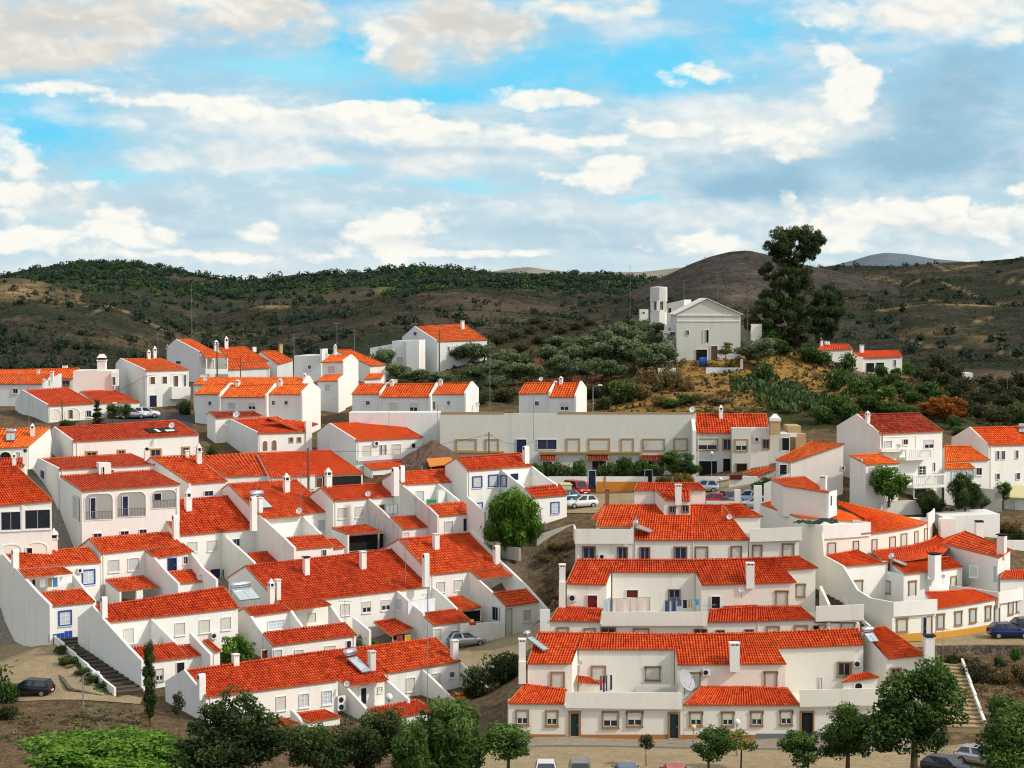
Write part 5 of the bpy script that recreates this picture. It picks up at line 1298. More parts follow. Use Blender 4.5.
# big band of roof sweeping round below the upper windows
uu0 = blk['uR']; 
band = h.slope((884,563),(944,553.6),(872,551),(938,534),v=m2['v']+.02,run=m2['vr']-m2['v'],back=0,skew=True,walls=False,tile='tile_bright')
dish_px(930,577.6,176,2.4,'white dish left of the flue of the curved building'); dish_px(943,576.6,176,2.3,'white dish right of the flue of the curved building')
# stepped side wall (end of the fan)
top = [F.U(760,504.5,-.05),F.U(779,514.5,-.05),F.U(801,521.6,-.05),F.U(822,525.4,-.05),F.U(824.6,555.4,-.05),F.U(843.6,565.8,-.05),F.U(858,590,-.05),F.U(871,598,-.05),(0.,zpar_t)]
pr_ = [(v,z) for v,z in top]+[(0.,h.bottom),(top[0][0],h.bottom)]
h.prism('side_wall',-.05,pr_,.13,'wall_white_lit')
CV=h; CVm=m2
# right part of the lower tier
h = House('curved_house','right end of the curved building with a high white parapet, cut by the picture edge','house',P4,CR,wall='wall_white',tile='tile_bright')
uE = F.V(1075,600,0)[0]
zq0,zq1 = F.V(1000,592,0)[1],F.V(1000,603.5,0)[1]
h.ribbon('wall',uB,uE,.2,8,h.bottom,zq1,h.wall); h.ribbon('parapet',uB,uE,-.1,.15,zq1,zq0,h.wall); h.ribbon('terrace',uB,uE,.15,8,zq1-.2,zq1+.1,'wall_pink')
h.ribbon('party_wall',uB-.1,uB+.1,-.05,6.,zq1-.4,zq0,'wall_pink')
h.win(994.6,606,999,628.6,'gshut',.2,frame='tan',fw=.08)
for w in ((1008.4,602,1012.6,613.6),(1016.4,600,1020,611)): h.win(*w,'gshut',.2,frame='tan',hood=True,fw=.1)
h.ribbon('painted_base',uB+.2,uE,.12,.2,h.bottom,F.V(1001,624,.2)[1],'ochre_paint',None,F.V(1060,612,.2)[1])
# wing turned away to the right
FW = Fr(999.6,557.6,190,52)
w_ = House('house','white wing with grey side wall and orange-red roof right of the curved building','house',FW,CR,wall='wall_white',tile='tile_bright')
mw = w_.slope((999.6,557.6),(1011.5,549.6),(943,543.5),(965,531.),run=9.,skew=True,back=3.)
w_.win(970,566.4,977.6,576.6,'gshut',u=mw['uL']+.05,frame='white',fw=.05); w_.win(994,566,997,582,'gshut',u=mw['uL']+.05,frame='white',fw=.06)
w_.chimney(mw,997.6,534,1006,553,'slab','wall_pink',deep=.8)
k = House('house','low red roofed annex with white walls at the right edge behind the curved parapet','house',Fr(1000,579,186,10),CR,wall='wall_white',tile='tile_bright')
k.slope((1000,578.6),(1040,578),(1005,571),(1035,570),run=3.,skew=True)
# ---------- upper tier of the fan
vT, _ = F.U(822,540,0)
h = House('curved_house','upper curved tier with a row of small shuttered windows and orange fan-shaped roof','house',P4,CR,wall='wall_cream',tile='tile_orange')
h.ribbon('wall',0.1,F.V(941,520,vT)[0],vT,vT+5,F.V(860,575,vT)[1],F.V(840,535,vT)[1],h.wall)
h.ribbon('wall',0.1,F.V(941,520,vT)[0],vT+.02,vT+4,F.V(860,575,vT)[1]-.1,F.V(900,531,vT)[1],h.wall)
zp0,zp1 = F.V(826,525,vT-.2)[1],F.V(826,538.8,vT-.2)[1]
uP = F.V(870.6,525,vT-.2)[0]
h.ribbon('parapet',-.05,uP,vT-.2,vT-.04,zp1,zp0,'wall_white'); h.ribbon('terrace',0.1,uP,vT-.04,vT+3.9,zp1+.2,zp1+.5,'wall_pink'); h.ribbon('parapet',uP-.1,uP+.05,vT-.2,vT+2.4,zp1,zp0,'wall_white')
vA,zA = F.U(801,518,0.05)
rA = h.slope((801,518),(872,521),(761,504.2),(842,494.5),u0=0.05,back=0,name='roof',bottom=zp1-.5)
rB = h.slope((862,533.4),(927.5,522.6),(826,496.5),(848,495),v=vT-.3,run=rA['vr']-vT+.3,back=0,name='roof',skew=True,walls=False,vg='R',cap=False)
for w in ((828,543,835.4,553.6),(853.4,541.4,858.4,551.6),(872,539.6,876.6,549.6),(889.6,537,895,547),(900.8,534,906.4,545.4),(914.4,531.6,917.6,543),(924,528.6,927,540.4),(930.6,526,934.4,537.6)): h.win(*w,'shut',vT,frame='tan',fw=.07,sill=False)
h.ribbon('parapet',F.V(928.4,515,vT-.2)[0],F.V(942,515,vT-.2)[0],vT-.2,vT,F.V(930,525,vT-.2)[1],F.V(930,513,vT-.2)[1],'wall_white')
UT=h
B=MB(); o=at(816,521.5,F.xy(2,vT+2)[1]); r=thing('tarpaulin','crumpled dark green tarpaulin on the upper curved terrace','tarpaulin',(o[0],o[1],o[2]-.3),.2)
nx_,ny_=14,6; V=[(-2.2+4.4*i/(nx_-1),-.9+1.8*j/(ny_-1),.15+.45*math.sin(i*1.3+j)*math.cos(j*1.1+i*.4)*.5+.35*math.exp(-((j-2.5)/1.8)**2)*(.5+.8*i/nx_)) for j in range(ny_) for i in range(nx_)]
mkobj('sheet',V,[(j*nx_+i,j*nx_+i+1,(j+1)*nx_+i+1,(j+1)*nx_+i) for j in range(ny_-1) for i in range(nx_-1)],'tarp',r)
FD = Fr(784,485.4,199,-24)
h = House('roof_house','small white upper storey with orange roof and two blue windows in its right wall','house',FD,CR,wall='wall_pink',tile='tile_orange')
m = h.slope((784,485.4),(829,492.4),(771,479.2),(805,476.8),v=0,run=5.,skew=True,back=2.,bottom=FD.V(800,508,0)[1]-1.)
h.ribbon('wall',FD.V(829,500,.22)[0]-.3,FD.V(829,500,.22)[0],.1,3.6,FD.V(829,509,0)[1]-1,FD.V(829,493.5,0)[1],'wall_white')
uR=FD.V(829,500,.22)[0]
for px in (830.6,836.6):
    v_,z_=FD.U(px,501,uR); h.ribbon('window',uR,uR+.03,v_-.02,v_+.45,z_-.5,z_+.5,'pane_blue')
h.chimney(m,820,476,827,489,'plain','wall_pink',deep=.7)
k = House('yard_wall','long pinkish white walls stepping down behind the small upper storey','wall',Fr(801,469,226,-24),None,wall='wall_pink')
k.boxpx('wall',801,469.4,864,496,0,.4,'wall_pink',y0r=481.6,y1r=506,down=True); k.boxpx('wall',768,478,785,508,-3,.3,'wall_white',down=True)
k = House('yard_wall','low grey-white terrace walls right of the fan-shaped roof','wall',Fr(884,500,212,8),None,wall='wall_pink')
k.boxpx('wall',850,506,885,512,4,.3,'wall_pink',down=True,y0r=501); k.boxpx('wall',884,501.5,930,518,0,.4,'wall_pink',down=True,y0r=500); k.boxpx('wall',864,494,893,503,6,.4,'wall_white',down=True)
k = House('outbuilding','flat topped white outbuilding behind the curved building with an orange lined flue','outbuilding',Fr(943,515,207,4),None,wall='wall_white')
k.boxpx('wall',943,516.4,1000,540,0,5,'wall_white',down=True,y0r=514); k.boxpx('wall',941,519,955,535,-1.,1.,'wall_white',down=True)
B=MB(); u,z=k.F.V(979,536,-2.); B.box(u-.45,u+.45,-2.4,-1.6,z-k.zb-1.,z-k.zb+1.5); B.box(u-.4,u+.4,-2.35,-1.65,z-k.zb+1.5,z-k.zb+1.7,1); B.obj('chimney',['wall_pink','slot_dark'],k.root)
k = House('garden_wall','pale garden wall at the right edge behind the orange wing','wall',Fr(1000,540,205,0),None)
k.boxpx('wall',1003,540.5,1045,570,0,.4,'wall_white',down=True); k.boxpx('wall',1008,560,1045,575,-2,.3,'wall_pink',down=True)

# ---------- long hall with flat roof
F = Fr(440,413,238,0); h = House('long_building','very long flat topped pale building with a row of ochre framed shuttered windows','building',F,None,wall='wall_hall')
h.boxpx('wall',349,412.6,440,450,9,3.5,'wall_grey',down=True); h.boxpx('wall',440,413.4,696,450,0,.35,'wall_hall',down=True); h.boxpx('flat_roof',440,422,696,450,.35,9,'wall_hall',down=True)
h.boxpx('coping',441,412.2,504,413.8,-.06,.46,'frame_ochre'); h.boxpx('coping',558,412.2,695,413.8,-.06,.46,'frame_ochre')
for w in ((457,440,475.6,450.4),(486.4,440,498,452.4),(567.4,439.4,579,452),(589.4,439.4,609,450),(622,439.4,633,451.4),(643.6,439.6,664,450),(674.6,439.4,686.4,450)): h.win(*w,'shut',-.01,frame='ochre',fw=.14,sill=False)
h.win(516.4,439.4,526.4,453,'bdoor',-.01,frame=None); h.win(537.4,439.6,556.6,449.4,'blue',-.01,frame=None,sill=False)
h.boxpx('ledge',540,452,642,453.6,-.5,.5,'frame_ochre'); h.boxpx('ledge',455,451.4,504,453,-.5,.5,'frame_ochre')
for (x0,x1) in ((540,556),(587.5,608.5),(641,665)): h.slope((x0,459.6),(x1,459.6),(x0+.6,455),(x1-.4,455),v=-1.2,run=1.15,back=0,walls=False,tile='tile_old',name='awning',cap=False)
h.win(543,462,552,474,'bdoor',-.01,frame='white',fw=.05); h.win(592,461,606,474,'dark',-.01,frame='white',fw=.05); h.win(645,462,664,474,'dark',-.01,frame='white',fw=.05)
HL=h
F = Fr(696,433,236,0); h = House('house','two-storey house joined to the long hall, with boxy bay and orange-brown chimney','house',F,None,wall='wall_hall',tile='tile')
m = h.slope((696,433),(770,433),(698.6,414),(770,414),v=0,run=3.6,back=3.)
h.prism('parapet',m['uL']-.2,[(-.1,m['zL']+.3),(m['vr'],m['zrL']+.5),(m['vr'],h.bottom),(-.1,h.bottom)],.22,'wall_white')
h.boxpx('bay',732,428,751,470,-1.2,1.5,'wall_hall',down=True); h.boxpx('bay',751,427.6,769.6,470,-.6,.9,'wall_pink',down=True)
h.win(697.6,439.4,717,449.8,'half',m['vw'],frame='ochre',fw=.14,sill=False); h.win(723.4,439.6,731.6,449.6,'dark',m['vw'],frame='ochre',fw=.15,sill=False)
h.win(735.6,440,747,450.4,'half',-1.21,frame='ochre',fw=.14,sill=False); h.win(763,440,769,448.6,'dark',-.61,frame='ochre',fw=.12,sill=False)
h.win(736.4,464,746.6,474,'void',-1.21,frame='ochre',fw=.12,sill=False); h.win(723,458.6,731.4,482,'void',m['vw'],frame=None); h.win(699,461,717,476,'void',m['vw'],frame=None)
B=MB(); u,z=h.F.V(775,434,-1.2); B.box(u-.6,u+.6,-1.6,-.6,z-h.zb-.1,z-h.zb+1.6,0); B.box(u-.68,u+.68,-1.7,-.5,z-h.zb+1.6,z-h.zb+2.,1); B.box(u-.6,u+.6,-1.6,-.6,z-h.zb+2.,z-h.zb+2.5,1,.4,.4); B.obj('chimney',['render_tan','wall_white'],h.root)
h.boxpx('side_block',770,434,790,470,.3,5,'wall_hall',down=True); h.win(782,438,789,450,'void',.29,frame=None)
h.chimney(m,718.6,406,723.2,418.4,'pot'); dish_px(692.4,409.4,236,3.,'white dish on the right end of the long flat hall')
aircon(h,754,437,760,441.4,-.61,'air conditioner on the pink bay beside the orange-brown chimney')
k = House('outbuilding','tan rendered blocks with stair parapets right of the orange-brown chimney','outbuilding',Fr(788,426,240,0),None,wall='render_tan')
k.boxpx('wall',788,426,801,446,0,4,'render_tan',down=True); k.boxpx('wall',796,434,806,450,-1.5,2,'render_tan',down=True)
k.boxpx('wall',770,433,797,437,-2,.3,'wall_white')
# garden wall and gate in front of the hall
k = House('garden_wall','white garden wall with orange painted base and dark blue gate below the long hall','wall',Fr(600,487,231.5,0),None)
k.boxpx('wall',548,476.6,588,489,0,.25,'wall_white',down=True); k.boxpx('wall',596,476.6,648,489,0,.25,'wall_white',down=True); k.boxpx('wall',652,476.6,735,489,0,.25,'wall_white',down=True)
k.boxpx('painted_base',596.4,481.6,648,489,-.03,.03,'orange_paint',down=True); k.boxpx('painted_base',576,482,588,489,-.03,.03,'orange_paint',down=True)
k.win(588.6,470.5,595.6,485,'bdoor',.05,frame=None); k.win(645,470,652,483,'void',.05,frame=None); k.boxpx('pier',604,476,606,487,-.06,.06,'frame_ochre')
# ---------- mono pitch house
F = Fr(790,462.3,216,8); h = House('house','white house with a single orange slope falling to the left and a small square window','house',F,None,wall='wall_pink',tile='tile_orange')
m = h.slope((790,462.3),(844.4,443.6),(776,459.6),(812.6,441.4),v=0,run=7.,skew=True,back=0)
h.win(841.4,467-.5,844,470,'dark',m['vw'],frame=None,sill=False) ; h.win(779.6,464.6,786.6,474.6,'void',.1,frame=None)
k = House('outbuilding','low building with an orange lean-to roof and white wall beside the parked cars','outbuilding',Fr(757,474.6,226,-4),None,wall='wall_pink',tile='tile_orange')
k.slope((757.5,476),(777,468.4),(743,473.4),(768,467),run=4.,skew=True,back=0); k.boxpx('wall',729,476.6,758,486,-.2,.3,'wall_white',down=True); k.boxpx('planter',729.6,475,742,479.6,-.4,.2,'door_red')
k = House('garden_wall','white wall with square piers between the parked cars and the curved building','wall',Fr(757,486,211,-4),None,wall='wall_pink')
k.boxpx('wall',764,484,790,505,3.,.3,'wall_pink',down=True,y0r=473); k.boxpx('pier',754,486,762,508,0.,.7,'wall_white',down=True); k.boxpx('pier',734.6,490,740.6,504,-1.,.6,'wall_white',down=True); k.boxpx('wall',706,501,735,508,-1.,.2,'wall_cream',down=True)
# ---------- villa with balconies
F = Fr(881.5,433.6,217,26); h = House('villa','large white villa with a mottled dark red roof, two balustraded balconies and a glazed lean-to','house',F,None,wall='wall_white',tile='tile_old')
m = h.slope((881.5,433.6),(943.6,431),(857,415),(918,413))
h.party(m['uL']-.02,[(m['vr']+3.8,m['zrL']-1.6),(m['vr'],m['zrL']+.02),(m['v']+.4,m['zL']+.06)],.1,'wall_pink')
h.opening(883,437,915.6,449.5,m['vw'],mat='wall_cream',name='loggia'); h.win(885,441,891.4,448,'gshut',m['vw']-.02,frame='white',fw=.06); h.win(903,439.4,907.6,444.6,'dark',m['vw']-.02,frame='white',fw=.06)
h.win(924.4,439.8,933.4,448.4,'half',m['vw'],frame='white',fw=.06); h.win(919,466.6,925.2,475,'mull',m['vw'],frame='grey',fw=.06); h.win(933.4,462.6,934.8,471,'void',m['vw'],frame='white',fw=.05)
def balcony(x0,y0,x1,y1,d,fl):
    h.boxpx('balcony',x0,y1-2.4,x1,y1,m['v']-d,d+.2,'wall_white',y0r=y1-3.6,y1r=y1-1.2)
    B=MB(); u0=F.V(x0,y0,m['v']-d)[0]; u1=F.V(x1,y0,m['v']-d)[0]; zt=F.V(x0,y0,m['v']-d)[1]-h.zb; z0=F.V(x0,y1-2.4,m['v']-d)[1]-h.zb; vv=m['v']-d
    B.box(u0,u1,vv,vv+.18,zt-.14,zt); B.box(u0,u0+.3,vv-.02,vv+.2,z0,zt-.14); B.box(u1-.3,u1,vv-.02,vv+.2,z0,zt-.14); n=int((u1-u0)/.28)
    for i in range(1,n): B.cyl((u0+i*.28,vv+.09,z0),(u0+i*.28,vv+.09,zt-.14),.06,.06,6)
    for q in (u0,u1-.16): B.box(q,q+.16,vv+.2,m['v'],zt-.14,zt); 
    B.obj('balustrade',['trim_white'],h.root)
balcony(906,449.8,933,460.6,1.3,0); balcony(913,475.6,946,488.4,2.2,0)
h.boxpx('wall',881.5,448.8,907,452,m['v']-.5,.7,'wall_pink')
cn = h.slope((867,464.2),(900,463),(850,455.4),(880,454),v=-3.2,run=3.,skew=True,back=0,tile='tile_orange')
h.win(869.6,467.4,882.6,475,'light',cn['vw'],frame='white',fw=.06); h.win(884.6,467,897.6,474.4,'light',cn['vw'],frame='white',fw=.06); h.win(852.,459,862,476,'light',u=cn['uL'],frame='white',fw=.06)
h.opening(914,489,926,498,m['v']-1.9,mat='dark_void',name='cellar_opening'); h.chimney(m,865.6,411.6,869.6,422.6,'pot')
dish_px(898,446.4,215,2.8,'white dish hanging in the loggia of the villa')
F = Fr(944.6,461.7,222,14); h = House('house','white house with two tiers of bright orange roof, joined to the villa','house',F,None,wall='wall_white',tile='tile_orange')
m = h.slope((944.6,461.7),(989.6,459.6),(944.6,446),(970,446),v=0,run=4.,skew=True)
e = h.slope((944.6,469),(975,468),(944.6,464),(969,463),v=-1.6,run=1.5,skew=True,back=0)
for w in ((952,471,958,481),(959.6,470.4,967,481)): h.win(*w,'light',e['vw'],frame='white',fw=.07)
h.win(976,468,981.6,475,'dark',m['vw'],frame='white',fw=.05); h.win(970,470,973.4,480,'gshut',e['vw'],frame='white',fw=.05)
F = Fr(990,445,226,24); h = House('house','white house at the right edge with narrow dark blue windows and an orange-red roof','house',F,None,wall='wall_white',tile='tile_bright')
m = h.slope((990,445),(1050,443.6),(970,428),(1030,426.4))
h.party(m['uL']-.02,[(m['vr']+3.4,m['zrL']-1.5),(m['vr'],m['zrL']+.02),(m['v']+.4,m['zL']+.06)],.1,'wall_pink')
for w in ((996,451,999,459.6),(1001.4,451,1004.8,459.4),(1015.4,450.4,1018,458.6),(1016,473,1019.6,479.4),(996,473.6,999.4,479.4)): h.win(*w,'blue',m['vw'],frame=None,sill=False)
aircon_u = F.U(963,441,m['uL'])
solar(h,m,1018.6,425.4,1026,430.6,1022,434,'solar tank on the roof at the right edge')
h = House('shed','low shed with a pale yellow roof and white door at the right edge','shed',Fr(1004,496,220,-20),None)
h.boxpx('wall',1003,497,1030,514,0,4,'wall_grey',down=True); 
B=MB(); u0,z0=h.F.V(1001,497,-.3); u1=h.F.V(1034,497,-.3)[0]; z0-=h.zb; B.add([(u0,-.4,z0),(u1,-.4,z0),(u1,4.2,z0+1.),(u0,4.2,z0+1.),(u0,-.4,z0-.1),(u1,-.4,z0-.1),(u1,4.2,z0+.9),(u0,4.2,z0+.9)],[(0,1,2,3),(0,4,5,1),(1,5,6,2),(2,6,7,3),(3,7,4,0),(7,6,5,4)]); B.obj('roof',['roof_yellow'],h.root)
h.win(1010,501,1015,514,'shutdoor',0,frame='white',fw=.05)
k = House('garden_wall','low concrete terrace walls below the villa gardens','wall',Fr(960,490,219,4),None)
k.boxpx('wall',958,486,978,494,0,.3,'concrete',down=True); k.boxpx('wall',978,488,1002,497,-1,.3,'concrete',down=True,y0r=490)
# ---------- hilltop house
F = Fr(677,314,300,0); h = House('hilltop_house','pale gable fronted house alone on the hilltop with a brown lower door','house',F,None,wall='wall_hall')
u0,ze = F.V(676.6,314,0); u1 = F.V(740.6,314,0)[0]; ua,za = F.V(706.6,299,0); zb=h.bottom
V=[];Fc=[]
for v in (0,11):
    V += [h.L(u0,v,zb),h.L(u1,v,zb),h.L(u1,v,ze),h.L(ua,v,za),h.L(u0,v,ze)]
mkobj('wall',V,[(0,1,2,3,4),(9,8,7,6,5),(1,6,7,2),(0,4,9,5)],'wall_hall',h.root)
for (p,q) in (((u0-.4,ze-.15),(ua,za+.05)),((ua,za+.05),(u1+.4,ze-.15))):
    V=[h.L(p[0],-.35,p[1]),h.L(q[0],-.35,q[1]),h.L(q[0],11.3,q[1]),h.L(p[0],11.3,p[1])]; V+=[(x,y,z+.12) for x,y,z in V]
    mkobj('roof',V,[(3,2,1,0),(4,5,6,7),(0,1,5,4),(1,2,6,5),(2,3,7,6),(3,0,4,7)],'wall_pink',h.root)
h.boxpx('cornice',676.6,314.6,740.6,315.8,-.14,.14,'wall_cream'); h.boxpx('cornice',677,320.6,740,321.6,-.1,.1,'wall_cream')
h.win(686,330.4,689,335,'blue',0,frame='white',fw=.06,sill=False); h.win(703.4,330,706,342.4,'shutdoor',0,frame='white',fw=.05); h.win(706.2,330,708.6,342.4,'void',0,frame=None); h.win(711,346,717.4,366,'brdoor',0,frame='white',fw=.1); h.win(696,349.6,707,362,'void',0,frame=None)
h.boxpx('annex',663,331,677,350,1,6,'wall_pink',down=True); h.boxpx('annex',668,324,677,332,3,3,'wall_grey'); h.win(670,332,675,335.4,'dark',1,frame=None,sill=False); h.boxpx('chimney',664.6,325,667.4,334,2,.5,'wall_pink')
k = House('retaining_wall','pale retaining wall in front of the hilltop house','wall',Fr(708,368,293,0),None,wall='wall_grey')
k.boxpx('wall',706,367.6,742.6,378,0,.4,'wall_grey',down=True); k.boxpx('post',740.6,359,743,376,-.1,.4,'wall_white',down=True); k.boxpx('wall',658,368,676,380,.5,.4,'wall_grey',down=True)
k = House('garden_wall','white gate wall right of the hilltop house','wall',Fr(742,331,306,0),None); k.boxpx('wall',740,325,752,331,6,.4,'wall_grey',down=True); k.boxpx('wall',751,324,762,334,0,.4,'wall_white',down=True)
# water tower
o = at(658.6,322,330); r = thing('water_tower','stained white water tower on open legs behind the hilltop house','water tower',(o[0],o[1],o[2]-3),0)
sc=330/FP; zt=at(658.6,287,330)[2]-o[2]+3; z1=at(658.6,301.4,330)[2]-o[2]+3; z2=at(658.6,310,330)[2]-o[2]+3
B=MB(); B.lathe([(8.6*sc,z1),(8.6*sc,zt-.15),(8.3*sc,zt),(.01,zt+.1)],8); B.lathe([(.01,z1),(8.6*sc,z1)],8); B.obj('tank',['wall_stained'],r)
for a in range(6):
    B=MB(); B.box(-.28,.28,-.28,.28,z2-.2,z1+.05); c,s_=math.cos(a*1.047+.4)*7.2*sc,math.sin(a*1.047+.4)*7.2*sc; B.V=[(x+c,y+s_,z) for x,y,z in B.V]; B.obj('leg',['wall_white'],r)
B=MB(); B.lathe([(8.2*sc,-2),(8.2*sc,z2),(.01,z2)],8); B.obj('base',['wall_white'],r); B=MB(); B.cyl((0,0,z2),(0,0,z1),.5,n=8); B.obj('core',['render_tan'],r)
k = House('outbuilding','flat white block beside the water tower with a red-brown door','outbuilding',Fr(667,306,332,-20),None)
k.boxpx('wall',667,303.6,684,322,0,5,'wall_white',down=True,y0r=299.6); k.win(668.6,308,671.4,313,'rdoor',0,frame=None)
k = House('outbuilding','tiny white hut left of the water tower','outbuilding',Fr(640,309.6,362,0),None); k.boxpx('wall',640,309.4,648.4,318,0,3,'wall_white',down=True); k.win(643,311.6,644.6,313.6,'void',0,frame=None)
# pair of far white houses right of the eucalyptus
F = Fr(819,349.6,326,8); h = House('house','small white house with a low red roof right of the tall eucalyptus','house',F,None,tile='tile_bright')
m = h.slope((817,350),(853,349.2),(822,344.4),(848,344.4),run=4.,skew=True); h.win(846,352,850,356,'light',m['vw'],frame='white',fw=.05); h.chimney(m,820,338.6,823,346,'plain'); h.boxpx('tank_box',826,341,830,344.6,3,1,'wall_white')
F = Fr(862,358,328,8); h = House('house','long white house with an orange roof and slotted porch, farther right of the tall eucalyptus','house',F,None,tile='tile_bright')
m = h.slope((862,358),(902.4,356.6),(852,351.4),(898,350.4),run=4.,skew=True); h.opening(866,363,874,372,m['vw']); h.opening(876,362.6,884,371.6,m['vw']); h.win(894,360,896,366,'dark',m['vw'],frame=None,sill=False)
h.chimney(m,859.6,345,864,352.4,'plain'); h.boxpx('porch',852,357,863,372,-.4,1.,'wall_cream',down=True)
k = House('house','far white cottage half hidden by trees on the right slope','house',Fr(902,371,330,0),None); k.boxpx('wall',958,373,973,380,0,4,'wall_grey',down=True); k.boxpx('wall',930,376,944,383,3,3,'wall_grey',down=True)
# ================================================================== foliage
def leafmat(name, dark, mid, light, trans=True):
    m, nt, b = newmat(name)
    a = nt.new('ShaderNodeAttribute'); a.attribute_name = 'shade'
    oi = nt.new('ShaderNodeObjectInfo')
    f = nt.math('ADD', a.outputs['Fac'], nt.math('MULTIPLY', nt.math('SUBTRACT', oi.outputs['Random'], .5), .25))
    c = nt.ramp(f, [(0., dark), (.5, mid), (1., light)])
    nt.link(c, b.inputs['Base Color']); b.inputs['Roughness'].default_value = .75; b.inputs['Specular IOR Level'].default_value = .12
    if trans:
        tr = nt.new('ShaderNodeBsdfTranslucent'); nt.link(c, tr.inputs['Color'])
        mx = nt.new('ShaderNodeMixShader'); mx.inputs[0].default_value = .25
        out = nt.n['Material Output']; nt.link(b.outputs[0], mx.inputs[1]); nt.link(tr.outputs[0], mx.inputs[2]); nt.link(mx.outputs[0], out.inputs['Surface'])
L = lambda r, g, b: (r, g, b, 1)
leafmat('leaf_dark', L(.016,.030,.009), L(.050,.080,.022), L(.14,.18,.052))
leafmat('leaf_mid', L(.020,.046,.010), L(.062,.118,.024), L(.15,.23,.050))
leafmat('leaf_wood', L(.012,.022,.013), L(.028,.052,.030), L(.060,.095,.055))
leafmat('leaf_bright', L(.030,.078,.010), L(.080,.18,.020), L(.18,.32,.042))
leafmat('leaf_pepper', L(.030,.060,.014), L(.075,.14,.030), L(.15,.23,.055))
leafmat('leaf_olive', L(.036,.056,.022), L(.105,.145,.060), L(.22,.26,.125))
leafmat('leaf_scrub', L(.020,.024,.009), L(.046,.052,.020), L(.10,.10,.042))
leafmat('leaf_yellow', L(.06,.06,.010), L(.16,.17,.025), L(.30,.29,.05))
leafmat('leaf_rust', L(.10,.030,.008), L(.24,.075,.015), L(.42,.16,.03))
leafmat('leaf_vine', L(.050,.030,.008), L(.15,.10,.018), L(.25,.20,.04))
leafmat('leaf_euca', L(.018,.032,.012), L(.054,.082,.030), L(.14,.18,.072))
leafmat('leaf_cactus', L(.030,.055,.018), L(.075,.12,.040), L(.15,.21,.075), False)
leafmat('leaf_dry', L(.07,.045,.018), L(.16,.11,.045), L(.27,.19,.08))
def leaves(clumps, size, seed, flat=.0, droop=0., aspect=1.):
    """clumps: (x,y,z,rx,ry,rz,n,shade). Returns verts (N,4,3) and shade (N)"""
    r = np.random.RandomState(seed); P, S = [], []
    for (x, y, z, rx, ry, rz, n, sh) in clumps:
        d = r.normal(size=(n, 3)); d /= np.linalg.norm(d, axis=1)[:, None]
        rad = r.uniform(.35, 1.05, n)**.6
        p = d*rad[:, None]*np.array([rx, ry, rz])+np.array([x, y, z])
        nrm = d*.7+r.normal(size=(n, 3))*.8+np.array([0, 0, .35]); nrm /= np.linalg.norm(nrm, axis=1)[:, None]
        a = np.cross(nrm, r.normal(size=(n, 3))); 
        if droop: a = a*(1-droop)+np.array([0, 0, -1.])*droop*2; a -= nrm*(a*nrm).sum(1)[:, None]
        a /= np.linalg.norm(a, axis=1)[:, None]+1e-9
        b = np.cross(nrm, a); s = size*r.uniform(.6, 1.35, n)[:, None]
        a = a*s*aspect; b = b*s/aspect*.62
        P.append(np.stack([p-a, p-b*.9+a*.1, p+a, p+b*.9+a*.1], 1))
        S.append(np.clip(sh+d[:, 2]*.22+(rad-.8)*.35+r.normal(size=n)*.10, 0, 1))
    return np.concatenate(P), np.concatenate(S)
def leaf_mesh(name, P, S, mat):
    n = len(P); me = bpy.data.meshes.new(name)
    me.vertices.add(n*4); me.vertices.foreach_set('co', P.reshape(-1).astype(np.float32))
    me.loops.add(n*4); me.loops.foreach_set('vertex_index', np.arange(n*4, dtype=np.int32))
    me.polygons.add(n); me.polygons.foreach_set('loop_start', np.arange(0, n*4, 4, dtype=np.int32)); me.polygons.foreach_set('loop_total', np.full(n, 4, dtype=np.int32))
    me.materials.append(MATS[mat]); me.update(calc_edges=True)
    a = me.attributes.new('shade', 'FLOAT', 'POINT'); a.data.foreach_set('value', np.repeat(S, 4).astype(np.float32))
    return me
def trunk_mesh(limbs, mat='bark', n=7):
    B = MB()
    for (p, q, r0, r1) in limbs: B.cyl(p, q, r0, r1, n, caps=False)
    me = bpy.data.meshes.new('trunk'); me.from_pydata([tuple(v) for v in B.V], [], B.F); me.materials.append(MATS[mat]); me.polygons.foreach_set('use_smooth', [True]*len(me.polygons)); me.update(); return me
def crown(shape, nc, per, cr, seed, squash=.8, base=.35):
    """clump centres spread through ellipsoids shape=[(x,y,z,rx,ry,rz,weight)]"""
    r = np.random.RandomState(seed); out = []; W = sum(q[6] for q in shape)
    for (x, y, z, rx, ry, rz, w) in shape:
        for k in range(max(1, int(nc*w/W))):
            d = r.normal(size=3); d /= np.linalg.norm(d); rad = r.uniform(.45, 1.)
            c = cr*r.uniform(.65, 1.25)
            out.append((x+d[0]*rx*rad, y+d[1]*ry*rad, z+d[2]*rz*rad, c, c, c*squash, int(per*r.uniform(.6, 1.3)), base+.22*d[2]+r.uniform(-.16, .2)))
    return out
TREES = {}
def tree_kind(key, shape, nc, per, cr, leaf, mat, limbs, seed, bark='bark', droop=0., aspect=1., squash=.8, base=.38):
    cl = crown(shape, nc, per, cr, seed, squash, base); P, S = leaves(cl, leaf, seed+1, droop=droop, aspect=aspect)
    r = random.Random(seed); lb = list(limbs); top = limbs[-1][1] if limbs else (0, 0, .2)
    for k in range(0, len(cl), max(1, len(cl)//9)):
        c = cl[k]; lb.append((top, (c[0]*.85, c[1]*.85, c[2]), (limbs[-1][3] if limbs else .05)*.6, .015))
    TREES[key] = (leaf_mesh('crown', P, S, mat), trunk_mesh(lb, bark))
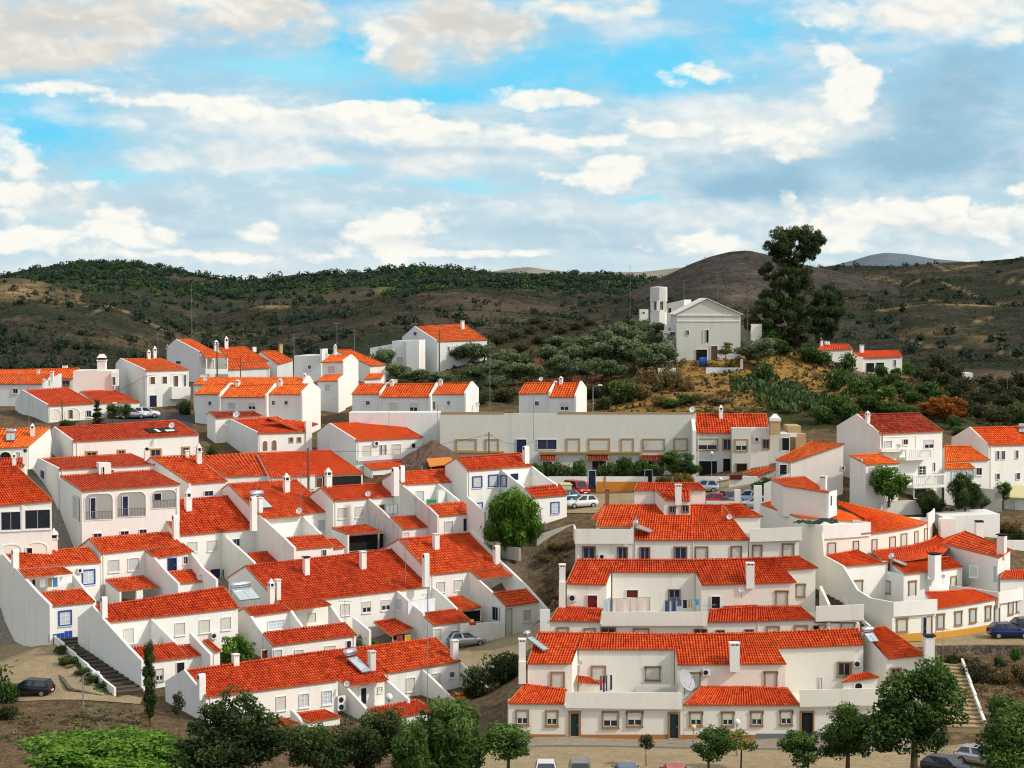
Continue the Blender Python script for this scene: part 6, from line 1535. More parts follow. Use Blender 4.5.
def plant(key, name, label, cat, loc, sc=1., rz=None, group=None):
    if isinstance(sc, (int, float)): sc = (sc, sc, sc)
    r = thing(name, label, cat, loc, random.uniform(0, 6.28) if rz is None else rz, group); r.scale = sc
    for nm, me in zip(('crown', 'trunk'), TREES[key]):
        o = bpy.data.objects.new(nm, me); COL.objects.link(o); o.parent = r
    return r
# unit kinds: about 1 m crown radius unless noted; scaled on planting
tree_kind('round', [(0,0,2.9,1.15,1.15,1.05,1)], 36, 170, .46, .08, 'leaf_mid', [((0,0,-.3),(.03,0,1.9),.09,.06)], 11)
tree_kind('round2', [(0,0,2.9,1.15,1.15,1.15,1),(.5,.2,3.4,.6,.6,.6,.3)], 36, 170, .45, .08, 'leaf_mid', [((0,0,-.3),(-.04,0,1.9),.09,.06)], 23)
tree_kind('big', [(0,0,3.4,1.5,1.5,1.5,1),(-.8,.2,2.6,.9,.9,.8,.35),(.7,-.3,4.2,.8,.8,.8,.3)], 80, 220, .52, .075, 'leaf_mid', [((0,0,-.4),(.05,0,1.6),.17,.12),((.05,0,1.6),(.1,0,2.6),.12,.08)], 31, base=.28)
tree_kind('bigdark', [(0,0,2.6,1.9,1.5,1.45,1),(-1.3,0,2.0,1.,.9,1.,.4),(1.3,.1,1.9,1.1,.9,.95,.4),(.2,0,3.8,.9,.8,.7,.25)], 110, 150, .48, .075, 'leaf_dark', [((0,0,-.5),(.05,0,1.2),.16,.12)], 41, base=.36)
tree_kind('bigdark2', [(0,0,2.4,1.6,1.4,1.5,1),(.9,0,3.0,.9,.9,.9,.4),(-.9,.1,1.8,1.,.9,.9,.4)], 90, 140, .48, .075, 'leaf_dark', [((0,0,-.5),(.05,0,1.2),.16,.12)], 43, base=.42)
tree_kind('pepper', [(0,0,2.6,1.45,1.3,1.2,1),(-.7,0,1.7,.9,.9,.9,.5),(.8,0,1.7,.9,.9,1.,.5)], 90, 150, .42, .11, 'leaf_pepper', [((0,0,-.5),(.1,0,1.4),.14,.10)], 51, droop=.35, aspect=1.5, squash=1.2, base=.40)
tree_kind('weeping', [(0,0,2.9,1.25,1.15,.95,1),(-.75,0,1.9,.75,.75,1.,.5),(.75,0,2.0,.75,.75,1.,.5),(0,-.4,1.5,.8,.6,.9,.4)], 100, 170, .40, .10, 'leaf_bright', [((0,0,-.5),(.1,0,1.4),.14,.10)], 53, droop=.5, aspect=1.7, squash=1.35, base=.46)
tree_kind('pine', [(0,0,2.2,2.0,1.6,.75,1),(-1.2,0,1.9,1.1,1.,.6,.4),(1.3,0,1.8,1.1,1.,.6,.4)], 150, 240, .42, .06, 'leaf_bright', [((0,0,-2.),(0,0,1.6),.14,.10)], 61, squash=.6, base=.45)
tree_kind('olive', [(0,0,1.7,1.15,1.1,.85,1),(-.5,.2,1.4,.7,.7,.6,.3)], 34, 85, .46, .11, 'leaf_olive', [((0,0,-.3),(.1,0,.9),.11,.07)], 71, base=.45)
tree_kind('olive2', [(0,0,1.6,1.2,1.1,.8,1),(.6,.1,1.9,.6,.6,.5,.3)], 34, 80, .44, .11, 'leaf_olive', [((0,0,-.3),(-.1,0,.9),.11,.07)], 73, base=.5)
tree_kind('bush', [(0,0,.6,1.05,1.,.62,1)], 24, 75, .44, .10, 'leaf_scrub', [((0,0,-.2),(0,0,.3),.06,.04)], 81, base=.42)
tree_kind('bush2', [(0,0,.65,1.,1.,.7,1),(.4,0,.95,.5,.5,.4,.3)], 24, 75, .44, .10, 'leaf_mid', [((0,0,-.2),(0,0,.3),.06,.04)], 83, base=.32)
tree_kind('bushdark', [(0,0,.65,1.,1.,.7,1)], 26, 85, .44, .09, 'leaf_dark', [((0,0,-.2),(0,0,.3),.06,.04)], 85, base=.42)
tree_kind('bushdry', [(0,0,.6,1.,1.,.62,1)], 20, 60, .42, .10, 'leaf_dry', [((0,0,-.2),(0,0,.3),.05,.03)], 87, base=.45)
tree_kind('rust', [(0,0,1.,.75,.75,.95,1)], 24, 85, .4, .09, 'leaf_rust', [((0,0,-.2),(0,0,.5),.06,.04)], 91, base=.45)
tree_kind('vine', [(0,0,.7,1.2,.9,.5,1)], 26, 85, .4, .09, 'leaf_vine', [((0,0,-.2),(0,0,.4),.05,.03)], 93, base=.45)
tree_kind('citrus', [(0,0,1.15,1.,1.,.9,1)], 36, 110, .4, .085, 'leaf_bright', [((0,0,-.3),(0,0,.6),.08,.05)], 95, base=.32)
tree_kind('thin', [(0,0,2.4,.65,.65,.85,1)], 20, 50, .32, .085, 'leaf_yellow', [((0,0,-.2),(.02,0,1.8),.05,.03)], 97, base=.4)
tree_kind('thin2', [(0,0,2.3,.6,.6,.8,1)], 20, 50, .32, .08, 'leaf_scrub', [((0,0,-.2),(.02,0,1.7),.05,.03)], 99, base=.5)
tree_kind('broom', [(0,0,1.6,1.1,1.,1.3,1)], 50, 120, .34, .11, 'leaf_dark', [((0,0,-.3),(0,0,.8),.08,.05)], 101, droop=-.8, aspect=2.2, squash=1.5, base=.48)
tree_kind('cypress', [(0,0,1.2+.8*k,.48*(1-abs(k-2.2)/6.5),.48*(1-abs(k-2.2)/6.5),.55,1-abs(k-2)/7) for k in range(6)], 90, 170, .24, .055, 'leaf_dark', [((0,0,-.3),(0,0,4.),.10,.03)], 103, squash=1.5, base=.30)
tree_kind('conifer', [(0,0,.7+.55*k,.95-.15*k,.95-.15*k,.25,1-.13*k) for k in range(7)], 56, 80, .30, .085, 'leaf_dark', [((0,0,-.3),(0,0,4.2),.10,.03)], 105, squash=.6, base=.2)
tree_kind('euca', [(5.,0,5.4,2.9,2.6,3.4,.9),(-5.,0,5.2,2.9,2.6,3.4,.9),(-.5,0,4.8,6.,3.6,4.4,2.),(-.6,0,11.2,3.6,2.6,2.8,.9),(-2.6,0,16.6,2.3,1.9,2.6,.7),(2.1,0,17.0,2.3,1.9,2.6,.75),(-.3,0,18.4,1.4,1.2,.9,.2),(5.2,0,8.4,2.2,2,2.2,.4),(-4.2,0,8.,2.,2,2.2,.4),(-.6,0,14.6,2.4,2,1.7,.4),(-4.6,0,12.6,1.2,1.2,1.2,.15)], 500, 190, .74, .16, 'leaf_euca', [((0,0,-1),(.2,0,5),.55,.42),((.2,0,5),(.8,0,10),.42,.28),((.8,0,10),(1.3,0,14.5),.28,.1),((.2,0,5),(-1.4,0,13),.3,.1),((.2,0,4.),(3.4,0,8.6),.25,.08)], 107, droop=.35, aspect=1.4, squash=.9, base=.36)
# prickly pear: clusters of upright pads
def pads(seed, n=150):
    r = np.random.RandomState(seed); B = MB()
    for k in range(n):
        x, y = r.uniform(-1, 1), r.uniform(-.8, .8); z = r.uniform(.05, .8)*(1-.5*(x*x+y*y)); a = r.uniform(0, 3.14); s = r.uniform(.13, .22); t = r.uniform(-.5, .5)
        ca, sa = math.cos(a), math.sin(a); V = []
        for i in range(7):
            th = 2*math.pi*i/7; p, q = math.cos(th)*s*.7, math.sin(th)*s+s
            V.append((x+ca*p+math.sin(t)*q*.6, y+sa*p, z+q*math.cos(t)))
        B.add(V, [tuple(range(7))])
    me = bpy.data.meshes.new('pads'); me.from_pydata(B.V, [], B.F); me.materials.append(MATS['leaf_cactus']); me.update()
    at_ = me.attributes.new('shade', 'FLOAT', 'POINT'); at_.data.foreach_set('value', np.clip(np.repeat(r.uniform(.1, .9, n), 7), 0, 1).astype(np.float32)); return me
TREES['cactus'] = (pads(5), trunk_mesh([((0, 0, -.2), (0, 0, .5), .09, .07), ((.4, .1, -.2), (.4, .1, .4), .08, .06), ((-.4, 0, -.2), (-.4, 0, .4), .08, .06)], 'leaf_cactus'))
def sz(px, Y): return px*Y/FP
def put(key, name, label, cat, px, pyb, Y, hpx, unit_h, wpx=None, unit_w=None, group=None, ground_=True, rz=None):
    """plant with foot at column px, depth Y; hpx tall in the picture; stands on the ground unless ground_ is False"""
    P = at(px, pyb, Y); z = tz(P[0], P[1]) if ground_ else P[2]
    s = sz(hpx, Y)/unit_h; w = sz(wpx, Y)/unit_w if wpx else s
    return plant(key, name, label, cat, (P[0], P[1], z), (w, w, s), rz, group)
# ---- foreground
STREET = 'small round trees along the parking street'
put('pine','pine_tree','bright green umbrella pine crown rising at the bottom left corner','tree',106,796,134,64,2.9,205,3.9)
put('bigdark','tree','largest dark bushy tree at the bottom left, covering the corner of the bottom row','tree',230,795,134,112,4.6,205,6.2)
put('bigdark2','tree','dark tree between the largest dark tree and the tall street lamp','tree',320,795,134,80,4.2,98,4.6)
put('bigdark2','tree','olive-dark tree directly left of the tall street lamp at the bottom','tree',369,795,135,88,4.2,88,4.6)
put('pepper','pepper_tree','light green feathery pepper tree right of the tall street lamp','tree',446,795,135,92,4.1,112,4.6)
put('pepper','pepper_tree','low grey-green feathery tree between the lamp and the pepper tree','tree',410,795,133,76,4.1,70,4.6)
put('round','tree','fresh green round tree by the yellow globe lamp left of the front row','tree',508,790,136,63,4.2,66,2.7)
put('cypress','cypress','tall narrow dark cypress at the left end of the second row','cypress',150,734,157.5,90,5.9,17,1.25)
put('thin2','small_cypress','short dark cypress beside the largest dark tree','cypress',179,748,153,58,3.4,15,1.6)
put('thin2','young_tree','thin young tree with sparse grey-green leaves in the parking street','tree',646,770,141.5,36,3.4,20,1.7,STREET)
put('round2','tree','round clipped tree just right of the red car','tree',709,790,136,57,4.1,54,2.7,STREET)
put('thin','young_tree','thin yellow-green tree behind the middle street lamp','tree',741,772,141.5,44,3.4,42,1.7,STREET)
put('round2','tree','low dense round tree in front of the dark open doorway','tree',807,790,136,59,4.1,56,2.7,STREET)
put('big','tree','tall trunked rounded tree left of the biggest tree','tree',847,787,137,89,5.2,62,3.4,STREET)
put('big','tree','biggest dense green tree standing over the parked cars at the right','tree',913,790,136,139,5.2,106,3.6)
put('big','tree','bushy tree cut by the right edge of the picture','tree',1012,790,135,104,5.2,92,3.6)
put('bush2','shrub','green shrub behind the bushy tree at the right edge','shrub',1006,720,156,30,1.6,40,2.3)
for i,(px,py,Y,hp,wp) in enumerate(((478,690,172,34,34),(502,690,173,36,40),(520,692,172,20,24))):
    put('bushdark','shrub',['dark shrub next to the flue at the right end of the bottom row','largest dark shrub in the gap between the bottom row and the front row','small dark shrub at the left flue of the front row'][i],'shrub',px,py,Y,hp,1.5,wp,2.2)
# ---- gardens
put('weeping','pepper_tree','bright green weeping tree beside the blue framed house','tree',515,558,207,70,4.1,72,3.9,ground_=False)
put('citrus','citrus_tree','round glossy citrus tree in a yard of the second row','tree',237,667,178,37,2.3,40,2.3)
put('vine','vine','yellowish vine spilling over a yard left of the citrus tree','vine',203,668,176,17,1.35,38,2.7)
put('citrus','citrus_tree','small dark green tree in a yard near the red and yellow laundry','tree',367,648,188,24,2.3,24,2.3)
put('bushdark','shrub','potted shrub in the front yard of the twin flue house','shrub',480,532,212,18,1.5,14,2.2)
put('conifer','conifer','small dark pointed conifer in front of the arched house','conifer',97.5,426,256,32,4.8,19,2.1)
put('round2','tree','round dark tree right of the small conifer','tree',113,425,257,24,4.1,17,2.7); put('round2','tree','second round dark tree in the lane, nearest the parked cars','tree',126,425,258,23,4.1,15,2.7)
put('bushdark','shrub','low shrub in front of the arches of the house behind the conifer','shrub',68,425,256,9,1.5,20,2.2)
put('bushdark','shrub','dark shrub below the balcony of the brown shuttered house','shrub',184,410,268,16,1.5,16,2.2)
put('bushdark','shrub','dark shrubs at the foot of the left row above the long roofs','shrub',212,452,246,14,1.5,14,2.2)
put('bushdark','shrub','clump of dark foliage at the right eave of the long skylight house','shrub',204,462,232,14,1.5,12,2.2)
HEDGE='hedge bushes in front of the long hall'
for i,px in enumerate((552,560,568,577,601,609,617,626,634,641,655)):
    put('bushdark' if i%3 else 'bush2','hedge_bush','dark clipped bush in the hedge below the hall windows','hedge',px,478,233.5,25+4*(i%2),1.5,21,2.2,HEDGE)
put('round2','tree','leafy tree behind the hedge of the long hall','tree',626,478,234,30,4.1,22,2.7); put('round2','tree','dark tree at the left end of the hedge near the white flue','tree',535,480,232,26,4.1,20,2.7)
put('big','tree','green garden tree before the house joined to the hall','tree',679,485,231,38,5.2,40,3.6); put('vine','shrub','reddish shrub under the garden tree by the hall','shrub',684,488,229,18,1.35,24,2.7); put('vine','shrub','reddish shrub left of the garden tree near the dark gate','shrub',664,486,230,16,1.35,20,2.7)
put('citrus','tree','bright green tree over the orange lean-to by the parked cars','tree',764,478,219,26,2.3,30,2.3)
put('citrus','tree','leafy green tree before the glazed lean-to of the villa','tree',889,502,212.,38,2.2,44,2.4,ground_=False); put('bushdark','shrub','dark bush left of the leafy tree below the villa','shrub',876,490,210,20,1.5,22,2.2)
put('broom','shrub','tall spiky dark green bush right of the villa balconies','shrub',965,512,211,42,3.4,38,2.7,ground_=False); put('broom','shrub','spiky bush beneath the lower villa balcony','shrub',930,504,212,30,3.4,32,2.7)
put('round2','tree','round dark tree before the house with narrow blue windows','tree',1004,490,219,17,2.4,19,2.7); put('olive','tree','grey-green tree left of the round dark tree','tree',982,486,218,18,2.6,18,2.6); put('bushdark','shrub','dark bush in front of the yellow roofed shed','shrub',992,510,211,14,1.5,20,2.2)
put('bushdry','shrub','brown shrub behind the curved building','shrub',948,514,212,12,1.4,20,2.2); put('bushdry','shrub','dry shrub at the right edge below the shed','shrub',1008,526,209,16,1.4,30,2.2); put('bush','shrub','olive green shrub at the right edge below the shed','shrub',1022,520,207,14,1.4,22,2.2)
# ---- right bank
BANK='shrubs on the bank below the curved building'
for px,py,Y,hp,wp,k in ((975,694,166,26,34,'bush'),(1002,690,166,18,26,'bushdry'),(950,672,169,16,18,'bush'),(962,668,170,12,22,'bushdry'),(1018,676,168,16,24,'bushdry'),(1000,664,170,10,14,'bush2'),(1015,660,171,12,12,'citrus'),(935,672,168,14,16,'bush2'),(985,676,168,12,20,'bushdry'),(1030,690,166,16,26,'bush')):
    put(k,'shrub','low shrub on the bare bank between the dark stone wall and the stairs','shrub',px,py,Y,hp,1.5,wp,2.3,BANK)
put('bush2','shrub','fresh green shrub at the left bank edge by the dark car','shrub',-2,700,166,44,1.6,40,2.3); put('bush','shrub','low olive green shrub below the dark estate car','shrub',8,726,160,16,1.4,22,2.3)
# ---- brown bank in the middle
for px,py,Y,hp,wp in ((555,555,207,10,20),(545,575,206,8,18),(566,578,201,9,16),(560,598,198,8,18),(572,548,206,9,16)):
    put('bushdry','shrub','dry brown brush on the earth bank left of the centre block','shrub',px,py,Y,hp,1.4,wp,2.3,'dry brush on the earth bank')
# ---- hillside
OL='olive trees on the hillside'
rr = random.Random(5)
def hill(kind, name, label, cat, group, pts, uh, uw):
    for (px, py, hp, wp) in pts:
        if group == OL: hp, wp = hp*1.5, wp*1.22
        g_ = G(px, py, 250, 520); Y = g_[1]
        plant(kind, name, label, cat, g_, (sz(wp, Y)/uw, sz(wp, Y)/uw, sz(hp, Y)/uh), rr.uniform(0, 6.28), group)
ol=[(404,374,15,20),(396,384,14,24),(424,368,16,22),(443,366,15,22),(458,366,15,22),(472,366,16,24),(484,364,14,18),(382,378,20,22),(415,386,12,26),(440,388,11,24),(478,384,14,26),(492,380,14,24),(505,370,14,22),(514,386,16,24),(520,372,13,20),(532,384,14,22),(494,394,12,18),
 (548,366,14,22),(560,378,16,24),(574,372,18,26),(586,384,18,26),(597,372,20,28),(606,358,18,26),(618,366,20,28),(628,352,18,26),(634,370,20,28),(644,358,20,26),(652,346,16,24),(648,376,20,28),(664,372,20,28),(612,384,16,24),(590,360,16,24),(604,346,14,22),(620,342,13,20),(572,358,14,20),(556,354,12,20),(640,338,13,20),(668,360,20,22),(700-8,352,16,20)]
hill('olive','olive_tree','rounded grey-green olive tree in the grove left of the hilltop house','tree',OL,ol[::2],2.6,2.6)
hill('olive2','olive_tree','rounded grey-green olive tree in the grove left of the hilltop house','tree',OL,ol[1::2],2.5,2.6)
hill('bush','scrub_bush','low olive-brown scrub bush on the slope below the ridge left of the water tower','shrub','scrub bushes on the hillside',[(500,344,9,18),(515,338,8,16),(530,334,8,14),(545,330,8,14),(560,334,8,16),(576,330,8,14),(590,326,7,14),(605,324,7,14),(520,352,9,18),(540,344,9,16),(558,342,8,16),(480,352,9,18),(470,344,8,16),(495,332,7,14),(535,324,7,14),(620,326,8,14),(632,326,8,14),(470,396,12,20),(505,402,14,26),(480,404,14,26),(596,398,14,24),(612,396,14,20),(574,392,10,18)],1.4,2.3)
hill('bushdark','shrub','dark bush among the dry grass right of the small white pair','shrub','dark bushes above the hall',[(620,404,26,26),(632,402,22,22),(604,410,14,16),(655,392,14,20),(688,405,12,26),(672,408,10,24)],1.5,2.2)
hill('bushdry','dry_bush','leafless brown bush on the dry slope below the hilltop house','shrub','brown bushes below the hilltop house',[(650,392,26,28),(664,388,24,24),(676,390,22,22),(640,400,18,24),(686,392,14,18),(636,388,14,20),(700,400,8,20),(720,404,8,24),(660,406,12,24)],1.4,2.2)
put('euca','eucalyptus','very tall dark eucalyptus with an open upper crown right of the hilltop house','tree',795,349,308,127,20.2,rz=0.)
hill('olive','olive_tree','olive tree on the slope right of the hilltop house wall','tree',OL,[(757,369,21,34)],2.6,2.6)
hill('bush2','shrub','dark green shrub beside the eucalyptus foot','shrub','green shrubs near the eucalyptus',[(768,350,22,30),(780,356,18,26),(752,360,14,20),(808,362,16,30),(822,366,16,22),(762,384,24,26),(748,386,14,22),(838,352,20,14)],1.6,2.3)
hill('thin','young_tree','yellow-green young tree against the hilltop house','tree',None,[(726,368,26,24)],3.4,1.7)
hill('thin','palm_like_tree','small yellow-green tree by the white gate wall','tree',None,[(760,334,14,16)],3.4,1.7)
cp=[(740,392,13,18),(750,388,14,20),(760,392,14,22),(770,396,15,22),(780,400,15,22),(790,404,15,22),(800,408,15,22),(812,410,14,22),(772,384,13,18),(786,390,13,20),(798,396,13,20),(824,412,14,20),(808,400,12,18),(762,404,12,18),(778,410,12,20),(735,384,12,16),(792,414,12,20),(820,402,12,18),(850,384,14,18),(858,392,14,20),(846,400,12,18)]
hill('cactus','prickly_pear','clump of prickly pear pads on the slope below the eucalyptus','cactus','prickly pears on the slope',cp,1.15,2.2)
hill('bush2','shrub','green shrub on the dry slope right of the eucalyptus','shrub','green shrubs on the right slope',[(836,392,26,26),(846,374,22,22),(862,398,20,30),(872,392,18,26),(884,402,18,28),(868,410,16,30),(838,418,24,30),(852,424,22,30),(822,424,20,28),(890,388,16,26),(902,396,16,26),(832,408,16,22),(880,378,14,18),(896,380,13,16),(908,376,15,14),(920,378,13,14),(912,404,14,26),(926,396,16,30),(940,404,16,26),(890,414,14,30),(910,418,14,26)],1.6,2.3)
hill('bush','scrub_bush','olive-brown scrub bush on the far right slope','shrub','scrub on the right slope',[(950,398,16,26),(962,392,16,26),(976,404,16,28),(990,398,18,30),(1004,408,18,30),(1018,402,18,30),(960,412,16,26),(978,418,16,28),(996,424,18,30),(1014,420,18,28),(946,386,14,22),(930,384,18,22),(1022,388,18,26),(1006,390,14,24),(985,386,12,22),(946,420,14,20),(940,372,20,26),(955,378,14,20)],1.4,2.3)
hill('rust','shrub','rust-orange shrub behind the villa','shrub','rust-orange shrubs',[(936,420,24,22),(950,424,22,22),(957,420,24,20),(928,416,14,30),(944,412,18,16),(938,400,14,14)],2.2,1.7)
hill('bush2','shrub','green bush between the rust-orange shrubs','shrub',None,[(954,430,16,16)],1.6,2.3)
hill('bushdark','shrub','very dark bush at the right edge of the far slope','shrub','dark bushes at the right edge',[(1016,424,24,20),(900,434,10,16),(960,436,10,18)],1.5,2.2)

for i,(px,py,Y) in enumerate(((62,664,179),(72,672,176),(82,681,173),(92,687,171),(104,693,169.5),(66,672,176))):
    put('bushdark' if i%2 else 'bush2','shrub','low dark shrub in the planted wedge beside the left steps','shrub',px,py,Y,8,1.5,17,2.2,'shrubs in the planted wedge')
# ================================================================== cars
def car(name, label, P, rz, paint, L=4.0, W=1.68, H=1.45, style='hatch', group=None):
    r = thing(name, label, 'car', P, rz, group)
    hl = L/2; B = []
    # stations along x: (x, z_low, z_shoulder, half width)
    st = [(-hl,.42,.78,.70),(-hl+.12,.26,.90,.78),(-hl+.55,.22,.95,.83),(-.4,.20,.93,.84),(.6,.20,.92,.84),(hl-1.0,.22,.90,.83),(hl-.35,.24,.80,.79),(hl-.08,.28,.66,.70),(hl,.40,.56,.60)]
    V, Fc = [], []
    k = W/1.68
    for x, a, b, w in st:
        w *= k; m = (a+b)/2
        V += [(x,-w*.9,a),(x,-w,m),(x,-w*.97,b-.06),(x,-w*.86,b),(x,0,b+.02),(x,w*.86,b),(x,w*.97,b-.06),(x,w,m),(x,w*.9,a)]
    for i in range(len(st)-1):
        for j in range(8):
            q = i*9+j; Fc.append((q,q+9,q+10,q+1))
        Fc.append((i*9+8,i*9+17,i*9+9,i*9))
    Fc += [tuple(range(9))[::-1], tuple((len(st)-1)*9+j for j in range(9))]
    o = mkobj('body', V, Fc, paint, r, smooth=True)
    if style == 'van': ca = [(-hl+.06,.92,.80),(-hl+.16,H-.03,.66),(.75,H,.68),(1.35,.92,.80)]
    elif style == 'estate': ca = [(-hl+.12,.92,.80),(-hl+.45,H-.02,.62),(.15,H,.64),(.98,.90,.80)]
    elif style == 'saloon': ca = [(-hl+.55,.93,.78),(-hl+1.15,H-.04,.60),(.05,H,.62),(.9,.90,.80)]
    else: ca = [(-hl+.10,.93,.79),(-hl+.55,H-.05,.60),(.05,H,.63),(.95,.90,.80)]
    V = []
    for x, z, w in ca: V += [(x,-w*k,z),(x,w*k,z)]
    tm = len(V); Fc = [(0,1,3,2)[::-1],(2,3,5,4)[::-1],(4,5,7,6)[::-1],(0,2,4,6)[::-1],(1,7,5,3)[::-1]]
    mkobj('cabin', V, Fc, paint, r)
    def pane(nm, q, ins=.1, off=.012):
        q = [Vector(p) for p in q]; c = sum(q, Vector())/len(q); n = (q[1]-q[0]).cross(q[2]-q[0]).normalized()
        if n.dot(c-Vector((0,0,.9))) < 0: n = -n
        mkobj(nm, [p.lerp(c, ins)+n*off for p in q], [tuple(range(len(q)))], 'car_glass', r)
    pane('windscreen', [V[4],V[5],V[7],V[6]], .1); pane('rear_window', [V[0],V[1],V[3],V[2]], .16)
    for s in (0, 1):
        a, b, c, d = Vector(V[0+s]), Vector(V[2+s]), Vector(V[4+s]), Vector(V[6+s])
        mt, mb = b.lerp(c,.52), a.lerp(d,.5)
        pane('side_window', [b.lerp(mt,.06),mt.lerp(b,.06),mb.lerp(a,.05),a.lerp(mb,.1)], .10); pane('side_window', [mt.lerp(c,.06),c.lerp(mt,.04),d.lerp(mb,.1),mb.lerp(d,.04)], .10)
    for x in (-hl+.72, hl-.78):
        for s in (-1, 1):
            B = MB(); B.cyl((x,s*(W/2-.17),.30),(x,s*(W/2+.005),.30),.30,n=14); w = B.obj('wheel',['rubber'],r)
            B = MB(); B.cyl((x,s*(W/2),.30),(x,s*(W/2+.02),.30),.19,n=10); B.obj('rim',['dull_metal'],w)
    for s in (-1, 1):
        B = MB(); B.box(hl-.22,hl-.035,s*.48*k-.14,s*.48*k+.14,.56,.70,0,.02,.02); B.obj('headlight',['lamp_clear'],r)
        B = MB(); B.box(-hl+.0,-hl+.10,s*.62*k-.09,s*.62*k+.09,.62,.88); B.obj('tail_light',['lamp_red'],r)
        B = MB(); B.box(.72,.88,s*(W/2+.08)-.09,s*(W/2+.08)+.09,.90,1.02,0,.02,.02); B.obj('mirror',[paint],r)
    B = MB(); B.box(-hl-.015,-hl+.03,-.26,.26,.48,.59); B.box(hl-.02,hl+.012,-.26,.26,.36,.47); B.obj('number_plate',['frame_white'],r)
    return r
def carat(name, label, px, py, Y, deg, paint, **k):
    P = at(px, py, Y); z = tz(P[0], P[1])+.07
    return car(name, label, (P[0], P[1], z), RAD(deg), paint, **k)
ROWP='cars parked nose to the street trees'
carat('parked_car','dark estate car driving round the bend of the lane at the left',29,690,168.5,172,'car_black',L=4.4,style='estate')
carat('parked_car','silver hatchback parked between the bottom row and the second row',466,655,193,20,'car_silver',L=4.1)
carat('parked_car','silver-white hatchback parked beside the earth bank in the upper street',581,508,221,200,'car_white',L=3.9)
carat('parked_car','dark teal car half hidden behind the blue framed house annex',563,503,225,205,'car_teal',L=3.9)
carat('parked_car','red small van beside a yellow box in the upper street',577,487,229.5,-60,'car_red',L=4.,style='van',H=1.7)
carat('parked_car','bright red hatchback in the cluster of cars under the globe lamp',711,496,219,160,'car_red',L=3.9)
carat('parked_car','black car right of the bright red hatchback',722,499,216,170,'car_black',L=4.)
carat('parked_car','dark grey car between the black car and the pale pier',730,496,219,-75,'car_grey',L=4.2)
carat('parked_car','pale blue car behind the bright red hatchback',703,489,226,175,'car_paleblue',L=3.9)
carat('parked_car','pale blue car behind the two white piers',747,497,219,170,'car_paleblue',L=4.,style='estate')
carat('parked_car','white car right behind the pale blue car near the white piers',756,500,217,160,'car_white',L=3.9)
carat('parked_car','silver car with its bonnet nearest the red roof, below the white piers',747,506,213,150,'car_silver',L=3.9)
carat('parked_car','navy blue hatchback on the street before the orange based facade',1009,642,180,4,'car_navy',L=4.)
carat('parked_car','dark car cut by the right edge behind the navy hatchback',1031,637,183,10,'car_black',L=4.)
for lab,px,p,st in (('pale car whose white roof shows at the bottom, leftmost in the parking row',546,'car_white','hatch'),('grey estate car second in the parking row at the bottom',580,'car_grey','estate'),('dark blue-grey car third in the parking row, right of the bare sapling',626,'car_teal','hatch'),('red car at the right of the parking row',674,'car_red','hatch')):
    carat('parked_car',lab,px,783,135.6,-90 if px<600 else 90,p,style=st,group=ROWP)
carat('parked_car','white van-like car behind the biggest tree at the bottom',905,776,135.5,95,'car_white',style='van',H=1.75)
carat('parked_car','black hatchback right of the biggest tree',948,768,144.5,-38,'car_black')
carat('parked_car','silver coupe parked before the bushy tree at the bottom right',981,760,147.,-38,'car_silver',H=1.38)
for lab,px,Y,p,dg in (('white car parked nearest the dark blue door in the back lane',146,264,'car_white',12),('pale silver car left of the white car in the back lane',133,263,'car_silver',8),('white car beside the round trees in the back lane',121,264,'car_white',5)):
    carat('parked_car',lab,px,418,Y,dg,p,L=3.9)
# ================================================================== street lamps, poles, aerials
def lamp_globe(px, pyt, Y, label, globe='globe', pyb=None, r=.22):
    t = at(px, pyt, Y); z0 = tz(t[0], t[1]); h = t[2]-z0
    o = thing('street_lamp', label, 'street lamp', (t[0], t[1], z0), 0, 'street lamps')
    B = MB(); B.cyl((0,0,-.3),(0,0,h-r),.055,.035,8); B.cyl((0,0,-.3),(0,0,.6),.09,.08,8); B.cyl((0,0,h-r-.08),(0,0,h-r+.02),.09,.1,8); B.obj('pole',['dull_metal'],o)
    B = MB(); B.lathe([(.01,-r)]+[(r*math.sin(math.pi*i/8),-r*math.cos(math.pi*i/8)) for i in range(1,8)]+[(.01,r)],12,c=(0,0,h)); B.obj('globe',[globe],o,True)
def lamp_arm(px, pyt, Y, label, arm=1.2, ang=0., mat='dull_metal'):
    t = at(px, pyt, Y); z0 = tz(t[0], t[1]); h = t[2]-z0
    o = thing('street_lamp', label, 'street lamp', (t[0], t[1], z0), ang, 'street lamps')
    B = MB(); B.cyl((0,0,-.3),(0,0,h-.3),.075,.05,8); B.cyl((0,0,h-.3),(arm*.5,0,h-.05),.045,.04,6); B.cyl((arm*.5,0,h-.05),(arm,0,h),.04,.035,6); B.obj('pole',[mat],o)
    B = MB(); B.box(arm-.1,arm+.55,-.14,.14,h-.08,h+.08,0,.08,.05); B.obj('lamp_head',['globe'],o)
def pole(px, pyt, Y, label, w=.11, cross=True, mat='wood_pole'):
    t = at(px, pyt, Y); z0 = tz(t[0], t[1]); h = t[2]-z0
    o = thing('utility_pole', label, 'pole', (t[0], t[1], z0), .2, 'utility poles')
    B = MB(); B.cyl((0,0,-.5),(0,0,h),w,w*.75,8); B.obj('post',[mat],o)
    if cross: B = MB(); B.box(-.45,.45,-.05,.05,h-.45,h-.35); [B.cyl((x,0,h-.35),(x,0,h-.2),.03,n=6) for x in (-.4,.4)]; B.obj('crossarm',['mast_grey'],o)
lamp_arm(83,672,163,'grey street lamp with a short arm on the bank by the lane',.9,0.)
lamp_globe(389,697,149,'tall grey lamp post with a white head among the trees at the bottom','globe',r=.3)
lamp_globe(737,722,147,'lamp post with a white globe in front of the middle of the front row',r=.25)
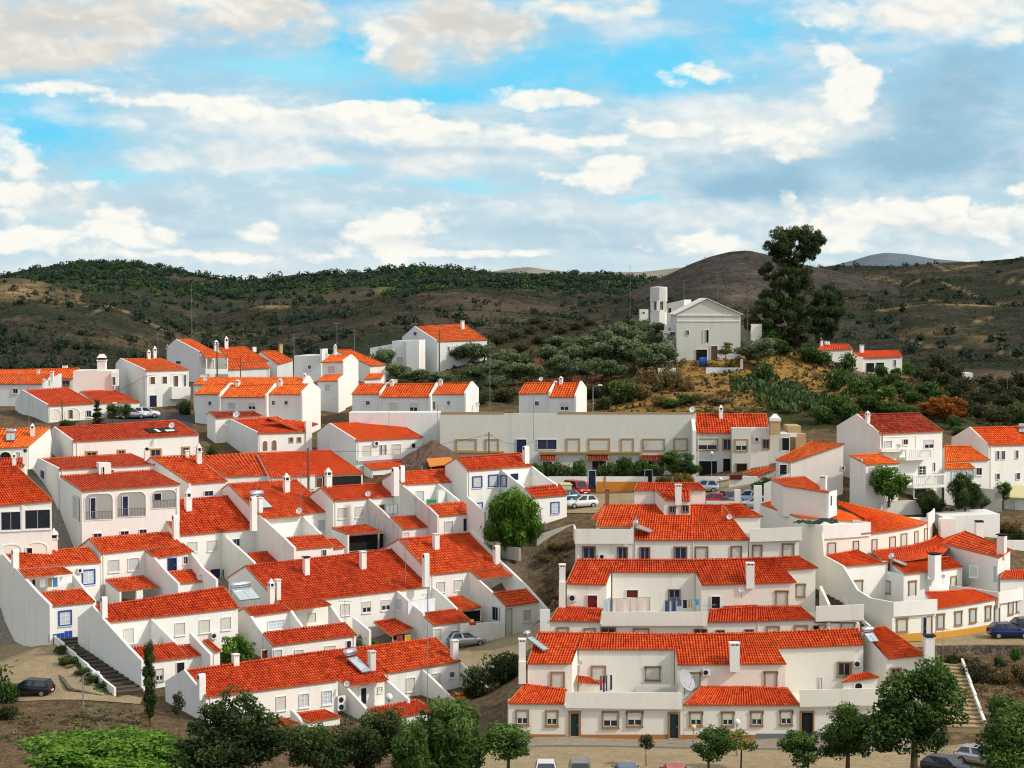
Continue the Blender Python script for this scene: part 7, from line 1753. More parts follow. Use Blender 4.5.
lamp_globe(693.6,727,150.5,'low lamp with a yellowish globe before the big dish','globe_yellow')
lamp_globe(499.6,729,152,'lamp with a yellow globe at the left end of the front row','globe_yellow')
lamp_arm(51.6,0+606,185.5,'thin lamp post at the corner of the blue tiled house',.25,2.)
lamp_globe(711.6,451+2,233,'tall lamp with a white globe before the house joined to the hall')
lamp_globe(720.4,479,221,'lamp with a white globe over the parked cars'); lamp_globe(781,465,219,'white globe lamp by the mono-pitch orange roof')
lamp_arm(144,375,268,'street lamp with a long arm before the brown shuttered house',1.6,0.)
lamp_arm(593,385,268,'street lamp right of the small white pair',.8,0.); lamp_arm(107,403,258,'lamp post beside the dark conifer',.8,0.)
pole(308,448,222,'wooden pole rising before the dark veranda in the middle of the left slope',.12)
pole(489,432,234,'wooden pole in front of the long hall',.10); pole(62,400,256,'wooden pole before the arches of the back lane house',.10,False)
pole(217,342,300,'wooden pole at the porch of the grey-white gable house',.13); pole(240.4,356,300,'thin pole before the broad orange roof',.09,False)
pole(439.4,330,334,'dark pole at the corner of the large hillside house',.11,False); pole(747.6,292,303,'dark lamp pole between the hilltop house and the eucalyptus',.13,False)
for px,py0,py1,Y,lab in ((630,264,317,345,'tall thin mast on the ridge left of the water tower'),(718,274,309,312,'tall aerial behind the hilltop house'),(684,280,302,318,'aerial between the water tower and the hilltop house'),(354.6,330,352,300,'aerial on the falling orange gable, with an arm'),(337,322,352,300,'aerial mast left of the leaning gable'),
 (294,334,356,302,'aerial behind the flat blue-grey block'),(490,340,412,262,'tall lattice aerial right of the upper middle row'),(441.6,374,412,262,'aerial before the right house of the upper middle row'),(192,284,338,330,'tall thin mast above the grey-white gable house'),(158,334,356,306,'aerial above the brown shuttered house'),
 (389,402,436,246,'aerial on the long wall above the two-storey house'),(437.6,404,440,236,'aerial on the left half of the long hall'),(533.6,390,440,237,'aerial on the wall of the long hall, before the small pair'),(345,600,632,176,'aerial over the bottom row') ,(427.6,590,706,172,'tallest aerial, rising from the bottom row between its garden walls'),(405.6,540,582,196,'aerial on the second row roofs'),(676,596,633,171,'aerial before the second row terrace'),(867.6,655-34,700,152,'aerial beside the solar heater of the front row') ,(942.6,628,672,169,'thin aerial on the bank below the curved building'),(29,384,428,244,'aerial at the end wall of the arched house') ,(21.6,372,404,262,'second aerial at the end wall of the arched house'),(1007,373,415,300,'aerial on the far right slope'),(964,502,520,214,'aerial pole behind the curved building'),(301,470,520,206,'aerial on the broad roof with the small round dish'),(780,470,500,216,'thin pipe aerial beside the mono-pitch roof'),(710,604,634,171,'aerial at the end of the second row parapet')):
    if 'beside the solar heater of the front' in lab: continue
    antenna(px,py0,py1,Y,lab,bars=5 if Y<260 else 6,tilt=(px*.37)%1.2-.6,w=.8)
dish_px(299.6-.2,511,205,3.4,'small round dish at the right of the broad roof with twin flues')
# ================================================================== laundry and small things
def laundry(pts, Y, items, label, drop=.9):
    """line from pts[0] to pts[1] (seen), with cloths hung along it"""
    a, b = Vector(at(*pts[0], Y[0])), Vector(at(*pts[1], Y[1])); r = thing('laundry_line', label, 'laundry', a, 0)
    d = b-a; B = MB(); B.cyl((0,0,0),d,.012,n=4); [B.cyl(Vector((0,0,-1.3))+d*t,d*t,.02,n=5) for t in (0,1)]; B.obj('line',['mast_grey'],r)
    for (t0, t1, dr, m) in items:
        p, q = d*t0, d*t1; V = []; n = 6
        for j in range(4):
            for i in range(n): e = p.lerp(q,i/(n-1)); V.append((e.x+.01*math.sin(i*2+j),e.y+.05*math.sin(i*1.7+t0*20)*j/3,e.z-dr*j/3))
        mkobj('cloth',V,[(j*n+i,j*n+i+1,(j+1)*n+i+1,(j+1)*n+i) for j in range(3) for i in range(n-1)],m,r)
Y0=HB.F.xy(HBm['uL'],HBm['v']-1.2)[1]
laundry(((38,579.5),(74,575.5)),(Y0+.5,Y0+3.2),[(.05,.2,.8,'cloth_white'),(.27,.38,.9,'cloth_tan'),(.4,.54,.95,'cloth_sky'),(.6,.74,.8,'cloth_white'),(.8,.95,.7,'cloth_white')],'pale and sky blue laundry on the terrace of the blue tiled house')
Y0=H9.F.xy(H9a2['uL'],H9a2['vr']+.8)[1]
laundry(((408,601),(436,597.6)),(Y0,Y0+2),[(.0,.4,1.4,'cloth_white'),(.42,.7,1.45,'cloth_white'),(.72,.98,1.4,'cloth_white')],'large white sheets drying on a terrace of the second row')
Y0=SR1.F.xy(0,-1.6)[1]
laundry(((664,600.6),(699,599.4)),(Y0,Y0),[(.03,.16,1.05,'cloth_blue'),(.21,.34,1.0,'cloth_blue'),(.38,.5,.55,'cloth_blue'),(.54,.66,.75,'cloth_black'),(.70,.8,.7,'cloth_tan'),(.84,1.,.5,'cloth_sky')],'jeans and dark clothes drying on the second row terrace')
laundry(((612.6,598.6),(631,598.6)),(Y0-.2,Y0-.2),[(.0,.98,1.2,'screen_pink')],'left pale pink sheet hung as a screen on the second row terrace')
laundry(((632,598),(650,597)),(Y0-.2,Y0-.2),[(.02,1.,1.25,'screen_pink')],'right pale pink sheet hung as a screen on the second row terrace')
laundry(((604,601),(611,597)),(Y0-.3,Y0-.1),[(.0,1.,1.4,'screen_blue')],'blue-grey sheet hung at the left end of the second row terrace')
Y0=FR1.F.xy(0,-1.7)[1]
laundry(((600,676),(612,675)),(Y0,Y0),[(.0,.2,1.2,'cloth_red'),(.24,.4,1.4,'cloth_black'),(.46,.62,1.3,'cloth_blue'),(.7,.82,1.35,'cloth_white'),(.84,1.,1.2,'cloth_black')],'red and dark clothes drying on the front row terrace',)
laundry(((397,636),(411,634)),(H9.F.xy(H9u2,-6.5)[1],H9.F.xy(H9u2,-6.5)[1]),[(.0,.42,.9,'cloth_red'),(.55,.98,.95,'cloth_yellow')],'red and yellow towels in a yard of the second row')
Y0=H5.F.xy(H5m['uR'],-1.5)[1]
laundry(((386,506),(398,504)),(Y0,Y0),[(.0,.3,.9,'cloth_white'),(.36,.6,.95,'cloth_white'),(.66,.95,1.,'cloth_white')],'white clothes drying on the terrace by the stained wall')
laundry(((817,678),(822,678)),(153.5,153.5),[(.0,1.,1.1,'screen_pink')],'pink cloth on the terrace of the right front row house')
def bits(name,label,cat,P,boxes,rz=0.):
    r = thing(name,label,cat,P,rz)
    for nm,b,m in boxes: B = MB(); B.box(*b); B.obj(nm,[m],r)
P=at(617,489,229.5); P=at(558,489,227); z=tz(P[0],P[1]); bits('storage_box','yellowish box shed beside the red van in the upper street','box',(P[0],P[1],z),[('case',(-1.5,1.5,-1.2,1.2,0,1.75),'roof_yellow'),('lid',(-1.58,1.58,-1.28,1.28,1.755,1.85),'roof_yellow')],.1)
P=at(704,365,297); z=tz(P[0],P[1]); 
for i,px in enumerate((701.6,704.6)):
    P=at(px,364,297); r=thing('barrel',['left blue barrel by the brown door of the hilltop house','right blue barrel by the brown door of the hilltop house'][i],'barrel',(P[0],P[1],tz(P[0],P[1])),0,'blue barrels'); B=MB(); B.lathe([(.01,0),(.38,0),(.42,.5),(.38,1.3),(.3,1.35),(.01,1.35)],10); B.obj('drum',['plastic_blue'],r,True); B=MB(); B.lathe([(.43,.6),(.45,.64),(.43,.68)],10); B.obj('hoop',['plastic_blue'],r,True)
u,z=H6.F.V(431.6,501,-2.2); P=world(H6,u,-2.2,z); bits('plastic_tub','green plastic tub on the terrace of the twin flue house','tub',P,[('tub',(-.55,.55,-.4,.4,-.35,.1),'plastic_green'),('rim',(-.6,.6,-.45,.45,.1,.16),'plastic_green')])
u,z=H6.F.V(440.6,500,-1.6); P=world(H6,u,-1.6,z); bits('cupboard','white cupboard next to the green tub','cupboard',P,[('case',(-.45,.45,-.25,.25,-.6,1.1),'frame_white'),('top',(-.5,.5,-.3,.3,1.1,1.15),'frame_white')],.6)
P=at(472.6,624,192); bits('toy_car','orange and yellow ride-on toy on the yard wall of the second row','toy',(P[0],P[1],P[2]-.2),[('seat',(-.3,.3,-.2,.2,.1,.4),'plastic_red'),('hood',(-.2,.1,-.15,.15,.4,.65),'cloth_yellow')],.3)
u,z=H10.F.V(143,645,-2.4); P=world(H10,u,-2.4,z); bits('planter_row','row of grey pots along the terrace edge of the second row end house','pots',P,[('trough',(-1.4,.6,-.2,.2,-.5,.15),'dull_metal'),('tank',(.8,1.5,-.3,.3,-.5,.5),'dish_grey')],.6)
# awning and rubble behind the left rows
P=at(440,463,226); r=thing('awning','bright orange awning behind the twin flues in front of the rubble mound','awning',P,RAD(20)); B=MB(); B.add([(-1.6,-1.,-.3),(1.5,-1.,0),(1.9,1.6,.55),(-1.2,1.6,.45),(-1.6,-1.,-.36),(1.5,-1.,-.06),(1.9,1.6,.49),(-1.2,1.6,.39)],[(0,1,2,3),(7,6,5,4),(0,4,5,1),(1,5,6,2),(2,6,7,3),(3,7,4,0)]); B.obj('sheet',['orange_paint'],r); B=MB(); [B.cyl((x,-.9,-2.5),(x,-.9,-.2),.04,n=6) for x in (-1.4,1.3)]; B.obj('post',['mast_grey'],r)
n_=26; V=[]; r0=random.Random(4); mo=at(440,460,231)
for j in range(n_):
    for i in range(n_):
        x,y=(i/(n_-1)-.5)*2,(j/(n_-1)-.5)*2; h_=max(0,1-math.hypot(x+.18,y))*2.9+.0; V.append((mo[0]+x*4.6+(0),mo[1]+y*4.0,mo[2]-.4+h_+r0.uniform(-.12,.18)))
m,nt,b=newmat('rubble'); tc=nt.new('ShaderNodeTexCoord'); vo=nt.new('ShaderNodeTexVoronoi'); vo.inputs['Scale'].default_value=5.; nt.link(tc.outputs['Object'],vo.inputs['Vector']); c=nt.mix(.6,nt.ramp(nt.noise(tc.outputs['Object'],6.,4),[(.35,(.06,.035,.025,1)),(.65,(.24,.14,.09,1))]),vo.outputs['Color'],'MULTIPLY'); nt.link(nt.mix(.5,c,(.14,.09,.06,1)),b.inputs['Base Color'])
o=mkobj('rubble_mound',V,[(j*n_+i,j*n_+i+1,(j+1)*n_+i+1,(j+1)*n_+i) for j in range(n_-1) for i in range(n_-1)],'rubble'); tag(o,'brown mound of rubble before the left part of the long hall','mound')

def cable(a, b, label, sag=.9):
    A, B_ = Vector(at(*a)), Vector(at(*b)); B = MB(); p0 = None
    for i in range(15):
        t = i/14; p = (B_-A)*t; p.z -= sag*4*t*(1-t)
        if p0 is not None: B.cyl(p0, p, .022, n=4, caps=False)
        p0 = p
    o = B.obj('overhead_cable', ['rubber']); o.location = A; tag(o, label, 'cable')
cable((308,450,222),(489,434,234),'long sagging cable from the wooden pole on the left slope to the hall pole')
cable((489,434,234),(537,440,237),'short cable from the wooden pole to the long hall wall')
cable((217,345,300),(240.4,358,300),'cable between the two poles by the porch gable house')
cable((308,450,222),(258,455,228),'cable from the wooden pole leftward over the long red roofs')
cable((62,402,256),(144,377,268),'cable crossing the back lane before the arched house')
# ================================================================== streets, steps, walls
def gp(px, py, Y): p = at(px, py, Y); return (p[0], p[1])
# parking street at the bottom
xk0, xk1 = at(490,742,152)[0], at(884,742,152)[0]
yk = 151.2
paving('parking_street', [(xk0-6,118),(xk1+32,118),(xk1+32,151.),(xk1+8,151.2),(xk1,yk-1.5),(xk0,yk-1.5),(xk0-6,yk-1.)], 'cobbles', .05)
paving('pavement', [(xk0-1,yk-1.55),(xk1+2,yk-1.55),(xk1+2,154.5),(xk0-1,154.5)], 'cobbles_grey', .17)
n=40; V=[]; Fc=[]
for i in range(n+1):
    x=lerp(xk0-1,xk1+2,i/n)
    for dy,dz in ((-1.72,-.2),(-1.72,.19),(-1.5,.19),(-1.5,-.2)): V.append((x,yk+dy,tz(x,yk+dy)+dz))
for i in range(n):
    for q in range(3): Fc.append((4*i+q,4*i+q+4,4*i+q+5,4*i+q+1))
kerb=mkobj('kerb',V,Fc,'kerb_stone'); kerb['kind']='structure'
# lane at the left
paving('lane', [gp(-60,640,189),gp(10,640,189.5),gp(50,646,187),gp(75,656,181),gp(70,668,176.5),gp(100,690,169.5),gp(142,697,167.2),gp(140,706,165),gp(60,706,166),gp(-60,706,167)], 'cobbles', .06)
# upper street with the parked cars
paving('upper_street', [gp(541,520,219),gp(556,506,222),gp(546,488,230),gp(735,488,230),gp(790,500,221),gp(770,512,213.5),gp(700,510,214.5),gp(600,508,216)], 'cobbles', .07)
paving('side_street', [gp(905,650,174.2),gp(907,642,177.3),gp(993,631,184.5),gp(1090,605,195),gp(1120,650,176),gp(1024,648,174.8)], 'cobbles', .06)
paving('yard_paving', [gp(455,647,190),gp(470,642,192.5),gp(505,638,196.5),gp(542,633,199.5),gp(562,630,201),gp(562,640,195),gp(540,652,187),gp(470,664,184)], 'cobbles', .06)
paving('back_lane', [gp(100,421,262),gp(180,413,270),gp(196,420,264),gp(190,428,258),gp(100,428,256)], 'asphalt', .06)
# stone retaining wall under the side street
def wallrun(name,label,pts,h0,th,mat,group=None,step=.6,top=None):
    """wall following ground points; pts = [(px,py_top,Y)]"""
    P=[Vector(at(*p)) for p in pts]; V=[];Fc=[]; dense=[]
    for a,b in zip(P,P[1:]):
        k=max(1,int((b-a).length/step)); dense += [a.lerp(b,i/k) for i in range(k)]
    dense.append(P[-1]); o0=dense[0]
    for i,p in enumerate(dense):
        d=(dense[min(i+1,len(dense)-1)]-dense[max(i-1,0)]); d.z=0; d.normalize(); nn=Vector((d.y,-d.x,0))*th/2
        for q,z in ((p+nn,p.z-h0),(p+nn,p.z),(p-nn,p.z),(p-nn,p.z-h0)): V.append((q.x-o0.x,q.y-o0.y,z-o0.z))
    for i in range(len(dense)-1):
        for q in range(3): Fc.append((4*i+q,4*i+q+1,4*i+q+5,4*i+q+4))
    Fc += [(0,3,2,1),tuple(4*(len(dense)-1)+q for q in (0,1,2,3))]
    o=mkobj(name,V,Fc,mat); o.location=o0; return tag(o,label,'wall',group)
m,nt,b=newmat('rubble_stone'); tc=nt.new('ShaderNodeTexCoord'); vo=nt.new('ShaderNodeTexVoronoi'); vo.inputs['Scale'].default_value=2.6; vo.feature='DISTANCE_TO_EDGE'; nt.link(tc.outputs['Object'],vo.inputs['Vector'])
v2=nt.new('ShaderNodeTexVoronoi'); v2.inputs['Scale'].default_value=2.6; nt.link(tc.outputs['Object'],v2.inputs['Vector']); hs=nt.new('ShaderNodeSeparateColor'); nt.link(v2.outputs['Color'],hs.inputs[0])
c=nt.ramp(hs.outputs[0],[(0,(.07,.055,.04,1)),(.5,(.14,.11,.075,1)),(1,(.22,.18,.13,1))]); c=nt.mix(nt.maprange(vo.outputs['Distance'],0.,.06),(.03,.025,.02,1),c); nt.link(c,b.inputs['Base Color']); b.inputs['Roughness'].default_value=.95
bp=nt.new('ShaderNodeBump'); bp.inputs['Strength'].default_value=.8; bp.inputs['Distance'].default_value=.1; nt.link(vo.outputs['Distance'],bp.inputs['Height']); nt.link(bp.outputs[0],b.inputs['Normal'])
wallrun('retaining_wall','dark rubble stone retaining wall under the side street at the right',[(932,646,172.4),(970,645,173),(1060,645,173.4)],2.6,.5,'rubble_stone')
wallrun('retaining_wall','low dark stone kerb wall along the lane at the left',[(-40,716,163.4),(40,708,164.2),(70,707,164.4),(142,708,164.)],1.5,.4,'rubble_stone')
wallrun('retaining_wall','stone edged planted wedge beside the steps at the left',[(52,650,183),(48,660,179),(70,688,168.6),(118,699,166.6)],.9,.3,'rubble_stone')
wallrun('parapet_wall','pale concrete wall holding the upper street above the earth bank',[(536,536,209),(560,528,211),(580,522,213),(598,517,215)],1.7,.3,'concrete')
wallrun('parapet_wall','pale wall at the foot of the pepper tree',[(478,544,212),(500,545,208),(520,548,204)],1.4,.3,'concrete')
wallrun('parapet_wall','pale wall behind the dark shrubs between the bottom row and front row',[(456,668,184),(490,667,182),(520,668,180)],2.2,.3,'concrete')
# steps down the left bank: treads between two pixel-less ground lines
def steps(name,label,a,b,n,w,mat,railmat='wall_white',sd=1):
    """flight from ground point a (bottom) to b (top)"""
    a,b=Vector(a),Vector(b); a.z=tz(a.x,a.y)+.25; b.z=tz(b.x,b.y)+.3; d=b-a; L_=Vector((d.x,d.y,0)).length; r=thing(name,label,'stairs',a,math.atan2(d.y,d.x))
    B=MB()
    for i in range(n): B.box(L_*i/n,L_*(i+1)/n+.02,-w/2,w/2,d.z*i/n-1.2,d.z*(i+.85)/n+.1)
    B.obj('flight',[mat],r)
    B=MB()
    for i in range(n): B.box(L_*i/n-.03,L_*i/n+.16,-w/2-.01,w/2+.01,d.z*(i+.85)/n+.1-.06,d.z*(i+.85)/n+.115)
    B.obj('nosing',['stone_brown' if mat!='steps_ochre' else 'cobbles'],r)
    B=MB(); nseg=5
    for i in range(nseg):
        x0,x1=L_*i/nseg,L_*(i+1)/nseg; zz=d.z*(i+.6)/nseg+.5; B.add([(x0,-w/2-.22,zz-2),(x1,-w/2-.22,zz-2),(x1,-w/2-.02,zz-2),(x0,-w/2-.02,zz-2),(x0,-w/2-.22,zz-d.z/nseg*.35),(x1,-w/2-.22,zz+d.z/nseg*.35),(x1,-w/2-.02,zz+d.z/nseg*.35),(x0,-w/2-.02,zz-d.z/nseg*.35)],[(3,2,1,0),(4,5,6,7),(0,1,5,4),(1,2,6,5),(2,3,7,6),(3,0,4,7)])
    B.V=[(x,y*sd,z) for x,y,z in B.V]; B.obj('parapet',[railmat],r); return r
plain('steps_dark',(.055,.045,.034),.95,var=.3); plain('steps_ochre',(.40,.30,.15),.95,var=.25)
def gpt(px,py,Y,dz=0): p=at(px,py,Y); return (p[0],p[1],p[2]+dz)
steps('stairs','dark timber edged steps along the blank end wall at the left',gpt(130,697,168),gpt(66,652,184),16,2.5,'steps_dark',sd=-1)
steps('stairs','ochre steps with a white parapet climbing beside the biggest tree at the right',gpt(966,732,153),gpt(944,675,169),16,2.9,'steps_ochre')
steps('stairs','narrow steps between the second row and the curved building',gpt(864,620,176),gpt(818,578,194),18,1.6,'steps_dark')
# small planted strip by the left steps
# ================================================================== far hills
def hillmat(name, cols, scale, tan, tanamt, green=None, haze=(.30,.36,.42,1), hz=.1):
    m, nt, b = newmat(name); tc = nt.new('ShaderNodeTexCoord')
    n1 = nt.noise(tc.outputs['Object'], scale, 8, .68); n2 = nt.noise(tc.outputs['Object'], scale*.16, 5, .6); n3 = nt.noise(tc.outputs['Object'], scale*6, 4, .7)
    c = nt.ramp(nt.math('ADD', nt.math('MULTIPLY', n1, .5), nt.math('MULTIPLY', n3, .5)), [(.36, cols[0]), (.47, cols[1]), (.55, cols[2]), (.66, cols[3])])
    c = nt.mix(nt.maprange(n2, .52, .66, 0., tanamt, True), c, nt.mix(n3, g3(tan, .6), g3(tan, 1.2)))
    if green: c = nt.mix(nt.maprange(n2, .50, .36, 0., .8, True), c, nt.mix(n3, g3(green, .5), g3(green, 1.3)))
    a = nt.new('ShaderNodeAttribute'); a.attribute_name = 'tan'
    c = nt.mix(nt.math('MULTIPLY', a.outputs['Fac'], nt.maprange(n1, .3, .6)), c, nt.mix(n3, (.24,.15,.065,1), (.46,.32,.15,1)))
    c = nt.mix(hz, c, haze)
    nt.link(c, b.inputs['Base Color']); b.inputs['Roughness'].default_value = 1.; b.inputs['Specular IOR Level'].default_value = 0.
    bp = nt.new('ShaderNodeBump'); bp.inputs['Strength'].default_value = .8; bp.inputs['Distance'].default_value = 3.; nt.link(nt.math('ADD', n1, nt.math('MULTIPLY', n3, .35)), bp.inputs['Height']); nt.link(bp.outputs[0], b.inputs['Normal'])
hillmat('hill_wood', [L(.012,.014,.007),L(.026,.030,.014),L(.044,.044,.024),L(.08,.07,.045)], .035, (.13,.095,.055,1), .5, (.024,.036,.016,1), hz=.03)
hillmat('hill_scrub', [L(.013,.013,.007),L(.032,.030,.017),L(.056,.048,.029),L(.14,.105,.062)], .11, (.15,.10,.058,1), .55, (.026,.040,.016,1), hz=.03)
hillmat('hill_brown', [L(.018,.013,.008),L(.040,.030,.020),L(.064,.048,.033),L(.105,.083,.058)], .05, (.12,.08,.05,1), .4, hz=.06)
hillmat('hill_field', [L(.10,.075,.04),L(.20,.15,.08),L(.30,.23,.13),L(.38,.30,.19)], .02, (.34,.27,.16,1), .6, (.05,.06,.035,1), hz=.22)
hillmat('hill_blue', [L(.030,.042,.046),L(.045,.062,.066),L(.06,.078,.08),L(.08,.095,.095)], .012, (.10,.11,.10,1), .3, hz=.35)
HILLS = {}
def hill_sheet(name, prof, Yr, Yn, zn, mat, rough_, seed, back=1.3, tans=(), nxs=420, nys=110, pw=1.2, tracks=(), ridgebend=0.):
    xs = np.array([p[0] for p in prof], float); ys = np.array([p[1] for p in prof], float)
    px = np.linspace(xs[0], xs[-1], nxs); ph = np.interp(px, xs, ys)
    k = np.ones(9)/9; ph = np.convolve(np.pad(ph, 4, 'edge'), k, 'valid')
    V = np.zeros((nys, nxs, 3)); ta = np.zeros((nys, nxs))
    rng = [j/(nys-9) for j in range(nys-8)]+[1+(back-1)*(j+1)/8 for j in range(8)]
    yr = Yr*(1+ridgebend*np.sin(px/170.+seed))
    zr = np.array([zat(y, p) for y, p in zip(yr, ph)])
    for j, t in enumerate(rng):
        Y = Yn+(yr-Yn)*t; X = (px-512)/FP*yr*(.35+.65*t) if False else (px-512)/FP*(Yn+(Yr-Yn)*t)
        f = t**pw if t <= 1 else 1-(t-1)/(back-1)*.8
        z = zn+(zr-zn)*f
        nz = (np.abs(vnoise(X+9e4, Y*.8+9e4, 95, seed+5)-.5)*2-.5)*1.1+(vnoise(X+9e4, Y+9e4, 150, seed)-.5)*1.+(vnoise(X+9e4, Y+9e4, 62, seed+1)-.5)*.6+(vnoise(X+9e4, Y+9e4, 26, seed+2)-.5)*.28
        z = z+nz*rough_*(np.sin(np.pi*min(t, 1))**.6 if t < 1 else 0)
        V[j, :, 0], V[j, :, 1], V[j, :, 2] = X, Y, z
        for (tx, ty, rx, ry, kk) in tans:
            sy = 384-FP*((z-CZ)*CT+Y*ST)/(Y*CT-(z-CZ)*ST)
            ta[j] += kk*np.exp(-((px-tx)/rx)**2-((sy-ty)/ry)**2)
        for tr in tracks:
            sy = 384-FP*((z-CZ)*CT+Y*ST)/(Y*CT-(z-CZ)*ST)
            for (ax, ay), (bx, by) in zip(tr, tr[1:]):
                t_ = np.clip(((px-ax)*(bx-ax)+(sy-ay)*(by-ay))/((bx-ax)**2+(by-ay)**2), 0, 1); ta[j] += .9*np.exp(-((px-ax-t_*(bx-ax))/2.2)**2-((sy-ay-t_*(by-ay))/1.1)**2)
    F_ = [(j*nxs+i, j*nxs+i+1, (j+1)*nxs+i+1, (j+1)*nxs+i) for j in range(nys-1) for i in range(nxs-1)]
    o = mkobj(name, V.reshape(-1, 3), F_, mat, smooth=True); o['kind'] = 'structure'
    a = o.data.attributes.new('tan', 'FLOAT', 'POINT'); a.data.foreach_set('value', np.clip(ta, 0, 1).ravel().astype(np.float32))
    HILLS[name+mat] = V; return V
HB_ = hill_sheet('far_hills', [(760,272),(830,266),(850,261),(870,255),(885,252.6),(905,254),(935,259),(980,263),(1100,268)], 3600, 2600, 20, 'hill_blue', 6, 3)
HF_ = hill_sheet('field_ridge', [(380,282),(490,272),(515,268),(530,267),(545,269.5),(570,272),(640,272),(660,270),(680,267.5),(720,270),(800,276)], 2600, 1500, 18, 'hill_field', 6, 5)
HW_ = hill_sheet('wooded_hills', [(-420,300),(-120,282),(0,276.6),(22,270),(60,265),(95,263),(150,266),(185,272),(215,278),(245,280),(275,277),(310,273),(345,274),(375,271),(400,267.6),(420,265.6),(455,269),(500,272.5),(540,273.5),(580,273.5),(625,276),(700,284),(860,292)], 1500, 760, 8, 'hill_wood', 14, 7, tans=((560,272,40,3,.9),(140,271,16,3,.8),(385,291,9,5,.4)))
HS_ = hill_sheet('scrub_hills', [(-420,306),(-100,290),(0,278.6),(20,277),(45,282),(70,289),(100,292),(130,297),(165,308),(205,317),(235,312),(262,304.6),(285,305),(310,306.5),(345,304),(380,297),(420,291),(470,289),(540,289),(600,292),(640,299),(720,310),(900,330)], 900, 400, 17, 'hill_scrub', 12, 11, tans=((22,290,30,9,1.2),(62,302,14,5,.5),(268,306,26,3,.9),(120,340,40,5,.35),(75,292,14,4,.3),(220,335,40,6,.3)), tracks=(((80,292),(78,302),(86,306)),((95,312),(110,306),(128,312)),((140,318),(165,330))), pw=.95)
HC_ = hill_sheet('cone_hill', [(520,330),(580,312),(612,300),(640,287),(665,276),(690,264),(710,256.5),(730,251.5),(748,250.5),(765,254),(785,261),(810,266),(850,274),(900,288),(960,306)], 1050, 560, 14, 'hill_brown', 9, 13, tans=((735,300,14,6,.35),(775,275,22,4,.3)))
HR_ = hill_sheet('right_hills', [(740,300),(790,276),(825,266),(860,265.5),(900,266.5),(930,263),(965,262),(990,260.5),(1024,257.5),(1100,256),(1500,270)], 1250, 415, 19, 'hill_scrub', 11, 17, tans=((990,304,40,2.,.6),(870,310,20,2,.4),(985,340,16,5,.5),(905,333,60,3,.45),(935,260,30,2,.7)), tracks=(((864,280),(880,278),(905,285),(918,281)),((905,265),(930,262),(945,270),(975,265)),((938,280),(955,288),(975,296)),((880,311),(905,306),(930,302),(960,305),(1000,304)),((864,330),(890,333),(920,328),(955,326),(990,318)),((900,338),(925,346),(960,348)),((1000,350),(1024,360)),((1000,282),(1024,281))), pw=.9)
def scatter(name, Vh, n, size, cards, mat, seed, cond, label, tall=1.):
    r = np.random.RandomState(seed); ny_, nx_ = Vh.shape[:2]; C = []; tries = 0
    while len(C) < n and tries < n*40:
        tries += 1; j, i = r.randint(1, ny_-9), r.randint(1, nx_-1); f, g = r.rand(2)
        p = Vh[j, i]*(1-f)+Vh[j, i+1 if i+1 < nx_ else i]*f; q = Vh[j+1, i]; p = p+(q-Vh[j, i])*g
        sy = 384-FP*((p[2]-CZ)*CT+p[1]*ST)/(p[1]*CT-(p[2]-CZ)*ST); sx = 512+FP*p[0]/(p[1]*CT)
        if not (-60 < sx < 1090): continue
        if r.rand() > cond(sx, sy, p, r): continue
        s = size*r.uniform(.55, 1.3); C.append((p[0], p[1], p[2]+s*.6*tall, s, s, s*.75*tall, cards, r.uniform(.2, .6)))
    P, S = leaves(C, size*.33, seed+1); me = leaf_mesh(name, P, S, mat); o = bpy.data.objects.new(name, me); COL.objects.link(o); tag(o, label, None, None, 'stuff'); return o
vn = lambda p, s, sd: float(vnoise(np.array([p[0]+9e4]), np.array([p[1]+9e4]), s, sd)[0])
scatter('woodland', HW_, 3200, 2.9, 34, 'leaf_wood', 21, lambda x, y, p, r: 1. if y < 277 and x < 240 else (.75 if y < 300 and vn(p, 90, 40) > .45 else .12), 'dark trees covering the wooded hills on the skyline')
scatter('woodland_canopy', HW_, 600, 2.9, 34, 'leaf_mid', 27, lambda x, y, p, r: (.9 if y < 300 else .1)*(1 if vn(p, 60, 41) > .4 else .2), 'greener trees among the wooded hills')
scatter('scrub', HS_, 7000, .85, 11, 'leaf_scrub', 22, lambda x, y, p, r: .95 if vn(p, 40, 42)*.6+vn(p, 12, 47)*.4 > .45 else .3, 'low scrub bushes dotting the dark slopes behind the village')
scatter('dark_scrub', HS_, 1500, 1.6, 30, 'leaf_wood', 29, lambda x, y, p, r: (1. if y > 318 else .3)*(1 if vn(p, 30, 43) > .5 else .25), 'taller dark bushes on the lower slopes behind the village')
scatter('scrub', HR_, 5000, .8, 11, 'leaf_scrub', 23, lambda x, y, p, r: .9 if vn(p, 40, 44) > .45 else .22, 'low scrub bushes dotting the slopes on the right')
scatter('dark_scrub', HR_, 230, 2.0, 40, 'leaf_wood', 24, lambda x, y, p, r: (.5 if y > 330 else .35)*(1 if vn(p, 50, 45) > .5 else .15), 'green bushes on the lower right slopes')
scatter('scrub', HC_, 2200, .8, 10, 'leaf_scrub', 25, lambda x, y, p, r: .6 if vn(p, 40, 46) > .5 else .25, 'tiny scrub bushes on the bare cone shaped hill')
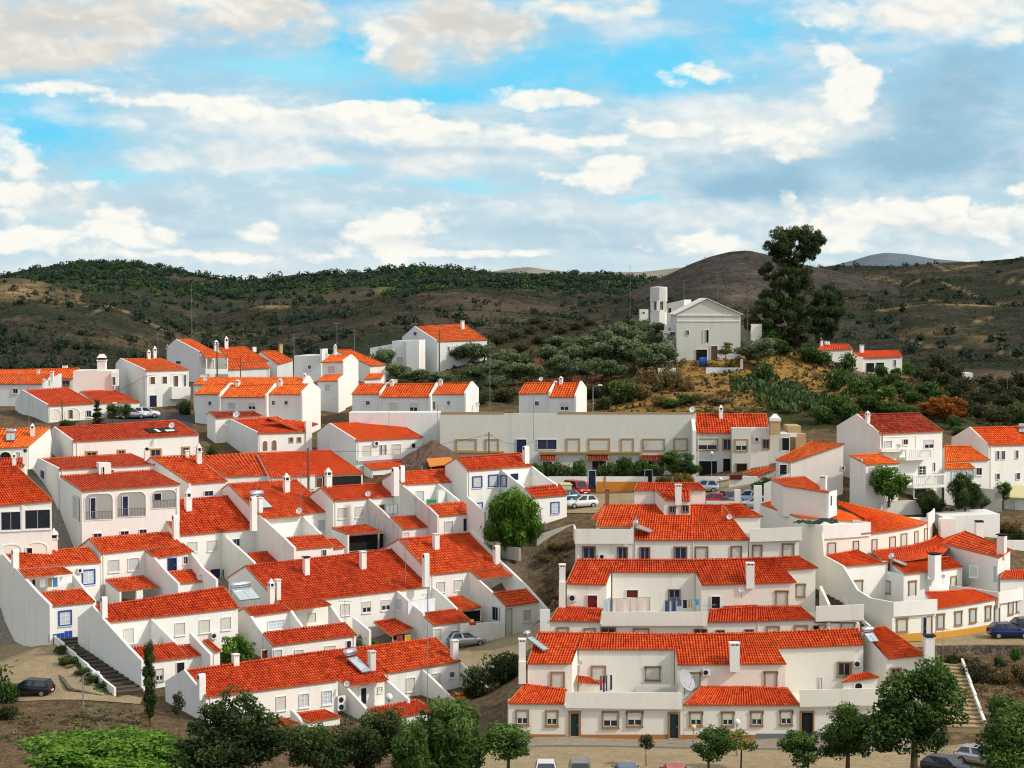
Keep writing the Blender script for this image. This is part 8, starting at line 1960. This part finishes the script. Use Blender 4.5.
# grass tufts and weeds on the near banks
def tufts(name, polys, n, mat, size, label, seed):
    r = np.random.RandomState(seed); C = []
    for (poly, k) in polys:
        xs = [p[0] for p in poly]; ys = [p[1] for p in poly]; c_ = 0; t_ = 0
        while c_ < k and t_ < k*30:
            t_ += 1; x, y = r.uniform(min(xs), max(xs)), r.uniform(min(ys), max(ys))
            if inside(x, y, poly): C.append((x, y, tz(x, y)+size*.25, size, size, size*.5, 7, r.uniform(.2, .7))); c_ += 1
    P, S = leaves(C, size*.5, seed+1); me = leaf_mesh(name, P, S, mat); o = bpy.data.objects.new(name, me); COL.objects.link(o); tag(o, label, None, None, 'stuff')
hp = [gp(600,400,262),gp(740,410,258),(at(850,410,258)[0],258),(at(1060,410,258)[0],262),(at(1060,380,330)[0],330),(at(700,340,320)[0],318),(at(560,340,320)[0],320)]
tufts('dry_grass', [(hp, 1500)], 0, 'leaf_dry', .55, 'dry grass and weeds on the hillside', 61)
tufts('weeds', [(hp, 700), ([(at(380,390,290)[0],290),(at(620,390,280)[0],278),(at(660,330,390)[0],390),(at(400,340,390)[0],390)], 900)], 0, 'leaf_scrub', .6, 'green weeds on the hillside', 63)
tufts('bank_grass', [([gp(60,668,176),gp(74,660,180),gp(122,700,167),gp(95,692,168.4)], 170), ([gp(-30,745,152),gp(140,745,150),gp(140,712,163),gp(-30,720,162)], 90)], 0, 'leaf_mid', .28, 'green ground cover beside the left steps', 65)
tufts('bank_weeds', [([gp(540,566,204),gp(575,540,210),gp(566,600,196),gp(556,612,192)], 120), ([gp(940,668,169),gp(1040,660,171),gp(1040,710,161),gp(985,712,160)], 160), ([gp(-30,745,152),gp(150,745,150),gp(150,712,162),gp(-30,720,162)], 160)], 0, 'leaf_dry', .3, 'dry weeds on the earth banks', 67)
# loose stones on the bare banks
r0 = np.random.RandomState(8); B = MB()
for poly, k in (([gp(-30,750,150),gp(150,750,148),gp(150,712,163),gp(-30,716,163)], 260), ([gp(940,668,169),gp(1040,660,171),gp(1040,715,160),gp(985,715,160)], 90), ([gp(540,566,204),gp(575,540,210),gp(566,600,196),gp(556,612,192)], 60)):
    xs = [p[0] for p in poly]; ys = [p[1] for p in poly]; c_ = 0
    while c_ < k:
        x, y = r0.uniform(min(xs), max(xs)), r0.uniform(min(ys), max(ys))
        if not inside(x, y, poly): continue
        c_ += 1; s = r0.uniform(.06, .22); z = tz(x, y); V = [(x+s*r0.uniform(.6,1.2)*math.cos(a), y+s*r0.uniform(.6,1.2)*math.sin(a), z-.05) for a in (0,1.3,2.6,3.9,5.2)]; V += [(x+.5*s*math.cos(a), y+.5*s*math.sin(a), z+s*r0.uniform(.4,.9)) for a in (.3,1.6,2.9,4.2,5.5)]
        B.add(V, [(i,(i+1)%5,5+(i+1)%5,5+i) for i in range(5)]+[(5,6,7,8,9)])
o = B.obj('loose_stones', ['stone_brown']); tag(o, 'loose stones on the bare earth banks', None, None, 'stuff')
# ================================================================== sky
w = bpy.data.worlds.new('World'); scene.world = w; w.use_nodes = True
nt = NT(w.node_tree); bg = w.node_tree.nodes['Background']
SUN_EL, SUN_AZ = RAD(38), 0.     # towards the sun: right and behind the viewer
sx, sy = .945, -.327
sky = nt.new('ShaderNodeTexSky'); sky.sky_type = 'NISHITA'; sky.sun_disc = False; sky.sun_elevation = SUN_EL; sky.sun_rotation = math.atan2(sx, sy); sky.air_density = 1.0; sky.dust_density = 1.5
tc = nt.new('ShaderNodeTexCoord'); d = nt.new('ShaderNodeVectorMath', operation='NORMALIZE'); nt.link(tc.outputs['Generated'], d.inputs[0])
sp = nt.new('ShaderNodeSeparateXYZ'); nt.link(d.outputs[0], sp.inputs[0])
hyp = nt.math('MAXIMUM', nt.math('SQRT', nt.math('ADD', nt.math('MULTIPLY', sp.outputs[0], sp.outputs[0]), nt.math('MULTIPLY', sp.outputs[1], sp.outputs[1]))), .05)
az = nt.math('ARCTAN2', sp.outputs[0], sp.outputs[1]); el = nt.math('ARCTAN2', sp.outputs[2], hyp)
cb = nt.new('ShaderNodeCombineXYZ'); nt.link(az, cb.inputs[0]); nt.link(el, cb.inputs[1])
# noise in (azimuth, elevation), flattened clouds
mp = nt.new('ShaderNodeMapping'); mp.inputs['Scale'].default_value = (1., 1.7, 1.); nt.link(cb.outputs[0], mp.inputs['Vector'])
nA = nt.noise(mp.outputs[0], 16., 9, .60); nB = nt.noise(mp.outputs[0], 50., 8, .66)
def puffs(vec):
    out = None
    for sc_, k in ((17., .5), (40., .32), (95., .18)):
        v = nt.new('ShaderNodeTexVoronoi'); v.inputs['Scale'].default_value = sc_; nt.link(vec, v.inputs['Vector']); t = nt.math('MULTIPLY', v.outputs['Distance'], -k*2.2); out = t if out is None else nt.math('ADD', out, t)
    return nt.math('ADD', out, 1.5)
jw = nt.new('ShaderNodeVectorMath', operation='SCALE'); nt.link(nt.noise(mp.outputs[0], 30., 5, .6, out=1), jw.inputs[0]); jw.inputs['Scale'].default_value = .03
pv = nt.new('ShaderNodeVectorMath', operation='ADD'); nt.link(mp.outputs[0], pv.inputs[0]); nt.link(jw.outputs[0], pv.inputs[1])
of = nt.new('ShaderNodeVectorMath', operation='ADD'); nt.link(pv.outputs[0], of.inputs[0]); of.inputs[1].default_value = (.0035, .006, 0)
nP = puffs(pv.outputs[0]); nQ = puffs(of.outputs[0])
mp2 = nt.new('ShaderNodeMapping'); mp2.inputs['Scale'].default_value = (1., 2.8, 1.); mp2.inputs['Location'].default_value = (3.1, .7, 0); nt.link(cb.outputs[0], mp2.inputs['Vector'])
nS = nt.noise(mp2.outputs[0], 14., 8, .6)
warp = nt.noise(mp.outputs[0], 9., 5, .6, out=1)
wv = nt.new('ShaderNodeVectorMath', operation='SUBTRACT'); nt.link(warp, wv.inputs[0]); wv.inputs[1].default_value = (.5, .5, .5)
ws = nt.new('ShaderNodeVectorMath', operation='MULTIPLY'); nt.link(wv.outputs[0], ws.inputs[0]); ws.inputs[1].default_value = (.07, .028, 0)
wc = nt.new('ShaderNodeVectorMath', operation='ADD'); nt.link(cb.outputs[0], wc.inputs[0]); nt.link(ws.outputs[0], wc.inputs[1])
def spx(px, py): return math.atan((px-512)/FP), math.atan((300-py)/FP)
def blob(px, py, rx, ry, k=1., soft=.75, fine=.5, src=None):
    a, e = spx(px, py); s = nt.new('ShaderNodeVectorMath', operation='SUBTRACT'); nt.link(wc.outputs[0], s.inputs[0]); s.inputs[1].default_value = (a, e, 0)
    q = nt.new('ShaderNodeVectorMath', operation='MULTIPLY'); nt.link(s.outputs[0], q.inputs[0]); q.inputs[1].default_value = (FP/rx, FP/ry, 0)
    l = nt.new('ShaderNodeVectorMath', operation='LENGTH'); nt.link(q.outputs[0], l.inputs[0])
    t = nt.math('SUBTRACT', 1.15, l.outputs['Value'])
    t = nt.math('ADD', t, nt.math('MULTIPLY', nt.math('SUBTRACT', src or nA, .5), 2.2)); t = nt.math('ADD', t, nt.math('ADD', nt.math('MULTIPLY', nt.math('SUBTRACT', nB, .5), fine*.8), nt.math('MULTIPLY', nt.math('SUBTRACT', nP, .5), fine*.55)))
    return nt.maprange(t, 0., soft, 0., k, True)
col = nt.ramp(el, [(0., srgb(214,230,235)), (.045, srgb(192,219,231)), (.10, srgb(172,214,234)), (.16, srgb(140,208,242)), (.3, srgb(120,185,225))])
col = nt.mix(nt.maprange(nS, .44, .64, 0., .7, True), col, srgb(228,236,238))
def lay(c, *b, **k):
    global col
    col = nt.mix(blob(*b, **k), col, c)
CY = srgb(108,214,252); CY2 = srgb(160,228,248); WH = srgb(253,252,243)
for b in ((55,140,85,54),(620,66,200,44),(765,44,54,46),(460,92,130,24),(350,50,34,26),(300,70,110,14)): lay(CY, *b, k=1., soft=1.)
for b in ((280,72,120,20),(110,178,60,10),(450,188,80,8),(645,202,60,8),(700,112,40,12),(330,175,60,7)): lay(CY2, *b, k=.9, soft=1.)
for b in ((300,128,250,24),(470,140,160,22),(300,165,200,18),(730,130,150,44)): lay(srgb(234,239,238), *b, k=.95, soft=1., src=nS)
for b in ((970,115,120,80),(890,165,150,28),(760,192,150,20)): lay(srgb(150,192,216), *b, k=.95, soft=1.1)
for b in ((560,228,170,16),(350,232,60,14),(190,208,80,12),(690,165,120,14),(460,156,120,10),(600,245,90,10),(215,235,60,10)): lay(srgb(182,209,224), *b, k=.8, soft=1.1)
for b in ((402,224,40,30),(120,228,44,22),(258,232,34,15),(25,190,60,44),(540,100,70,10),(90,100,60,9),(170,108,90,11),(300,118,170,12),(430,128,110,13),(845,84,42,34),(700,74,36,15),(770,140,70,18),(660,130,60,12),(612,176,44,18),(575,184,22,9),(890,214,120,18),(990,222,80,24),(830,230,60,22),(20,236,70,16),(470,252,90,6),(820,50,40,24),(200,255,110,8),(700,240,60,12),(580,140,60,10),(160,240,40,14)): lay(WH, *b, k=.95, soft=.55, fine=1.6)
for b in ((50,200,60,18),(410,244,36,8),(930,230,110,9),(800,158,60,8)): lay(srgb(220,226,226), *b, k=.6, soft=1.1)
for b in ((100,26,230,46),(60,62,110,28),(455,26,115,46),(410,62,46,24),(250,12,90,26)): lay(srgb(226,222,214), *b, k=1., soft=.9, fine=.9)
for b in ((60,30,130,16),(450,30,80,16),(150,50,80,8)): lay(srgb(204,201,196), *b, k=.55, soft=1.4)
for b in ((205,8,60,16),(560,12,60,14),(930,16,150,30),(850,20,50,30),(1010,44,40,14),(372,44,16,22),(640,8,30,10)): lay(srgb(250,247,238), *b, k=1., soft=1., fine=1.)
# puffy relief: tops lit, undersides shaded
rel = nt.math('MULTIPLY', nt.math('SUBTRACT', nP, nQ), 1.0, clamp=False)
sat = nt.new('ShaderNodeSeparateColor'); nt.link(col, sat.inputs[0])
wht = nt.maprange(nt.math('SUBTRACT', sat.outputs[2], sat.outputs[0]), .40, .12, .1, 1.)
rel = nt.math('MULTIPLY', rel, wht)
col = nt.mix(nt.maprange(rel, 0., -.34, 0., .34), col, srgb(182,208,224))
col = nt.mix(nt.maprange(rel, 0., .34, 0., .42), col, srgb(255,254,246))
# out of view overhead and aside: physical sky, high cloud brightened as added fill light
high = nt.new('ShaderNodeVectorMath', operation='SCALE'); nt.link(sky.outputs[0], high.inputs[0]); high.inputs['Scale'].default_value = .13
mpH = nt.new('ShaderNodeMapping'); mpH.inputs['Scale'].default_value = (1., 1., 2.2); nt.link(d.outputs[0], mpH.inputs['Vector'])
nH = nt.noise(mpH.outputs[0], 2.6, 7, .6)
over = nt.mix(nt.maprange(nH, .42, .62, 0., .9, True), high.outputs[0], (1.42,1.45,1.46,1))
side = nt.maprange(nt.math('ABSOLUTE', az), .42, .62, 0., 1., True)
col = nt.mix(nt.math('MAXIMUM', nt.maprange(el, .165, .24, 0., 1., True), side), col, over)
col = nt.mix(nt.maprange(el, -.02, -.004, 0., 1., True), srgb(96,92,80), col)
nt.link(col, bg.inputs['Color']); bg.inputs['Strength'].default_value = 1.0
# ================================================================== sun
sd = bpy.data.lights.new('sun', 'SUN'); sd.energy = 2.8; sd.angle = RAD(3); sd.color = (1., .94, .85)
so = bpy.data.objects.new('sun', sd); COL.objects.link(so)
so.rotation_euler = Vector((-sx*math.cos(SUN_EL), -sy*math.cos(SUN_EL), -math.sin(SUN_EL))).to_track_quat('-Z', 'Y').to_euler(); so.location = (60, -60, 120)
# ================================================================== camera and render
cd = bpy.data.cameras.new('camera'); cd.sensor_width = 36.; cd.lens = FP*36/1024; cd.clip_start = 1.; cd.clip_end = 20000
co = bpy.data.objects.new('camera', cd); COL.objects.link(co); co.location = (0, 0, CZ); co.rotation_euler = (math.pi/2-TH, 0, 0); scene.camera = co
scene.view_settings.view_transform = 'Standard'; scene.view_settings.look = 'None'; scene.view_settings.exposure = 0.; scene.view_settings.gamma = 1.
scene.render.engine = 'CYCLES'; scene.cycles.filter_width = 1.15; scene.render.resolution_x, scene.render.resolution_y = 1024, 768
scene.cycles.max_bounces = 5; scene.cycles.diffuse_bounces = 3
